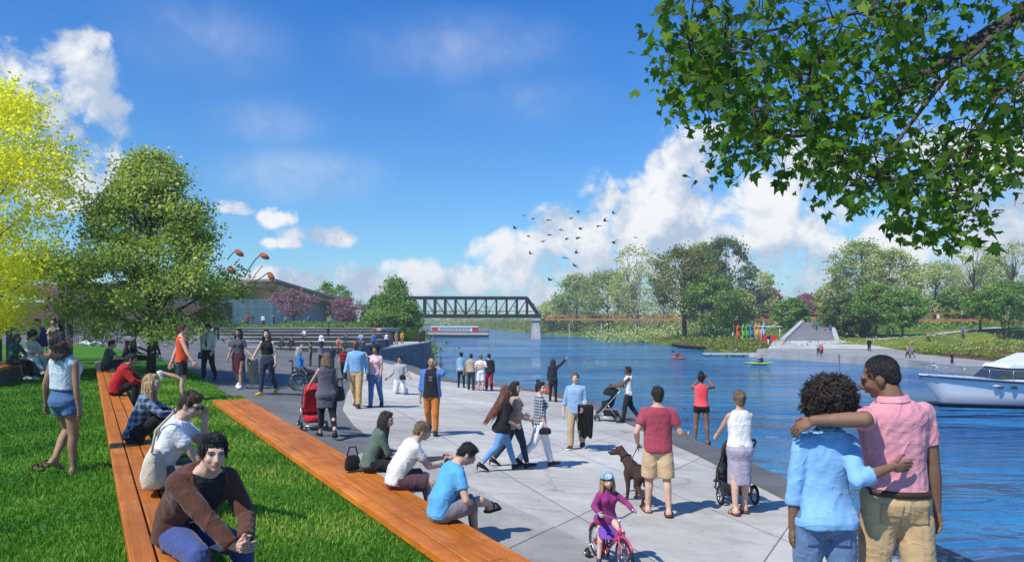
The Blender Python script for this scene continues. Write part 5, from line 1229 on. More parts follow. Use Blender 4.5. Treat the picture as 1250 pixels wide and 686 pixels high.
person('blonde woman in blue plaid shirt hugging her knees on the lawn deck', pl_, -72, 1.66, 'f', 'light', ('long', 'blond', .34), lod=1,
    pose=dict(sit=1, lean=6, bend=14, head=(-15, 2, 0), legL=(128, 128, 4), legR=(124, 126, 4), armR=dict(to=(.02, .46, .34), hint=(.9, -.2, -.2)), armL=dict(to=(.0, .44, .36), hint=(-.9, -.2, -.2)), hdR=(-.9, .2, 0), hdL=(.9, .2, 0)),
    top=top('2c3c58', 'long', 'plaid', '8fa4c0', .085, loose=.7), bottom=bot('15161a', fit='slim'), shoes=('flat', '151515'))
rd = seat(143, 482, ZD)
person('person in red hooded sweatshirt hunched on the lawn deck', rd, -75, 1.72, 'm', 'tan', ('short', 'black'), lod=1,
    pose=dict(sit=1, lean=6, bend=22, head=(-10, 18, 0), legL=(118, 118, 6), legR=(112, 116, 6), armR=dict(to=(.04, .50, .22), hint=(.9, -.2, -.2)), armL=dict(to=(-.04, .50, .24), hint=(-.9, -.2, -.2))), top=top('b4121a', 'long', inf=.022, loose=.8), bottom=bot('16171b'), shoes=('sneaker', '202020'), collar=fab('b4121a'))
gs = seat(129, 452, ZD)
person('man in dark grey t-shirt at the far end of the lawn deck', gs, -65, 1.78, 'm', 'light', ('short', 'dkbrown'), lod=1,
    pose=dict(sit=1, lean=2, bend=16, head=(-20, 4, 0), legL=(118, 116, 8), legR=(112, 114, 8), armR=dict(to=(.10, .52, .36), hint=(.9, -.2, -.4)), armL=dict(to=(-.1, .5, .36), hint=(-.9, -.2, -.4))), top=top('4c554e', loose=.7), bottom=bot('26282c'), shoes=('sneaker', '303030'))
# --- lawn
LG = 'people on the lawn'
person('young woman in white sleeveless crop top and denim shorts standing barefoot on grass', at(79, 579, lawn_z), -12, 1.71, 'f', 'bronze', ('bob', 'dkbrown'), lod=1,
    pose=dict(lean=-3, bend=-4, side=7, head=(-48, -26, 8), legR=(3, 3, 2, 0), legL=(22, 62, 2, 30, 0, -4), armL=((.28, -.12, -1), (.22, .25, -1)), armR=((.14, -.06, -1), (.04, .12, -1))),
    top=dict(m=fab('ccd9e4'), sleeve='none', hem=.60, inf=.018, loose=.75, neck=.838), bottom=bot('41618c', 'shorts', 'denim', len=.42, w=.014, waist=.61), shoes=None)
P('runner in orange tank top and black shorts stretching one leg on the lawn', 222, 489, 93, -62, lawn_z, sex='m', sk='light', hair=('short', 'red'), pose=dict(head=(-20, 0, 0), legR=(2, 2, 2), legL=(-4, 108, 3, 60), armL=dict(to=(-.20, -.34, .52), hint=(-1, -.5, .2)), armR=((.45, .35, -1), (.35, .55, -1))), top=top('e0502a', 'none', loose=.6), bottom=bot('1d2230', 'shorts', len=.75), shoes=('sneaker', 'e8e8e8'))
P('man in blue jacket and white trousers standing on the far lawn', 45, 455, 66, -130, lawn_z, sex='m', hair=('short', 'red'), pose=dict(head=(15, 4, 0), legL=(6, 4, 3), legR=(-5, 4, 4), armR=((.2, .1, -1), (-.35, .5, -.7)), armL=((.2, .0, -1), (.1, .15, -1))), top=top('dfe3ea', 'long'), jacket=dict(m=fab('2f3f9c'), sleeve='long', hem=.48, front=fab('d8dde8'), open=(.66, .84, .10, .4)), bottom=bot('e8e6e0', fit='slim'), shoes=('sneaker', 'e2e2e2'))
P('woman in grey vest and denim shorts with hand at her chin on the lawn', 66, 449, 60, 178, lawn_z, sex='f', hair=('topbun', 'dkbrown'), pose=dict(legL=(3, 3, 4), legR=(-3, 3, 5), armR=dict(to=(.05, .2, 1.32), hint=(.8, -.2, -1)), armL=dict(to=(.12, .22, 1.05), hint=(-.8, -.2, -1))), top=top('6d7276', 'none', loose=.5), bottom=bot('3a5a88', 'shorts', len=.5), shoes=('boot', '221d1b'))
# bench at the far left with a seated pair
ZB = 3.72
tb = px(36, 430, 27); timber_bench('timber_bench', 'short orange topped bench with dark stone base at the left lawn edge', (-13.6, 19.6), (-17.4, 29.0), .8, ZB, ZB, 3.0, 4, None)
sp = V((-13.9, 20.9, ZB))
person('man in white shirt and pale jeans sitting at the far left bench', V((-14.75, 22.5, ZB)), -100, 1.76, 'm', 'light', ('short', 'black'), lod=1, glasses='round', pose=dict(sit=1, bend=14, head=(35, 14, 0), legL=(82, 70, 6), legR=(86, 52, 8), armL=dict(to=(-.05, .36, .25), hint=(-.9, -.2, -.3)), armR=dict(to=(.08, .36, .28), hint=(.9, -.2, -.3))), top=top('e4e2df', 'roll', loose=.7), bottom=bot('b9d2d8', fit='slim'), shoes=('sneaker', 'd8d8d2'))
person('woman in dark green top and black trousers sitting at the far left bench', V((-14.15, 20.9, ZB)), -95, 1.66, 'f', 'tan', ('bob', 'black'), lod=1, pose=dict(sit=1, bend=12, head=(-20, 10, 0), legL=(84, 72, 6), legR=(86, 66, 8), armL=dict(to=(-.05, .34, .22), hint=(-.9, -.2, -.3)), armR=dict(to=(.08, .34, .22), hint=(.9, -.2, -.3))), top=top('1e5a52', 'long', loose=.6), bottom=bot('17171b', fit='straight'), shoes=('sneaker', 'b8b4a4'))
p = at(186, 436, lawn_z); person('person in black sitting on the grass right of the tree trunk', p, -150, 1.72, 'm', 'light', ('short', 'black'), lod=1, pose=dict(sit=1, lean=-14, bend=8, head=(0, 0, 0), legL=(100, 60, 8), legR=(112, 96, 8), armL=((.4, -.6, -1), (.3, -.3, -1)), armR=dict(to=(.1, .45, .35))), top=top('1a1c22', 'long'), bottom=bot('22314c', fit='slim'), shoes=('sneaker', 'c05030'))
p = at(164, 440, lawn_z); person('dark haired woman in black leaning back on the grass left of the trunk', p, -95, 1.66, 'f', 'light', ('long', 'dkbrown', .3), lod=1, pose=dict(sit=1, lean=-12, bend=6, head=(-25, 4, 0), legL=(98, 50, 6), legR=(104, 64, 8), armL=((.3, -.6, -1), (.2, -.3, -1)), armR=dict(to=(.1, .4, .3))), top=top('15161a', 'long'), bottom=bot('18191d', fit='slim'), shoes=('sneaker', '402018'))
p = at(152, 441, lawn_z); person('woman in black with orange bag strap seated beside the dark haired woman', p, -60, 1.64, 'f', 'light', ('bob', 'red'), lod=1, pose=dict(sit=1, bend=14, head=(-20, 4, 0), legL=(100, 100, 10), legR=(98, 100, 14), armL=dict(to=(-.1, .4, .3)), armR=dict(to=(.1, .4, .3))), top=top('1b1a1d', 'long'), bottom=bot('141416', fit='slim'), shoes=('flat', '201a18'))
p = at(112, 423, lawn_z); person('person in white lying on the lawn with legs raised', p+V((0, 0, .02)), -90, 1.72, 'f', 'light', ('short', 'black'), lod=1, pose=dict(sit=1, lean=-78, bend=0, head=(0, -75, 0), legL=(128, 96, 4), legR=(120, 60, 5), armL=((.5, -.7, -.2), (.3, .5, .4)), armR=((.6, -.7, -.2), (.3, .5, .4))), top=top('e6e6e6'), bottom=bot('aebfcb', fit='slim'), shoes=('flat', '202020'))
# --- on the plaza bench
def bseat(u, v): 
    for _ in range(1): p = hit(u, v, lambda x, y: bench_z(y))
    return p
b1 = bseat(538, 634)
person('man in light blue t-shirt with crossed leg sitting on the plaza bench', b1, -66, 1.76, 'm', 'light', ('short', 'black'), lod=1, glasses='round',
    pose=dict(sit=1, lean=0, bend=28, head=(-10, 44, 0), legR=dict(knee=(.07, .24, .05), ankle=(-.10, .375, -.02), toe=-30), legL=dict(knee=(-.06, .245, -.005), ankle=(-.05, .255, -.245), fp=0), armL=dict(to=(-.02, .36, .16), hint=(-.8, -.5, -.3)), armR=dict(to=(.10, .36, .16), hint=(.9, -.5, -.3)), hdR=(-.5, .8, -.1), hdL=(.5, .8, -.1)),
    top=top('5fb2e6', loose=.45, inf=.010, hem=.49), bottom=bot('85858f', 'shorts', len=.85, w=.014), shoes=('sandal', '1a1a1c'))
b2 = bseat(484, 594)
person('man in white t-shirt and maroon shorts using his phone on the plaza bench', b2, -68, 1.76, 'm', 'light', ('short', 'dirty'), lod=1, watch='R',
    pose=dict(sit=1, lean=6, bend=30, head=(-8, 20, 0), legR=(82, 78, 8), legL=(88, 80, 8), armR=dict(to=(.02, .60, .24), hint=(.7, -.4, -1)), armL=dict(to=(-.06, .62, .32), hint=(-.7, -.4, -1)), hdR=(-.3, .9, .1), hdL=(.3, .9, .1)),
    top=top('e6e4e0', loose=.6, hem=.49), bottom=bot('5e444a', 'shorts', len=.85, w=.014), shoes=('sneaker', '404040'))
b3 = bseat(452, 574)
person('long haired woman in green grey top sitting behind the man in white t-shirt', b3, -70, 1.64, 'f', 'light', ('long', 'dkbrown', .42), lod=1,
    pose=dict(sit=1, lean=4, bend=20, head=(-30, 14, 0), legR=(84, 80, 8), legL=(86, 80, 8), armR=dict(to=(.04, .42, .22), hint=(.7, -.4, -1)), armL=dict(to=(-.06, .42, .22), hint=(-.7, -.4, -1))), top=top('5b6f62', 'elbow', loose=.6), bottom=bot('23262b', fit='slim'), shoes=('flat', '202020'))
# --- walkers
dogman = P('man in maroon t-shirt and khaki shorts walking a brown dog, seen from behind', 803, 627, 154, -4, sex='m', sk='light', hair=('short', 'dkbrown'), pose=dict(legL=(5, 4, 4, 0), legR=(-6, 6, 4, 8), armL=((.42, -.22, -.9), (-.12, .62, -.55)), armR=((.40, -.05, -.85), (.45, .75, -.25)), curlL=60, curlR=40, head=(0, 0, 0)),
    top=top('a84658', loose=.62, hem=.48, inf=.012, sinf=.012), bottom=bot('c9ad86', 'shorts', len=1.0, w=.016), shoes=('sandal', '5a2f1c'))
P('woman in white sleeveless blouse and lilac skirt pushing a black three wheeled stroller', 903, 627, 148, 2, sex='f', sk='light', hair=('bun', 'dirty'), pose=dict(legL=(-4, 6, 1, 10), legR=(8, 6, 1, 0), armL=dict(to=(-.24, .40, 1.02), hint=(-1, -.6, -.6)), armR=dict(to=(.20, .40, 1.02), hint=(1, -.6, -.6)), hdL=(.1, 1, .1), hdR=(-.1, 1, .1), curlL=60, curlR=60),
    top=top('ecebea', 'none', loose=.6, hem=.545, inf=.014), bottom=bot('aea6b6', 'skirt', len=.255, w=.098, inf=.012, waist=.60), shoes=('sandal', '6a3f2c'))
phw = P('woman in coral tank top and black shorts photographing the river with her phone', 856, 541, 86, -14, sex='f', sk='brown', hair=('topbun', 'black'), pose=dict(legL=(3, 3, 6), legR=(-2, 3, 6), head=(-12, 0, 0), armL=dict(to=(-.06, .34, 1.52), hint=(-1, 0, -1)), armR=dict(to=(.16, .36, 1.54), hint=(1, 0, -.8)), hdL=(.4, .4, .8), hdR=(-.1, .3, 1)), top=top('f0545c', 'none', loose=.4, hem=.53), bottom=bot('17171b', 'shorts', len=.32, w=.012), shoes=('sandal', '6a4a3a'))
P('man in white tank top and black trousers pushing a stroller along the quay', 767, 516, 69, 84, sex='m', sk='dark', hair=('short', 'black'), pose=walk(1, 16, armL=dict(to=(-.18, .44, 1.06), hint=(-.5, -1, -.5)), armR=dict(to=(.18, .44, 1.06), hint=(.5, -1, -.5)), hdL=(0, 1, 0), hdR=(0, 1, 0), curlL=60, curlR=60), top=top('e6e4e4', 'none', loose=.6), bottom=bot('23242a', fit='slim'), shoes=('sneaker', '1a1a1a'))
jm = P('smiling man in pale blue shirt and khaki trousers carrying a black jacket', 703, 548, 93, 166, sex='m', sk='fair', hair=('short', 'dirty'), pose=walk(-1, 12, smile=1, armL=((.18, .05, -1), (-.1, .75, -.45)), armR=((.28, -.08, -1), (.12, .12, -1)), head=(0, -6, 6)), top=top('8fb0d2', 'roll', loose=.55, hem=.47), bottom=bot('b8a27e', fit='straight'), shoes=('sneaker', '2a2f3a'), collar=fab('8fb0d2'))
ptw = P('long haired woman in dark coat pointing across the river', 675, 490, 52, -8, sex='f', hair=('long', 'dkbrown', .42), pose=dict(legL=(3, 3, 3), legR=(-3, 3, 3), armR=((.7, .45, .55), (.65, .4, .75)), hdR=(.6, .4, .8), armL=((.15, 0, -1), (.05, .1, -1))), top=top('1f2530', 'long', hem=.40, inf=.018, loose=.8), bottom=bot('1a1b20', fit='skinny'), shoes=('boot', '161616'))
TR = 'three women striding arm in arm across the plaza'
t1 = P('red haired woman in black blazer and light jeans striding in high heels', 613, 574, 107, -68, sex='f', hair=('long', 'red', .46), pose=dict(walk(1, 26, -24), hairblow=(0, -.30, .12), head=(0, 2, 0), lean=6, armL=dict(to=(-.14, .34, 1.02), hint=(-.8, -.8, -.3)), armR=((.2, -.1, -1), (-.1, .75, -.45))), top=top('e8606c', 'none', inf=.008), jacket=dict(m=fab('18181b'), sleeve='elbow', hem=.46, inf=.016, loose=.4, flare=.016, front=fab('e8606c'), open=(.58, .84, .12, .42)), bottom=bot(LDEN, pat='denim', fit='skinny', len=.93), shoes=('heel', '141416'), group=TR)
t2 = P('dark haired woman in beige blazer, white top and navy jeans', 628, 570, 106, -72, sex='f', hair=('wavy', 'black', .34), pose=walk(-1, 20, -18, armL=((.18, 0, -1), (-.1, .9, -.2)), armR=((.2, .05, -1), (-.15, .85, -.35)), head=(-42, 2, 0)), top=top('ece9e6', 'none', inf=.008), jacket=dict(m=fab('b39a86'), sleeve='long', hem=.46, inf=.015, loose=.5, front=fab('ece9e6'), open=(.46, .84, .42, .40)), bottom=bot(DDEN, pat='denim', fit='skinny', len=.95), shoes=('heel', '1a1a1c'), group=TR)
t3 = P('woman in black and white checked shirt and white trousers walking right', 659, 570, 106, -78, sex='f', sk='fair', hair=('topbun', 'dkbrown'), pose=walk(1, 22, -22, head=(-45, 0, 0), armL=((.2, .0, -1), (.05, .45, -.9)), armR=((.2, .0, -1), (.1, .3, -1))), top=top('18202e', 'elbow', 'plaid', 'c3cad4', .052, hem=.52), bottom=bot('eeeef0', fit='slim', belt=mat('belt_red', (.12, .02, .02), .5)), shoes=('flat', '1a1a1c'), group=TR)
QG = 'four people looking at the river from the quay'
q1 = P('woman in light blue top and black leggings with shoulder bag facing the river', 563, 473, 43, 4, sex='f', hair=('bun', 'black'), pose=dict(legL=(2, 2, 4), legR=(-2, 2, 4)), top=top('8ab2cc', 'elbow', hem=.46, loose=.7), bottom=bot('1a1b1f', fit='skinny'), shoes=('boot', '1a1a1a'), group=QG)
P('man in beige grey shirt and dark trousers facing the river', 575, 476, 44, -6, sex='m', hair=('short', 'dkbrown'), pose=dict(legL=(2, 2, 3), legR=(-2, 2, 3)), top=top('a9a594', loose=.7), bottom=bot('2c343e'), group=QG)
P('person in white shirt and white shorts facing the river', 587, 477, 44, 2, sex='m', hair=('short', 'dirty'), pose=dict(legL=(2, 2, 2), legR=(-2, 2, 2), armL=dict(to=(-.02, -.16, .95), hint=(-1, -.2, -.4)), armR=dict(to=(.02, -.16, .95), hint=(1, -.2, -.4))), top=top('e8e8ea', loose=.7), bottom=bot('dcdcdc', 'shorts', len=1.0, w=.02), shoes=('sneaker', '8a3020'), group=QG)
P('person in navy jacket and red trousers facing the river', 597, 476, 44, 6, sex='m', hair=('short', 'black'), pose=dict(legL=(2, 2, 3), legR=(-2, 2, 3)), top=top('222b3a', 'long', hem=.44, inf=.018), bottom=bot('b01f3a', fit='straight'), shoes=('dress', '1c1410'), group=QG)
om = P('man in orange trousers and open blue shirt talking on his phone', 527, 530, 95, 176, sex='m', sk='tan', hair=('buzz', 'black'), pose=walk(1, 12, -10, armL=dict(to=(-.135, .13, 1.50), hint=(-.8, .3, -1)), hdL=(.35, -.1, .9), armR=((.2, -.05, -1), (.08, .12, -1)), head=(8, 4, 0)), top=top('23202b', 'none', inf=.010), jacket=dict(m=fab('4f7ec0'), sleeve='roll', hem=.48, inf=.017, pf=.008, front=fab('23202b'), open=(.466, .848, 1.0, .62), flare=.012), bottom=bot('c9772c', fit='slim'), shoes=('dress', '1b1b1e'), chest=(fab('8a8296'), .75, .16, .045, 3))
kn = at(488, 481); person('young man in pale grey shirt kneeling with a small black crossbody bag', kn, 178, 1.62, 'm', 'tan', ('short', 'black'), lod=1, pose=dict(pz=.315, legL=(8, 98, 8, 50), legR=(8, 98, 8, 50), armL=((.3, .1, -1), (.45, .55, -.35)), armR=((.3, .1, -1), (.45, .55, -.45))), top=top('a9adb2', 'roll', loose=.6), bottom=bot('dfe3e6'), shoes=('sneaker', 'e4e4e4'), collar=fab('a9adb2'))
P('laughing bald man in light blue shirt and khaki trousers walking towards us', 435, 497, 82, 172, sex='m', sk='dark', hair=('bald', 'black'), pose=walk(1, 13, -12, smile=1, head=(-12, -4, 0)), top=top('7fb0d8', 'long', hem=.525, loose=.4, inf=.009), bottom=bot('c8a673', fit='straight', belt=mat('belt_leather', (.05, .025, .015), .5)), shoes=('dress', '4a3020'), collar=fab('7fb0d8'))
P('smiling woman in pale pink t-shirt and blue jeans beside the bald man', 458, 497, 76, 176, sex='f', sk='tan', hair=('curly', 'black'), pose=walk(-1, 10, -10, smile=1), top=top('e6bfc3', loose=.4, hem=.52), bottom=bot('3f6594', pat='denim', fit='slim'), shoes=('boot', '26344a'))
rb = P('youth in red printed football shirt walking behind the bald man', 420, 464, 41, 176, sex='m', sk='tan', hair=('short', 'black'), pose=walk(1, 10), top=top('a8182a', loose=.7, pat='stripe', col2='1a1216', cell=.12), bottom=bot('1c1a20', fit='straight'), shoes=('sneaker', '202020'))
P('person in dark blue jacket standing at the foot of the terraces', 405, 451, 30, 170, sex='m', hair=('short', 'black'), pose=dict(), top=top('1e2b46', 'long', inf=.02), bottom=bot('23283a'), shoes=('dress', '1b1b1e'), lod=1)
P('person in green shirt standing behind the wheelchair user', 379, 447, 30, 100, sex='m', sk='tan', hair=('short', 'black'), pose=dict(), top=top('1f6b4a'), bottom=bot('4d4f55'), lod=1)
P('person in pale lilac top standing left of the red shirted youth', 392, 449, 30, 20, sex='f', hair=('bob', 'dkbrown'), pose=dict(), top=top('6d6c92'), bottom=bot('2a2d38'), lod=1)
wcp, wch = at(366, 476, plaza_z, 56)
P('woman in long grey tunic and black leggings pushing the red stroller', 399, 534, 104, 22, sex='f', sk='light', hair=('bob', 'dirty'), pose=walk(1, 14, -14, armL=dict(to=(-.30, .40, .98), hint=(-.9, -.8, -.4)), armR=((.24, .08, -1), (-.05, .6, -.5)), head=(10, 0, 0), curlL=60), top=top('5d5a68', 'none', hem=.36, inf=.02, loose=.8, flare=.018), bottom=bot('16161a', fit='skinny', len=.8), shoes=('heel', '1a1a1c'))
P('laughing woman in black crop top and dark jeans walking towards us', 326, 482, 80, 174, sex='f', sk='fair', hair=('long', 'black', .34), pose=walk(-1, 14, -12, smile=1, head=(14, -14, 8), armR=((.5, .0, -.8), (.45, .2, -.9)), armL=((.25, -.05, -1), (.1, .2, -1))), top=top('141418', 'none', hem=.62, inf=.012), bottom=bot('232c3e', pat='denim', fit='skinny', waist=.60), shoes=('flat', 'e0b030'))
P('woman in dark grey dress with red checked shirt round her waist', 291, 474, 73, 178, sex='f', sk='tan', hair=('long', 'black', .36), pose=walk(1, 12, -12, head=(-14, -14, -6), armL=((.35, .1, -1), (.5, .4, -.3))), top=top('4c5260', 'short', hem=.50, loose=.5), bottom=bot('6a2733', 'dress', 'plaid', '20242e', len=.22, w=.115, inf=.014, waist=.60, name='shirt_skirt'), shoes=('sneaker', 'e6e6e6'))
P('man in white shirt, black tie and sunglasses walking with a folder', 254, 464, 68, 178, sex='m', sk='fair', hair=('short', 'black'), pose=walk(-1, 10, -8), top=top('e2e2e2', 'elbow', loose=.6, hem=.54), bottom=bot('22252f', fit='slim'), glasses='sun', tie=fab('101014'), collar=fab('e2e2e2'))
P('man in dark suit standing far back beside the lawn tree', 264, 415, 31, 10, sex='m', hair=('short', 'black'), pose=dict(), top=top('1c202a', 'long', hem=.46, inf=.018), bottom=bot('1c202a'))
# wheelchair user and girl get their vehicles in the objects part
WC_YAW = -74; wz = wcp
person('grey haired woman in blue top waving from her wheelchair', wz+rotz(WC_YAW) @ V((0, .02, .50)), WC_YAW, 1.62, 'f', 'light', ('bob', 'grey'), lod=1, pose=dict(sit=1, lean=-6, head=(20, 0, 0), legL=(84, 62, 4), legR=(82, 64, 4), armL=((.75, .15, .35), (.7, .1, .7)), hdL=(-.5, .1, .9), armR=((.2, .15, -1), (.0, .6, -.7))), top=top('2a86cc', 'elbow', loose=.7), bottom=bot('1e2942'), shoes=('dress', '202020'))
GB = V((1.04, 7.85, 0)); GB.z = plaza_z(GB.x, GB.y)+.01; GY = -160; 
girl = person('little girl in pink top and purple skirt riding her small bicycle', GB+rotz(GY) @ V((0, -.09, .43)), GY, .98, 'f', 'fair', ('long', 'blond', .22), lod=1, headscale=1.28,
    pose=dict(sit=1, lean=4, bend=4, head=(-14, 4, 6), legL=(62, 58, 10, 5), legR=(16, 12, 12, 8), armL=dict(to=(-.20, .24, .175), hint=(-.9, -.6, -.4)), armR=dict(to=(.20, .24, .175), hint=(.9, -.6, -.4)), hdL=(-.2, .9, -.1), hdR=(.2, .9, -.1), curlL=55, curlR=55),
    top=top('9c3478', 'long', loose=.7, hem=.46, inf=.02, flare=.02), bottom=bot('7c4fae', 'skirt', len=.20, w=.135, inf=.02), shoes=('boot', '3a2f5c'), chest=(fab('e8a0a0'), .66, .5, .10, 5))
# ------------------------------------------------------------------ things people push, ride, hold
def wheel(parent, c, axis, R_, r, spokes=10, name='wheel', rimm=None, hub=.025, tyre=None):
    mb = MB(); mb.torus(c, axis, R_-r, r, 32, 8); w = put(name, mb, tyre or RUBBER, parent)
    mb = MB(); mb.torus(c, axis, R_-2.1*r, r*.45, 28, 6); x, y, d = frame(axis); c = V(c); mb.cap(c-d*hub*1.3, hub*.8, c+d*hub*1.3, hub*.8, 8)
    for i in range(spokes): a = 2*pi*i/spokes; mb.tube([c, c+(x*math.cos(a)+y*math.sin(a))*(R_-2*r)], .0028 if spokes > 12 else .007, 4)
    put('rim', mb, rimm or STEEL, w); return w
def shell(c, r, a0, a1, rot=None, th=.012, w=1.0, seg=10, rings=12):
    """a hood: part of an ellipsoid swept about the x axis"""
    mb = MB(); rows = []; rot = rot or Matrix.Identity(3); c = V(c)
    for k in (1, 1-th/r):
        for i in range(rings+1):
            t = math.radians(lerp(a0, a1, i/rings)); rows.append([c+rot @ V((w*r*k*math.cos(pi*j/seg), r*k*math.sin(pi*j/seg)*math.cos(t), r*k*math.sin(pi*j/seg)*math.sin(t))) for j in range(seg+1)])
    mb.grid(rows[:rings+1]); mb.grid(rows[rings+1:], flip=True)
    for i in (0, rings): mb.grid([rows[i], rows[rings+1+i]])
    return mb
def stroller(label, loc, yaw, body, hood, frame_m, big=True, s=1.0):
    t = thing('stroller', label, 'stroller', loc, math.radians(yaw)); fm_ = frame_m
    rw = .155 if big else .105
    for sx in (-1, 1): wheel(t, (sx*.27*s, -.22, rw), (1, 0, 0), rw, .024, 6)
    if big: wheel(t, (0, .48, .125), (1, 0, 0), .125, .022, 6)
    else:
        for sx in (-1, 1): wheel(t, (sx*.22, .36, .085), (1, 0, 0), .085, .02, 6)
    mb = MB()
    for sx in (-1, 1):
        x = sx*.24*s; mb.tube([(x, -.22, rw), (x, .02, .42), (x*.9, .05, .50)], .014, 7); mb.tube([(x*.45 if big else x*.9, .46 if big else .36, .13), (x*.9, .10, .46), (x*.95, -.20, .80), (x*.95, -.36, 1.00)], .015, 7)
        mb.tube([(x, -.22, rw), (x*.7, .36, .16)], .011, 6)
    mb.tube([(-.25*s, -.22, rw), (.25*s, -.22, rw)], .013, 7); put('frame', mb, fm_, t)
    mb = MB(); mb.tube([(-.23*s, -.36, 1.0), (-.2*s, -.40, 1.03), (.2*s, -.40, 1.03), (.23*s, -.36, 1.0)], .019, 8); put('handle', mb, BLACKM, t)
    mb = MB(); prof = [(-.20, .86), (-.10, .52), (-.02, .42), (.22, .44), (.30, .30), (.40, .26)]; rows = []
    for k in (0, .035):
        rows.append([V((-.17*s, y-k*.3, z-k)) for y, z in prof]); rows.append([V((.17*s, y-k*.3, z-k)) for y, z in prof])
    mb.grid([rows[0], rows[1]]); mb.grid([rows[2], rows[3]], flip=True); mb.grid([rows[0], rows[2]], flip=True); mb.grid([rows[1], rows[3]])
    for sx in (-1, 1): mb.rings([[V((sx*.175*s+o, y, z)) for y, z in ((-.20, .86), (-.10, .45), (.20, .40), (.22, .56), (.02, .60))] for o in (-.012, .012)])
    put('seat', mb, body, t)
    mb = shell((0, -.06, .74), .27, 10, 150, None, .012, .74*s); put('hood', mb, hood, t)
    mb = MB(); mb.rings([[V((sx*.17*s, y, z)) for sx, y in ((-1, -.24), (1, -.24), (1, .16), (-1, .16))] for z in (.17, .30)]); put('basket', mb, body, t); return t
redf, blkf = fab('c4202e'), fab('1b1c20')
p = at(381, 524); stroller('red stroller with black hood pushed by the woman in grey tunic', p, 24, redf, redf, STEEL, False, .95)
p = at(744, 514); stroller('black bassinet stroller with silver frame pushed along the quay', p, 86, blkf, blkf, STEEL, False, 1.0)
p = at(894, 612); stroller('black three wheeled stroller in front of the woman in lilac skirt', p, 4, blkf, blkf, BLACKM, True, 1.0)
def bicycle(label, loc, yaw):
    t = thing('bicycle', label, 'bicycle', loc, math.radians(yaw)); PK = mat('pink_frame', (.55, .05, .18), .3, .1, coat=.3); r = .205
    wheel(t, (0, -.33, r), (1, 0, 0), r, .020, 16, 'rear_wheel'); wheel(t, (0, .36, r), (1, 0, 0), r, .020, 16, 'front_wheel')
    bb, st, hd, hl = V((0, -.04, .19)), V((0, -.13, .42)), V((0, .25, .52)), V((0, .27, .43)); mb = MB()
    mb.tube([bb, st], .014, 8); mb.tube([bb, hl], .017, 8); mb.tube([hl, hd], .018, 8); mb.tube([hd-V((0, 0, .03)), V((0, .05, .27)), bb+V((0, -.02, .06))], .014, 8)
    for sx in (-1, 1): mb.tube([bb+V((sx*.02, 0, 0)), V((sx*.045, -.33, r))], .009, 6); mb.tube([st+V((sx*.012, 0, -.04)), V((sx*.045, -.33, r))], .008, 6); mb.tube([hl+V((sx*.03, .01, -.01)), V((sx*.05, .36, r))], .011, 6)
    put('frame', mb, PK, t)
    mb = MB(); mb.tube([st-V((0, 0, .05)), st+V((0, -.01, .035))], .011, 8); put('seat_post', mb, STEEL, t)
    mb = MB(); mb.ell(st+V((0, -.05, .045)), (.075, .07, .025)); mb.ell(st+V((0, .04, .045)), (.028, .09, .02)); put('saddle', mb, fab('d8d2e0'), t)
    mb = MB(); mb.tube([hd, hd+V((0, -.02, .10))], .012, 8); mb.tube([(-.25, .16, .66), (-.20, .21, .67), (-.05, .235, .62), (.05, .235, .62), (.20, .21, .67), (.25, .16, .66)], .011, 8); h = put('handlebar', mb, STEEL, t)
    for sx in (-1, 1): mb = MB(); mb.tube([(sx*.255, .15, .66), (sx*.20, .21, .67)], .017, 8); put('grip', mb, fab('5a6fc0'), h)
    mb = MB(); mb.torus(bb+V((.03, 0, 0)), (1, 0, 0), .055, .006, 18, 5); mb.tube([bb+V((.04, 0, 0)), bb+V((.05, .05, -.07))], .008, 6); mb.tube([bb-V((.04, 0, 0)), bb+V((-.05, -.05, .07))], .008, 6); cr = put('crank', mb, STEEL, t)
    for sx, d in ((1, V((.085, .05, -.07))), (-1, V((-.085, -.05, .07)))): mb = MB(); mb.box(bb+d, (.07, .06, .018)); put('pedal', mb, BLACKM, cr, smooth=False)
    mb = MB(); mb.rings([[V((o, y, z)) for y, z in ((-.05, .26), (.03, .19), (-.03, .13), (-.36, .18), (-.36, .23))] for o in (.028, .036)]); put('chain_guard', mb, mat('red_guard', (.5, .04, .06), .4), t)
    for nm, c, a0, a1 in (('mudguard', V((0, -.33, r)), 20, 175), ('mudguard', V((0, .36, r)), 30, 150)):
        mb = MB(); mb.tube([c+V((0, math.cos(math.radians(a))*(r+.014), math.sin(math.radians(a))*(r+.014))) for a in range(a0, a1, 12)], .016, 6); put(nm, mb, PK, t)
    for sx in (-1, 1): wheel(t, (sx*.13, -.33, .065), (1, 0, 0), .065, .018, 5, 'training_wheel'); mb = MB(); mb.tube([(sx*.02, -.33, r), (sx*.10, -.34, .15), (sx*.125, -.33, .065)], .007, 6); put('stabiliser_arm', mb, STEEL, t)
    return t
bicycle("small pink child's bicycle with stabilisers ridden by the little girl", GB, GY).scale = (.9, .9, .9)
hc_ = wpt(girl, 'headc'); hs_ = .132*.98*1.28
t = thing('cycle_helmet', "pale blue helmet on the cycling girl's head", 'helmet', hc_, math.radians(GY-14)); k = hs_
mb = MB(); mb.ell((0, -.09*k, .20*k), (.44*k, .52*k, .42*k), None, 18, 10); m_ = mb
for i, p_ in enumerate(m_.v): m_.v[i] = (p_[0], p_[1], max(p_[2], .12*k+.05*k*(p_[1]/k)))
put('helmet_shell', m_, fab('7fb6dd', 'spots', 'e8eef2', cell=.05), t)
mb = MB(); mb.tube([V((.41*k*math.cos(a), -.07*k+.49*k*math.sin(a), .10*k+.05*k*math.sin(a))) for a in [2*pi*i/24 for i in range(24)]], .045*k, 6, closed=True); put('helmet_rim', mb, BLACKM, t)
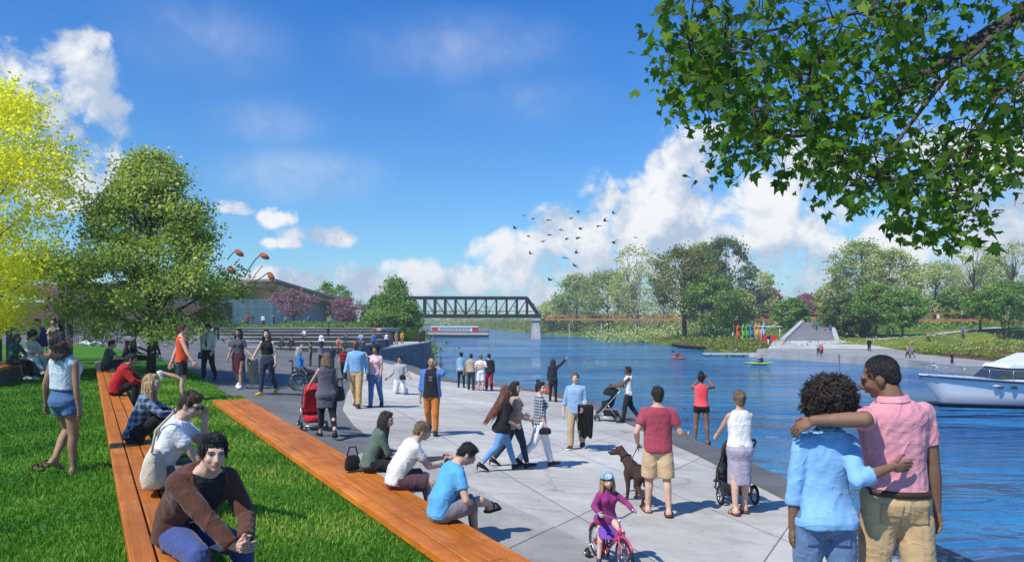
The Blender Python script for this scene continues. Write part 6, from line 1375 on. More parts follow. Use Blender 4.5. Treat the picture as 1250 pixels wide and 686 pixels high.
mb = MB(); mb.tube([(-.33*k, .1*k, .1*k), (-.25*k, .2*k, -.3*k), (0, .26*k, -.50*k), (.25*k, .2*k, -.3*k), (.33*k, .1*k, .1*k)], .02*k, 5); put('chin_strap', mb, BLACKM, t)
def wheelchair(loc, yaw):
    t = thing('wheelchair', 'black wheelchair carrying the grey haired woman in blue', 'wheelchair', loc, math.radians(yaw))
    for sx in (-1, 1):
        w = wheel(t, (sx*.29, -.05, .30), (1, 0, 0), .30, .016, 18, 'wheel'); mb = MB(); mb.torus((sx*.325, -.05, .30), (1, 0, 0), .26, .009, 28, 6); put('push_rim', mb, STEEL, w); wheel(t, (sx*.23, .38, .07), (1, 0, 0), .07, .016, 5, 'caster')
        mb = MB(); mb.tube([(sx*.24, -.22, .92), (sx*.24, -.20, .30), (sx*.24, .30, .30), (sx*.24, .38, .10)], .013, 7); mb.tube([(sx*.24, -.22, .70), (sx*.25, .18, .70), (sx*.24, .26, .46)], .013, 7); mb.tube([(sx*.24, .28, .46), (sx*.17, .50, .12)], .012, 7); mb.tube([(sx*.24, -.22, .92), (sx*.24, -.34, .93)], .016, 7); put('frame', mb, BLACKM, t)
        mb = MB(); mb.box((sx*.12, .54, .10), (.16, .18, .02), rotx(15)); put('footrest', mb, BLACKM, t, smooth=False)
    mb = MB(); mb.box((0, .03, .465), (.46, .44, .05)); bevel(put('seat', mb, blkf, t), .02)
    mb = MB(); mb.box((0, -.225, .70), (.46, .04, .42)); bevel(put('backrest', mb, blkf, t), .015)
wheelchair(wz, WC_YAW)
# the dog and its lead
def dog(loc, yaw):
    t = thing('dog', 'chocolate brown dog on a lead standing beside the man in maroon', 'dog', loc, math.radians(yaw)); mb = MB()
    mb.ell((0, .20, .46), (.115, .16, .145)); mb.ell((0, .0, .47), (.105, .24, .115)); mb.ell((0, -.20, .48), (.105, .14, .12))
    hd = V((-.06, .50, .70)); mb.cap((0, .28, .52), .095, hd-V((-.02, .05, .04)), .068); mb.ell(hd, (.075, .085, .075)); f = V((-.85, .45, -.12)).normalized()
    mb.cap(hd+f*.04-V((0, 0, .01)), .052, hd+f*.145-V((0, 0, .025)), .036); mb.ell(hd+f*.03+V((0, 0, .03)), (.05, .05, .04))
    for s_ in (-1, 1):
        e = hd+V((.02, .02, .045))+V((.45, .85, 0)).normalized()*s_*.068; mb.cap(e, .026, e+V((.01, .01*s_, -.085))+V((.45, .85, 0)).normalized()*s_*.012, .034)
        y = .22; x = s_*.075; mb.cap((x, y, .42), .062, (x, y-.03, .24), .036); mb.cap((x, y-.03, .24), .036, (x, y-.01, .06), .024); mb.ell((x, y+.02, .028), (.032, .05, .028))
        sh = .05 if s_ > 0 else -.04; x = s_*.08; mb.cap((x, -.20, .44), .085, (x*1.1, -.12+sh*.4, .29), .055); mb.cap((x*1.1, -.12+sh*.4, .29), .048, (x*1.05, -.30+sh, .17), .027); mb.cap((x*1.05, -.30+sh, .17), .026, (x*1.05, -.27+sh, .05), .022); mb.ell((x*1.05, -.245+sh, .028), (.032, .05, .028))
    mb.tube([(0, -.28, .54), (0, -.37, .60), (.0, -.41, .72), (0, -.40, .86)], [.038, .032, .024, .012], 8)
    m = remesh(mb, .012, 4); disp(m, folds(3, .002, 60)); x = MB(); 
    x.ell(hd+f*.178-V((0, 0, .010)), .017); x2 = [x]
    for s_ in (-1, 1): x.ell(hd+f*.066+V((.45, .85, 0)).normalized()*s_*.038+V((0, 0, .028)), .011)
    x.m = [1]*len(x.f); put('body', join(m, x.mesh()), [mat('brown_fur', (.050, .022, .013), .5, .3, 12, .6, 220, sss=0), mat('dog_nose', (.008, .007, .007), .25, .1)], t)
    mb = MB(); c = V((-.02, .38, .60)); mb.torus(c, V((-.1, .75, .65)), .088, .010, 22, 6); put('collar', mb, fab('222226'), t); return t, rotz(yaw) @ c+V(loc)
dl = at(779, 614); DG, dcol = dog(dl, 16)
w_ = wpt(dogman, 'wrL')+V((0, 0, -.06)); mb = MB(); mb.tube([dcol+V((.07, .0, .06)), dcol.lerp(w_, .5)+V((0, 0, -.10)), w_, w_+V((.02, .02, -.06)), w_+V((0, .03, 0))], .007, 6); setp(put('dog_lead', mb, fab('1a1a1c')), "black lead from the man in maroon's hand to the dog's collar", 'lead')
# bags, phone, sandals and other small things
def bag(name, label, cat, loc, yaw, w, h, d, m, strap=None, open_=0):
    t = thing(name, label, cat, loc, math.radians(yaw)); mb = MB(); rs = []
    for z, kx, ky in ((0, .80, .7), (.06*h, .98, 1.0), (.35*h, 1.04, 1.05), (.75*h, .90, .7), (h, .74, .28)):
        rs.append([V((w/2*kx*math.copysign(abs(math.cos(a))**.7, math.cos(a)), d/2*ky*math.copysign(abs(math.sin(a))**.7, math.sin(a)), z)) for a in [2*pi*i/16 for i in range(16)]])
    mb.rings(rs); me = mb.mesh(); o = put('bag_body', me, m, t); s_ = o.modifiers.new('s', 'SUBSURF'); s_.levels = s_.render_levels = 2
    if strap: mb = MB(); mb.tube([V(q) for q in strap], .012, 6); put('strap', mb, m, t)
    return t
p = px(184, 594, 6.95); p.z = ZD+.005; bag('tote_bag', 'cream canvas tote bag hanging beside the man in white t-shirt', 'tote bag', px(188, 594, 6.62)*1+V((0, 0, 0)), -72, .44, .34, .20, fab('c9bea6'), [(-.16, 0, .33), (-.12, .03, .52), (.0, .16, .66), (.10, .03, .52), (.15, 0, .33)])
def drape(name, label, cat, c, yaw, w, l1, l2, m):
    t = thing(name, label, cat, c, math.radians(yaw)); mb = MB(); rows = []; r_ = random.Random(int(w*1000))
    path = [(-.07-.03*k/5, -l1*(1-k/5)) for k in range(6)]+[(-.05, .045), (0, .065), (.05, .045)]+[(.06+.03*k/5, -l2*k/5) for k in range(1, 6)]
    for off in (0, .022):
        for y, z in path:
            rows.append([V((lerp(-w/2, w/2, i/10)*(1+.12*z), y*(1-off*4)+.022*math.sin(i*1.9+z*7)*min(1, abs(z)*5), z-off*.4+.03*math.sin(i*1.3)*(abs(z) > .3))) for i in range(11)])
    n = len(path); mb.grid(rows[:n]); mb.grid(rows[n:], flip=True)
    put('cloth', mb, m, t); return t
def held(label, name, cat, root, key, off, dims, m, strap=True, yaw=0):
    w = wpt(root, key)+V(off); return bag(name, label, cat, w, yaw, *dims, m, [(-dims[0]*.35, 0, dims[1]*.95), (-dims[0]*.2, 0, dims[1]*1.5), (dims[0]*.2, 0, dims[1]*1.5), (dims[0]*.35, 0, dims[1]*.95)] if strap else None)
held('orange handbag carried by the pointing woman at the water', 'handbag', 'handbag', ptw, 'wrL', (-.02, .0, -.42), (.28, .24, .12), fab('c8552c'))
held('tan shoulder bag of the woman in light blue at the quay', 'shoulder_bag', 'handbag', q1, 'shR', (.05, -.12, -.62), (.28, .26, .12), fab('8a5c44'), True, 60)
held('small black bag at the hip of the kneeling young man', 'crossbody_bag', 'bag', V and bpy.data.objects['person'] if False else [o for o in bpy.data.objects if o.get('label', '').startswith('young man in pale grey')][0], 'hipc', (.12, -.16, -.02), (.22, .16, .08), blkf, False)
byl = lambda s_: [o for o in bpy.data.objects if o.get('label', '').startswith(s_)][0]
kr_ = byl('young man in pale grey'); a_, b_ = wpt(kr_, 'shL'), wpt(kr_, 'hipc', (.1, .13, .05)); mb = MB(); mb.tube([a_+V((-.05, 0, .04)), a_.lerp(b_, .5)+V((0, -.14, 0)), V(b_)+V((.0, -.03, .1))], .012, 6)
held('black shoulder bag on the arm of the woman in grey tunic', 'shoulder_bag', 'handbag', byl('woman in long grey tunic'), 'shR', (.10, .02, -.62), (.30, .30, .13), blkf, True, 70)
drape('carried_coat', 'beige coat hanging from the arm of the woman in black crop top', 'coat', wpt(byl('laughing woman in black crop'), 'wrR')+V((.03, .0, .03)), 70, .30, .62, .5, fab('b9b0a2'))
held('blue folder held at the hip of the man with black tie', 'folder', 'folder', byl('man in white shirt, black tie'), 'wrR', (-.02, -.05, -.20), (.26, .24, .04), fab('3a78b8'), False, 80)
drape('folded_jacket', 'black jacket folded over the forearm of the man in khaki trousers', 'jacket', wpt(jm, 'wrL')+V((.05, .06, .02)), 12, .30, .62, .5, fab('121214'))
held('dark clutch purse held by the woman in checked shirt', 'clutch_purse', 'purse', t3, 'wrR', (-.02, -.05, -.10), (.24, .12, .05), fab('23242a'), False, 20)
held('small black bag behind the woman in green grey top', 'handbag', 'handbag', byl('long haired woman in green grey'), 'hipc', (-.24, -.05, -.09), (.24, .22, .12), blkf, True, 40)
def phone(label, c, yaw, rx=0): t = thing('smartphone', label, 'phone', c, math.radians(yaw)); mb = MB(); mb.box((0, 0, 0), (.15, .010, .078), rotx(rx)); bevel(put('case', mb, BLACKM, t, smooth=False), .003); mb = MB(); mb.box((0, -.0058, 0), (.138, .001, .068), rotx(rx)); put('screen', mb, mat('phone_screen', (.05, .06, .08), .1, spec=.8), t, smooth=False)
phone('black phone held up by the woman in coral tank top', (wpt(phw, 'wrL')+wpt(phw, 'wrR'))/2+V((.02, .02, .09)), -14)
phone("black phone at the ear of the man in orange trousers", wpt(om, 'wrL')+V((0, .03, .07)), 90)
phone('phone in the hands of the man in white t-shirt on the plaza bench', (wpt(byl('man in white t-shirt and maroon'), 'wrL')+wpt(byl('man in white t-shirt and maroon'), 'wrR'))/2+V((.10, .02, .02)), 25, -60)
for i, (u, v, yw) in enumerate(((46, 576, 60), (56, 571, 40))):
    p = at(u, v, lawn_z); t = thing('leather_sandal', ('brown sandal lying sole down nearest the barefoot woman', 'brown sandal lying behind the first one on the grass')[1-i], 'sandal', p+V((0, 0, .03)), math.radians(yw), 'pair of brown sandals on the grass')
    mb = MB(); mb.rings([[V((x*w, y, z)) for x, z in ((-1, 0), (1, 0), (1, .028), (-1, .028))] for y, w in ((-.12, .025), (-.08, .036), (.02, .032), (.09, .043), (.13, .025))]); put('sole', mb, mat('tan_leather', (.16, .08, .04), .6), t)
    mb = MB(); mb.tube([(-.042, .05, .02), (-.03, .05, .055), (.03, .05, .055), (.042, .05, .02)], .011, 6); mb.tube([(-.034, -.06, .02), (0, -.09, .07), (.034, -.06, .02)], .009, 6); put('strap', mb, mat('dark_leather', (.05, .025, .015), .6), t)
# cafe tables and chairs beyond the lawn
def cafe_chair(loc, yaw, label):
    t = thing('cafe_chair', label, 'chair', loc, math.radians(yaw), 'grey cafe chairs behind the lawn'); M = mat('grey_metal', (.16, .17, .18), .5)
    mb = MB(); mb.box((0, 0, .45), (.44, .44, .03)); put('seat', mb, M, t, smooth=False); mb = MB(); mb.box((0, -.21, .72), (.44, .03, .34)); put('backrest', mb, M, t, smooth=False)
    for x in (-.19, .19):
        for y in (-.2, .2): mb = MB(); mb.tube([(x, y, 0), (x*.95, y*.95, .45 if y > 0 else .85)], .014, 5); put('leg', mb, M, t)
    return t
def cafe_table(loc, label):
    t = thing('cafe_table', label, 'table', loc, 0, 'grey cafe tables behind the lawn'); M = mat('grey_metal', (.16, .17, .18), .5); mb = MB(); mb.tube([(0, 0, .71), (0, 0, .74)], .42, 20); put('table_top', mb, M, t, ang=40); mb = MB(); mb.tube([(0, 0, .02), (0, 0, .71)], .03, 8); put('pedestal', mb, M, t); mb = MB(); mb.tube([(0, 0, 0), (0, 0, .03)], .24, 16); put('base', mb, M, t)
TBL = ['grey round cafe table nearest the pergola', 'second grey cafe table from the pergola', 'third grey cafe table from the pergola', 'grey cafe table closest to the lawn tree']
for i, u in enumerate((84, 104, 124, 143)):
    p = hit(u, 416+(i % 2)*2, lambda x, y: plaza_z(x, y)); cafe_table(p, TBL[i])
    for j, (a, r) in enumerate(((20, .75), (200, .78))):
        q = p+V((r*math.cos(math.radians(a+i*25)), r*math.sin(math.radians(a+i*25)), 0)); q.z = plaza_z(q.x, q.y); cafe_chair(q, math.degrees(math.atan2((p-q).y, (p-q).x))-90, ('right', 'left')[j]+' hand chair at the '+TBL[i].replace('grey ', ''))
# ------------------------------------------------------------------ boats
def hull(L, B_, D, sheer=.0, bow=1.0, n=18, flare=.25, stern=.85, fine=2.0):
    rs = []
    for i in range(n+1):
        t = i/n; w = B_/2*(min(1, (1-t)**(1/fine)*1.35) if t > .5 else lerp(stern, 1, clamp(t*3))); w = max(w, .015); zt = D+sheer*t**2; y = lerp(-L/2, L/2, t)
        over = bow*t**4; zb = -.35*D*(1-t**6)
        rs.append([V((-w, y+over, zt)), V((-w*(1-flare*t), y+over*.4, zt*.45)), V((-w*(.75-.5*flare*t), y, 0)), V((0, y-.02, zb)), V((w*(.75-.5*flare*t), y, 0)), V((w*(1-flare*t), y+over*.4, zt*.45)), V((w, y+over, zt))])
    return rs
def canal_boat():
    p = onz(557, 411, 0); t = thing('narrow_boat', 'long red and white canal boat with a glazed cabin below the bridge', 'boat', p, math.radians(90-4)); L = 17.5
    RED, CRM, NV = mat('boat_red', (.42, .035, .03), .4), mat('boat_cream', (.75, .72, .64), .4), mat('boat_black', (.02, .02, .03), .4)
    mb = MB(); rs = hull(L, 3.0, 1.0, .25, .7, 20, .1, .6, 5.0); mb.rings(rs); put('hull', mb, CRM, t, ang=50)
    mb = MB(); mb.rings([[V((q.x*1.012, q.y, q.z*.42-.02)) for q in r] for r in rs]); put('bottom_stripe', mb, NV, t)
    for sx in (-1, 1): mb = MB(); mb.tube([V((r[0].x*sx*-1*1.01, r[0].y, r[0].z)) for r in rs], .10, 6); put('gunwale', mb, RED, t)
    mb = MB(); mb.box((0, .3, 1.35), (2.2, 12.4, 1.2)); put('cabin', mb, CRM, t, smooth=False)
    mb = MB(); mb.rings([[V((x, y, 2.0+(.12 if abs(x) < 1 else 0))) for x in (-1.25, -.9, .9, 1.25)]+[V((1.25, y, 1.92)), V((-1.25, y, 1.92))] for y in (-6.1, 6.7)]); put('roof', mb, mat('boat_roof', (.62, .63, .62), .5), t, smooth=False)
    for i in range(9):
        mb = MB(); mb.box((-1.11, -3.4+i*.92, 1.45), (.06, .80, .72)); mb.box((1.11, -3.4+i*.92, 1.45), (.06, .80, .72)); put('window', mb, mat('boat_glass', (.20, .38, .48), .08, spec=.9), t, smooth=False)
    for y in (-5.2, 5.6):
        mb = MB(); mb.box((-1.125, y, 1.42), (.06, 1.5, .95)); mb.box((1.125, y, 1.42), (.06, 1.5, .95)); put('door_panel', mb, RED, t, smooth=False)
    mb = MB(); mb.cap((0, 8.9, .9), .12, (0, 9.2, 1.9), .10); put('stem_post', mb, RED, t); mb = MB(); mb.cap((0, -8.6, .8), .12, (0, -8.9, 1.7), .10); put('stern_post', mb, RED, t)
canal_boat(); byl('long red and white canal').scale = (1.15, 1.08, 1.45)
def yacht():
    p = onz(1300, 497, 0); L = 13.0; t = thing('motor_yacht', 'white motor yacht with navy stripe moored at the right', 'yacht', V((31.4, 42.5, 0)), math.radians(88)); WH = mat('gelcoat', (.80, .81, .83), .22, .05, 1, coat=.4); NV = mat('navy_stripe', (.015, .03, .085), .3); GL = mat('tinted_glass', (.03, .035, .045), .06, .2, spec=.9)
    rs = hull(L, 4.2, 1.28, .58, 1.3, 26, .38, .9, 2.0); mb = MB(); mb.rings(rs); put('hull', mb, WH, t, ang=60)
    mb = MB(); mb.rings([[V((q.x*1.006, q.y, q.z*.14-.03)) for q in r] for r in rs]); put('boot_stripe', mb, NV, t)
    for sx in (-1, 1):
        mb = MB(); mb.tube([V((sx*abs(r[0].x)*1.004, r[0].y, r[0].z-.10)) for r in rs], .055, 6); put('sheer_stripe', mb, NV, t)
        mb = MB(); mb.tube([V((sx*abs(r[0].x)*.96, r[0].y-.05, r[0].z+.55)) for r in rs[13:]], .02, 6)
        for r in rs[13::2]: mb.tube([V((sx*abs(r[0].x)*.96, r[0].y-.05, r[0].z)), V((sx*abs(r[0].x)*.96, r[0].y-.05, r[0].z+.55))], .014, 5)
        put('bow_rail', mb, STEEL, t)
        for y, r_ in ((3.2, .14), (3.9, .12), (1.6, .17)):
            i = int((y+L/2)/L*26); x = abs(rs[i][1].x)*.25+abs(rs[i][0].x)*.75; mb = MB(); mb.box((sx*(x-.05), y, 1.18), (.08, r_*2.6, r_*1.1), rotz(-sx*14)); put('porthole', mb, GL, t, smooth=False)
    mb = MB(); mb.rings([[V((q[0].x*.98, q[0].y, q[0].z-.12)), V((0, q[0].y, q[0].z+.02)), V((-q[0].x*.98, q[0].y, q[0].z-.12)), V((0, q[0].y, q[0].z-.3))] for q in rs]); put('deck', mb, WH, t)
    # cabin: raked front
    def cab(z0, z1, yb, yf, rake, w0, w1): return [[V((-w0, yb, z0)), V((w0, yb, z0)), V((w0*.75, yf, z0)), V((-w0*.75, yf, z0))], [V((-w1, yb, z1)), V((w1, yb, z1)), V((w1*.8, yf-rake, z1)), V((-w1*.8, yf-rake, z1))]]
    mb = MB(); mb.rings(cab(1.25, 1.62, -5.4, 4.3, .3, 1.65, 1.62)); put('cabin_base', mb, WH, t, smooth=False)
    mb = MB(); mb.rings(cab(1.62, 2.28, -5.0, 4.1, .75, 1.56, 1.45)); put('windscreen', mb, GL, t, smooth=False)
    mb = MB()
    for sx in (-1, 1):
        for y, w in ((-4.8, 1.57), (-3.0, 1.57), (-1.2, 1.50), (.6, 1.43), (2.2, 1.35)): mb.bar((sx*(w+.0), y, 1.60), (sx*(w-.09), y-.04, 2.30), .10, .14)
    put('window_pillar', mb, WH, t, smooth=False)
    mb = MB(); mb.rings(cab(2.27, 2.46, -5.3, 3.5, .25, 1.62, 1.55)); put('cabin_roof', mb, WH, t, smooth=False)
    mb = MB(); mb.rings(cab(2.46, 3.05, -4.6, 3.0, 1.5, 1.5, 1.4)); put('flybridge', mb, WH, t, smooth=False); mb = MB(); mb.bar((-1.2, 1.0, 3.08), (1.2, 1.0, 3.08), .06, .10); put('flybridge_trim', mb, NV, t, smooth=False)
    mb = MB(); mb.tube([(0, -3, 3.0), (0, -3.2, 4.6)], .04, 6); put('mast', mb, WH, t)
yacht()
def kayak(label, loc, yaw, c, tilt=None, group=None, L=3.0, cockpit=2):
    t = thing('kayak', label, 'kayak', loc, math.radians(yaw), group)
    if tilt: t.rotation_euler = tilt
    mb = MB(); rs = []; M = mat('kayak_'+str(c), C(c, .9), .35, .12)
    for i in range(15):
        s_ = i/14*2-1; w = max(.02, .34*(1-abs(s_)**2.4)); z = .16+.14*abs(s_)**3; rs.append([V((w*math.cos(a), s_*L/2, z+(.10 if math.sin(a) > 0 else .18)*(1-abs(s_)**3)*math.sin(a))) for a in [2*pi*j/12 for j in range(12)]])
    mb.rings([r[::-1] for r in rs]); put('hull', mb, M, t)
    for y in ((-.25,) if cockpit == 1 else (-.75, .55)):
        mb = MB(); mb.ell((0, y, .235), (.21, .33, .055)); put('cockpit', mb, BLACKM, t)
    return t
def paddler(label, loc, yaw, c, sk='light'):
    t = person(label, loc, yaw, 1.7, 'm', sk, ('short', 'black'), dict(sit=1, lean=4, legL=(88, 8, 4), legR=(88, 8, 4), armL=dict(to=(-.28, .42, .32), hint=(-1, 0, -1)), armR=dict(to=(.28, .42, .46), hint=(1, 0, -1))), top(c, 'long', inf=.02), bot('20242c'), None, lod=2)
    w = rotz(yaw); mb = MB(); a, b = V((-.95, .46, .0)), V((.95, .46, .75)); mb.tube([a, b], .02, 6); d = (b-a).normalized(); pr = thing('paddle', 'paddle held by the '+label, 'paddle', loc, math.radians(yaw)); put('shaft', mb, BLACKM, pr)
    for q, s_ in ((a, -1), (b, 1)): mb = MB(); mb.ell(q+d*s_*.15, (.20, .02, .09), roty(-22)); put('blade', mb, BLACKM, pr)
for lb, pl2, u, v, yw, c, cl in (('short orange kayak on the river right of the phone woman', 'person in red paddling the orange kayak', 828, 438, -150, 'e0582a', 'b0282c'), ('teal kayak near the floating pontoon', 'person in grey paddling the teal kayak', 897, 433, 80, '2a6a68', '8a8f94'), ('yellow green kayak just off the corner of the far landing', 'person in dark clothes paddling the yellow green kayak', 927, 445, 84, 'b8cc3a', '2a2c34')):
    p = onz(u, v, 0); kayak(lb, p, yw, c, None, None, 3.4, 1); q = p.copy(); q += rotz(yw) @ V((0, -.28, .17)); paddler(pl2, q, yw, cl)
g = 'kayaks standing upright in the rack'
for i, (u, c, nm) in enumerate(((900.5, 'e8642a', 'orange'), (907, '7ac23a', 'lime green'), (911.8, '57b04a', 'mid green'), (917, '3a86c8', 'blue'), (922.3, 'eaa02a', 'amber'), (927, 'e88a26', 'dark amber'), (932, '9ccbe0', 'pale blue'))):
    p = px(u, 412, 121); p.z = fb_z(p.x, p.y)+1.62; kayak(nm+' kayak standing upright in the rack on the far bank', p, 0, c, (math.radians(84), 0, math.radians(18)), g, 3.1)
t = thing('kayak_rack', 'timber rack holding the coloured upright kayaks on the far bank', 'rack', V((39.0, 121.6, fb_z(39, 121.6)))); mb = MB()
for x in (-2.4, 0, 2.4): mb.box((x, .2, 1.5), (.14, .14, 3.1))
put('post', mb, mat('rack_timber', (.22, .12, .06), .7), t, smooth=False); mb = MB()
for z in (.9, 2.5): mb.box((0, .1, z), (5.2, .12, .14))
put('rail', mb, mat('rack_timber', (.22, .12, .06), .7), t, smooth=False)
def strip(t): x = lerp(50.2, 50.8, t); y = lerp(97, 74, t); return (x+rng.uniform(-.2, 1.6), y, fb_z(x+1, y)+.05)
mass('landing_planting', 'low bright green planting strip behind the far landing', bumpline(rng, 150, strip, .45, .35), .3, L_SHR, 41)
# ------------------------------------------------------------------ birds and kites
def bird(loc, yaw, flap, s_=1.0, roll=0):
    t = thing('bird', 'dark bird flying in the flock above the river', 'bird', loc, math.radians(yaw), 'flock of birds above the river'); t.rotation_euler[1] = math.radians(roll); M = mat('bird_plumage', (.022, .020, .02), .7)
    mb = MB(); mb.ell((0, 0, 0), (.10*s_, .34*s_, .10*s_)); mb.ell((0, .36*s_, .04*s_), (.07*s_, .10*s_, .07*s_)); mb.cap((0, .44*s_, .04*s_), .025*s_, (0, .54*s_, .03*s_), .006*s_); mb.rings([[V((x*s_, y*s_, z*s_)) for x, z in ((-w, 0), (w, 0), (w, .02), (-w, .02))] for y, w in ((-.26, .05), (-.58, .16))]); put('body', mb, M, t)
    for sx in (-1, 1):
        mb = MB(); rows = []; x = z = 0
        for i, (dx, ch, sw) in enumerate(((0, .34, .10), (.38, .34, .14), (.42, .26, .02), (.40, .05, -.22))):
            a = math.radians(flap*(1.3 if i < 2 else .35)); x += dx*math.cos(a); z += dx*math.sin(a); rows.append([V((sx*x*s_, (sw+ch*.5)*s_, z*s_)), V((sx*x*s_, (sw-ch*.5)*s_, (z+.0)*s_)), V((sx*x*s_, (sw-ch*.5)*s_, (z-.025)*s_)), V((sx*x*s_, (sw+ch*.5)*s_, (z-.03)*s_))])
        mb.rings(rows if sx > 0 else [r[::-1] for r in rows]); put('wing', mb, M, t, smooth=False)
for i, (u, v) in enumerate(((640, 263), (651, 267), (670, 269), (629, 279), (645, 288), (671, 287), (663, 295), (648, 310), (685, 281), (697, 267), (706, 258), (692, 292), (709, 280), (706, 290), (690, 315), (704, 309), (702, 324), (672, 342), (749, 260), (739, 270), (731, 276), (750, 297), (776, 290), (754, 315))):
    bird(px(u, v, 118+rnd.uniform(-14, 14)), rnd.choice((60, 75, 90, 110))+rnd.uniform(-15, 15), rnd.uniform(-18, 40), rnd.uniform(.72, .95), rnd.uniform(-20, 20))
def kite(lb, u, v, y, ang, tail):
    o = px(u, v, y); t = thing('kite', lb, 'kite', o, 0); k = y/F; A_ = roty(ang)
    mb = MB(); P_ = [(0, 7), (2.6, 4), (3.6, 0), (3.0, -4), (1.2, -6.5), (-1.2, -6.5), (-3.0, -4), (-3.6, 0), (-2.6, 4)]; mb.rings([[A_ @ V((x*k, d+.12*abs(x)*k, z*k)) for x, z in P_] for d in (-.05, .05)]); put('sail', mb, fab('c8562a', 'stripe', '4f5a28', cell=.55), t)
    mb = MB(); mb.tube([V((x*k, i*.2, z*k)) for i, (x, z) in enumerate(tail)], .065, 5); mb.tube([V(((x+10)*k, -i*.15, (z-7)*k)) for i, (x, z) in enumerate(tail[1:])], .05, 5); put('tail', mb, BLACKM, t)
kite('orange kite highest of the three beside the tree top', 323, 313, 90, 118, [(-5, 2), (-12, -4), (-20, -14), (-27, -26)])
kite('lower orange kite trailing a long tail above the pavilion roof', 331, 338, 88, 150, [(-4, 5), (-10, 1), (-20, -5), (-38, -10)])
kite('orange kite at the edge of the big lawn tree crown', 292, 309, 92, 125, [(-5, 2), (-9, 0), (-16, -8)])
kite('partly hidden orange kite low against the lawn tree crown', 283, 330, 90, 130, [(-4, 3), (-8, 0), (-13, -8)])
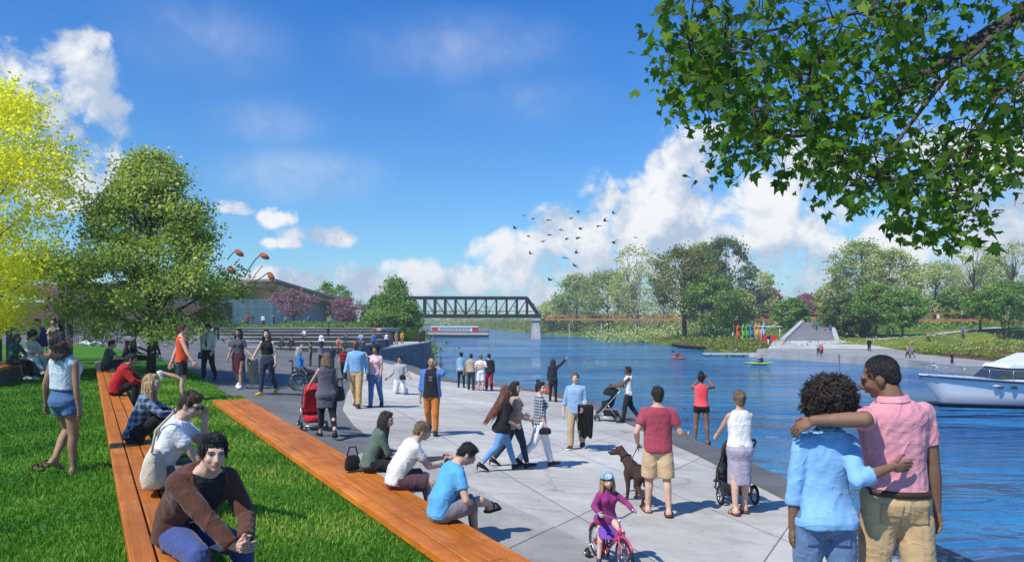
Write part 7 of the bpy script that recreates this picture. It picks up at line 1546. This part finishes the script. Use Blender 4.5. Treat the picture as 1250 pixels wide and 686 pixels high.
# ------------------------------------------------------------------ people far away
far = [  # u, v foot, height px, yaw, pose, top, bottom, label, kind of ground
 (345, 421, 9, 160, 's', '3a3f48', '22242a', 'seated person in grey at the left end of the terraces', 't'), (357, 424, 11, 150, 's', '2a2c34', '1c1d22', 'seated person in black on the left of the terraces', 't'),
 (372, 413, 8, 170, 's', 'd8d8da', '2a2c30', 'seated person in white high on the terraces', 't'), (397, 409, 10, 120, 'w', '1c1e24', '24262c', 'dark figure walking along the top terrace step', 't'),
 (388, 425, 13, 200, 'w', 'e2e2e4', '1c1c20', 'figure in white top and black trousers stepping down the terraces', 't'), (423, 417, 8, 175, 's', '4a5a78', '24262c', 'seated person in blue grey mid terrace', 't'),
 (441, 416, 10, 180, 's', '9ab0c0', '3a5a80', 'seated person in pale blue right of the terrace centre', 't'), (414, 424, 8, 180, 's', 'c8876a', '8a4a3a', 'seated person in salmon pink on the terraces', 't'),
 (453, 421, 9, 180, 'd', '3a6aa8', '22304a', 'person in bright blue at the right of the terraces', 't'), (472, 423, 13, 170, 'w', 'e4e4e2', '2a2c30', 'person in white walking on the waterside promenade', 'p'),
 (491, 420, 11, 180, 'd', 'c89a3a', '8a6a4a', 'person in yellow standing at the grassy end of the promenade', 'p'), (484, 421, 8, 200, 'd', 'b07a5a', '9a7a5a', 'child in tan standing on the promenade', 'p'),
 (513, 419, 13, 160, 'd', '22283a', '1c1e28', 'dark figure alone at the tip of the promenade', 'p'), (458, 405, 8, 180, 's', 'b04a3a', '5a3a30', 'pair member in red sitting on the grass slope', 't'),
 (302, 392, 11, 180, 'd', 'b02a3a', '2a2c34', 'person in red in front of the pavilion glass', 'v'), (308, 392, 11, 180, 'd', '5a2a3a', '4a4c54', 'person in dark pink in front of the pavilion glass', 'v'),
 (321, 395, 10, 180, 'w', 'e2e2e0', '8a3a30', 'person in white top before the pavilion', 'v'), (334, 393, 9, 90, 'd', '6a4a5a', '2a2a30', 'person in mauve by the pavilion wall', 'v'),
 (349, 400, 13, 100, 'w', 'c2ccd8', '22262e', 'person in pale blue striding past the larger pink tree', 'v'), (377, 398, 9, 80, 'w', '7a8a9a', '4a4c54', 'person in grey blue strolling past the pavilion corner', 'v'),
 (404, 397, 8, 90, 'd', 'b87a5a', '5a3a30', 'person in tan between the two pink trees', 'v'), (440, 399, 9, 90, 'd', '24304a', '1c2030', 'person in navy by the low white house', 'v'),
 (456, 399, 8, 90, 'd', '2a2c34', '24262c', 'person in black right of the low white house', 'v'), (235, 420, 12, 90, 's', '3a8a94', '8a8c90', 'seated person in teal behind the runner', 'a'),
 (999, 433, 16, 170, 'd', 'b0b4bc', '2a2c34', 'man in grey on the far landing of a close pair', 'f'), (1003, 434, 15, 175, 'd', 'd86a5a', '2a2624', 'woman in coral on the far landing of a close pair', 'f'),
 (996.5, 407, 15, 0, 'w', '2a8a6a', '4a6a5a', 'person in green climbing the far steps', 's'), (993, 405, 10, 0, 'w', '4a62b0', 'b04a4a', 'child in blue climbing the far steps', 's'), (1014, 408, 9, 180, 'w', '3a5ab0', '2a2c50', 'person in cobalt on the right of the far steps', 's'),
 (970, 415, 11, 120, 's', 'e4e2e0', '4a5a70', 'person in white resting on the left cheek wall', 'f'), (895, 414, 10, 150, 'd', 'e6e4e2', 'c8c8c8', 'person in white beside the orange upright kayak', 'f'), (938.5, 422, 15, 180, 'w', '20263a', 'dcdcdc', 'person in navy top and white trousers by the kiosk', 'f'),
 (949, 408, 8, 180, 'd', 'b03a30', '3a2a2a', 'attendant in red behind the kiosk counter', 'k'), (820, 413, 12, 90, 'd', '8a8c94', '5a5c64', 'person in grey by the olive tree trunk', 'f'), (828, 413, 12, 100, 'd', '9a8a8c', '4a4a50', 'person in mauve grey close to the olive tree trunk', 'f'),
 (1061, 429, 17, 160, 'd', '16181c', '121418', 'person in black standing behind the head of the pink polo man', 'f'), (1108, 437, 16, 60, 'w', 'd8786a', '2a2c34', 'jogger in salmon top on the far landing', 'f'), (1113, 437, 17, 60, 'w', '6a8ab8', '8a6a5a', 'jogger in blue beside the salmon jogger', 'f'),
 (1162, 445, 14, 180, 'd', '16181e', '1a1c22', 'person in black on the landing above the yacht bow', 'f'), (1133, 417, 13, -80, 'w', 'c87a6a', '26282e', 'person in coral walking up the pale path', 'f'), (1175, 412, 14, 180, 'd', '5a6a8a', '3a4a5a', 'person in slate blue under the boardwalk', 'f'),
 (1127, 392, 12, 160, 'd', '2a8a6a', '3a5a8a', 'person in green leaning on the boardwalk rail', 'b'), (1144, 391, 12, 170, 'd', '22242a', 'e0e0e0', 'person in black and white on the boardwalk', 'b'), (1175, 392, 13, 180, 'd', 'e6d6cc', '1c1e24', 'person in cream on the boardwalk', 'b'),
 (778, 391, 9, 90, 'd', '20242e', '20242e', 'dark figure on the boardwalk left of the olive tree', 'b'), (799, 391, 9, 90, 'd', '262a36', '22242e', 'second dark figure on the boardwalk nearer the olive tree', 'b'), (724, 390, 6, 90, 'd', '20242e', '20242e', 'distant dark figure on the boardwalk near the bridge', 'b'), (925, 390, 8, 90, 'd', '5a4a8a', '4a4a7a', 'figure in violet on the boardwalk above the kayaks', 'b'), (990, 393, 9, 90, 'd', '20222a', '1c1e24', 'dark figure where the steps meet the boardwalk', 'b')]
rnf = random.Random(5)
BWP = [(8.0, 196.3), (30, 176), (52, 158), (58, 144), (63, 130), (68, 124), (82, 120), (110, 114), (160, 112)]
def on_boardwalk(u):
    best = None
    for i in range(len(BWP)-1):
        for j in range(40):
            x, y = lerp(BWP[i][0], BWP[i+1][0], j/40), lerp(BWP[i][1], BWP[i+1][1], j/40); e = abs(U0+x/y*F-u)
            if best is None or e < best[0]: best = (e, x, y)
    return V((best[1], best[2], 5.1-.12*(196-best[2])/80+.03))
protos = {}
def terr(u, v):   # which tread: march the six steps
    best = None
    for i in range(6):
        y = 46.5+6.3*i+.35; z = 2.95+.17*i+.33; p = px(u, v, y); e = abs(p.z-z)
        if best is None or e < best[0]: best = (e, V((p.x, y, z)))
    return best[1]
def landing_z(x, y): 
    if inpoly(x, y, DKP): return .60+(y-64)*.016
    return fb_z(x, y)+.12
DKP = DK
for (u, v, hp, yw, ps, tc, bc, lb, gd) in far:
    if gd == 't': p = terr(u, v) if ps == 's' else terr(u, v)-V((0, -.9, .33))
    elif gd == 'p': p = onz(u, v, 2.64)
    elif gd == 'v': p = px(u, 396, 100+rnf.uniform(-3, 4)); p.z = gl(p.y)+.02 if p.x < -20 else gl(p.y)
    elif gd == 'a': p = at(u, v)
    elif gd == 'b': p = on_boardwalk(u)
    elif gd == 'k': p = V((39.3, 112.2, fb_z(39.2, 111)+.1))
    elif gd == 's': y = 104+21*clamp((416-v)/20, .1, .95); p = px(u, v, y); p.z = lerp(2.05, 4.45, (y-104)/21)+.02
    else: p = hit(u, v, landing_z, 40)
    H = clamp(hp*p.y/F/(.62 if ps == 's' and gd == 't' else 1), 1.25, 1.85) if gd not in 'vb' else 1.72
    if ps == 's': pose = dict(sit=1, bend=10, legL=(84, 80, 6), legR=(86, 76, 6), armL=dict(to=(-.12, .34, .2)), armR=dict(to=(.12, .34, .2)))
    elif ps == 'w': pose = walk(rnf.choice((1, -1)), 20)
    else: pose = dict()
    if gd == 'a' and ps == 's': p = p+V((0, 0, .42))
    person(lb, p, yw+rnf.uniform(-15, 15), H, rnf.choice('mf'), rnf.choice(('light', 'tan', 'fair', 'brown')), ('short', rnf.choice(('black', 'dkbrown', 'brown'))), pose, top(tc, 'long', inf=.016), bot(bc, inf=.012), None, lod=2)
for o in bpy.data.objects:
    for k in ('wrL', 'wrR', 'shL', 'shR', 'hipc', 'headc', 'H'):
        if k in o: del o[k]
HAZE = 0.0007
if HAZE:
    m = bpy.data.materials.new('air'); m.use_nodes = True; nt = m.node_tree; nt.nodes.clear(); o_ = nt.nodes.new('ShaderNodeOutputMaterial'); v_ = nt.nodes.new('ShaderNodeVolumePrincipled')
    v_.inputs['Color'].default_value = (.86, .93, 1, 1); v_.inputs['Density'].default_value = HAZE; v_.inputs['Anisotropy'].default_value = .2; nt.links.new(v_.outputs[0], o_.inputs['Volume'])
    setp(put('haze', MB().box((150, 400, 16), (2200, 1000, 36)), m, smooth=False), kind='stuff')
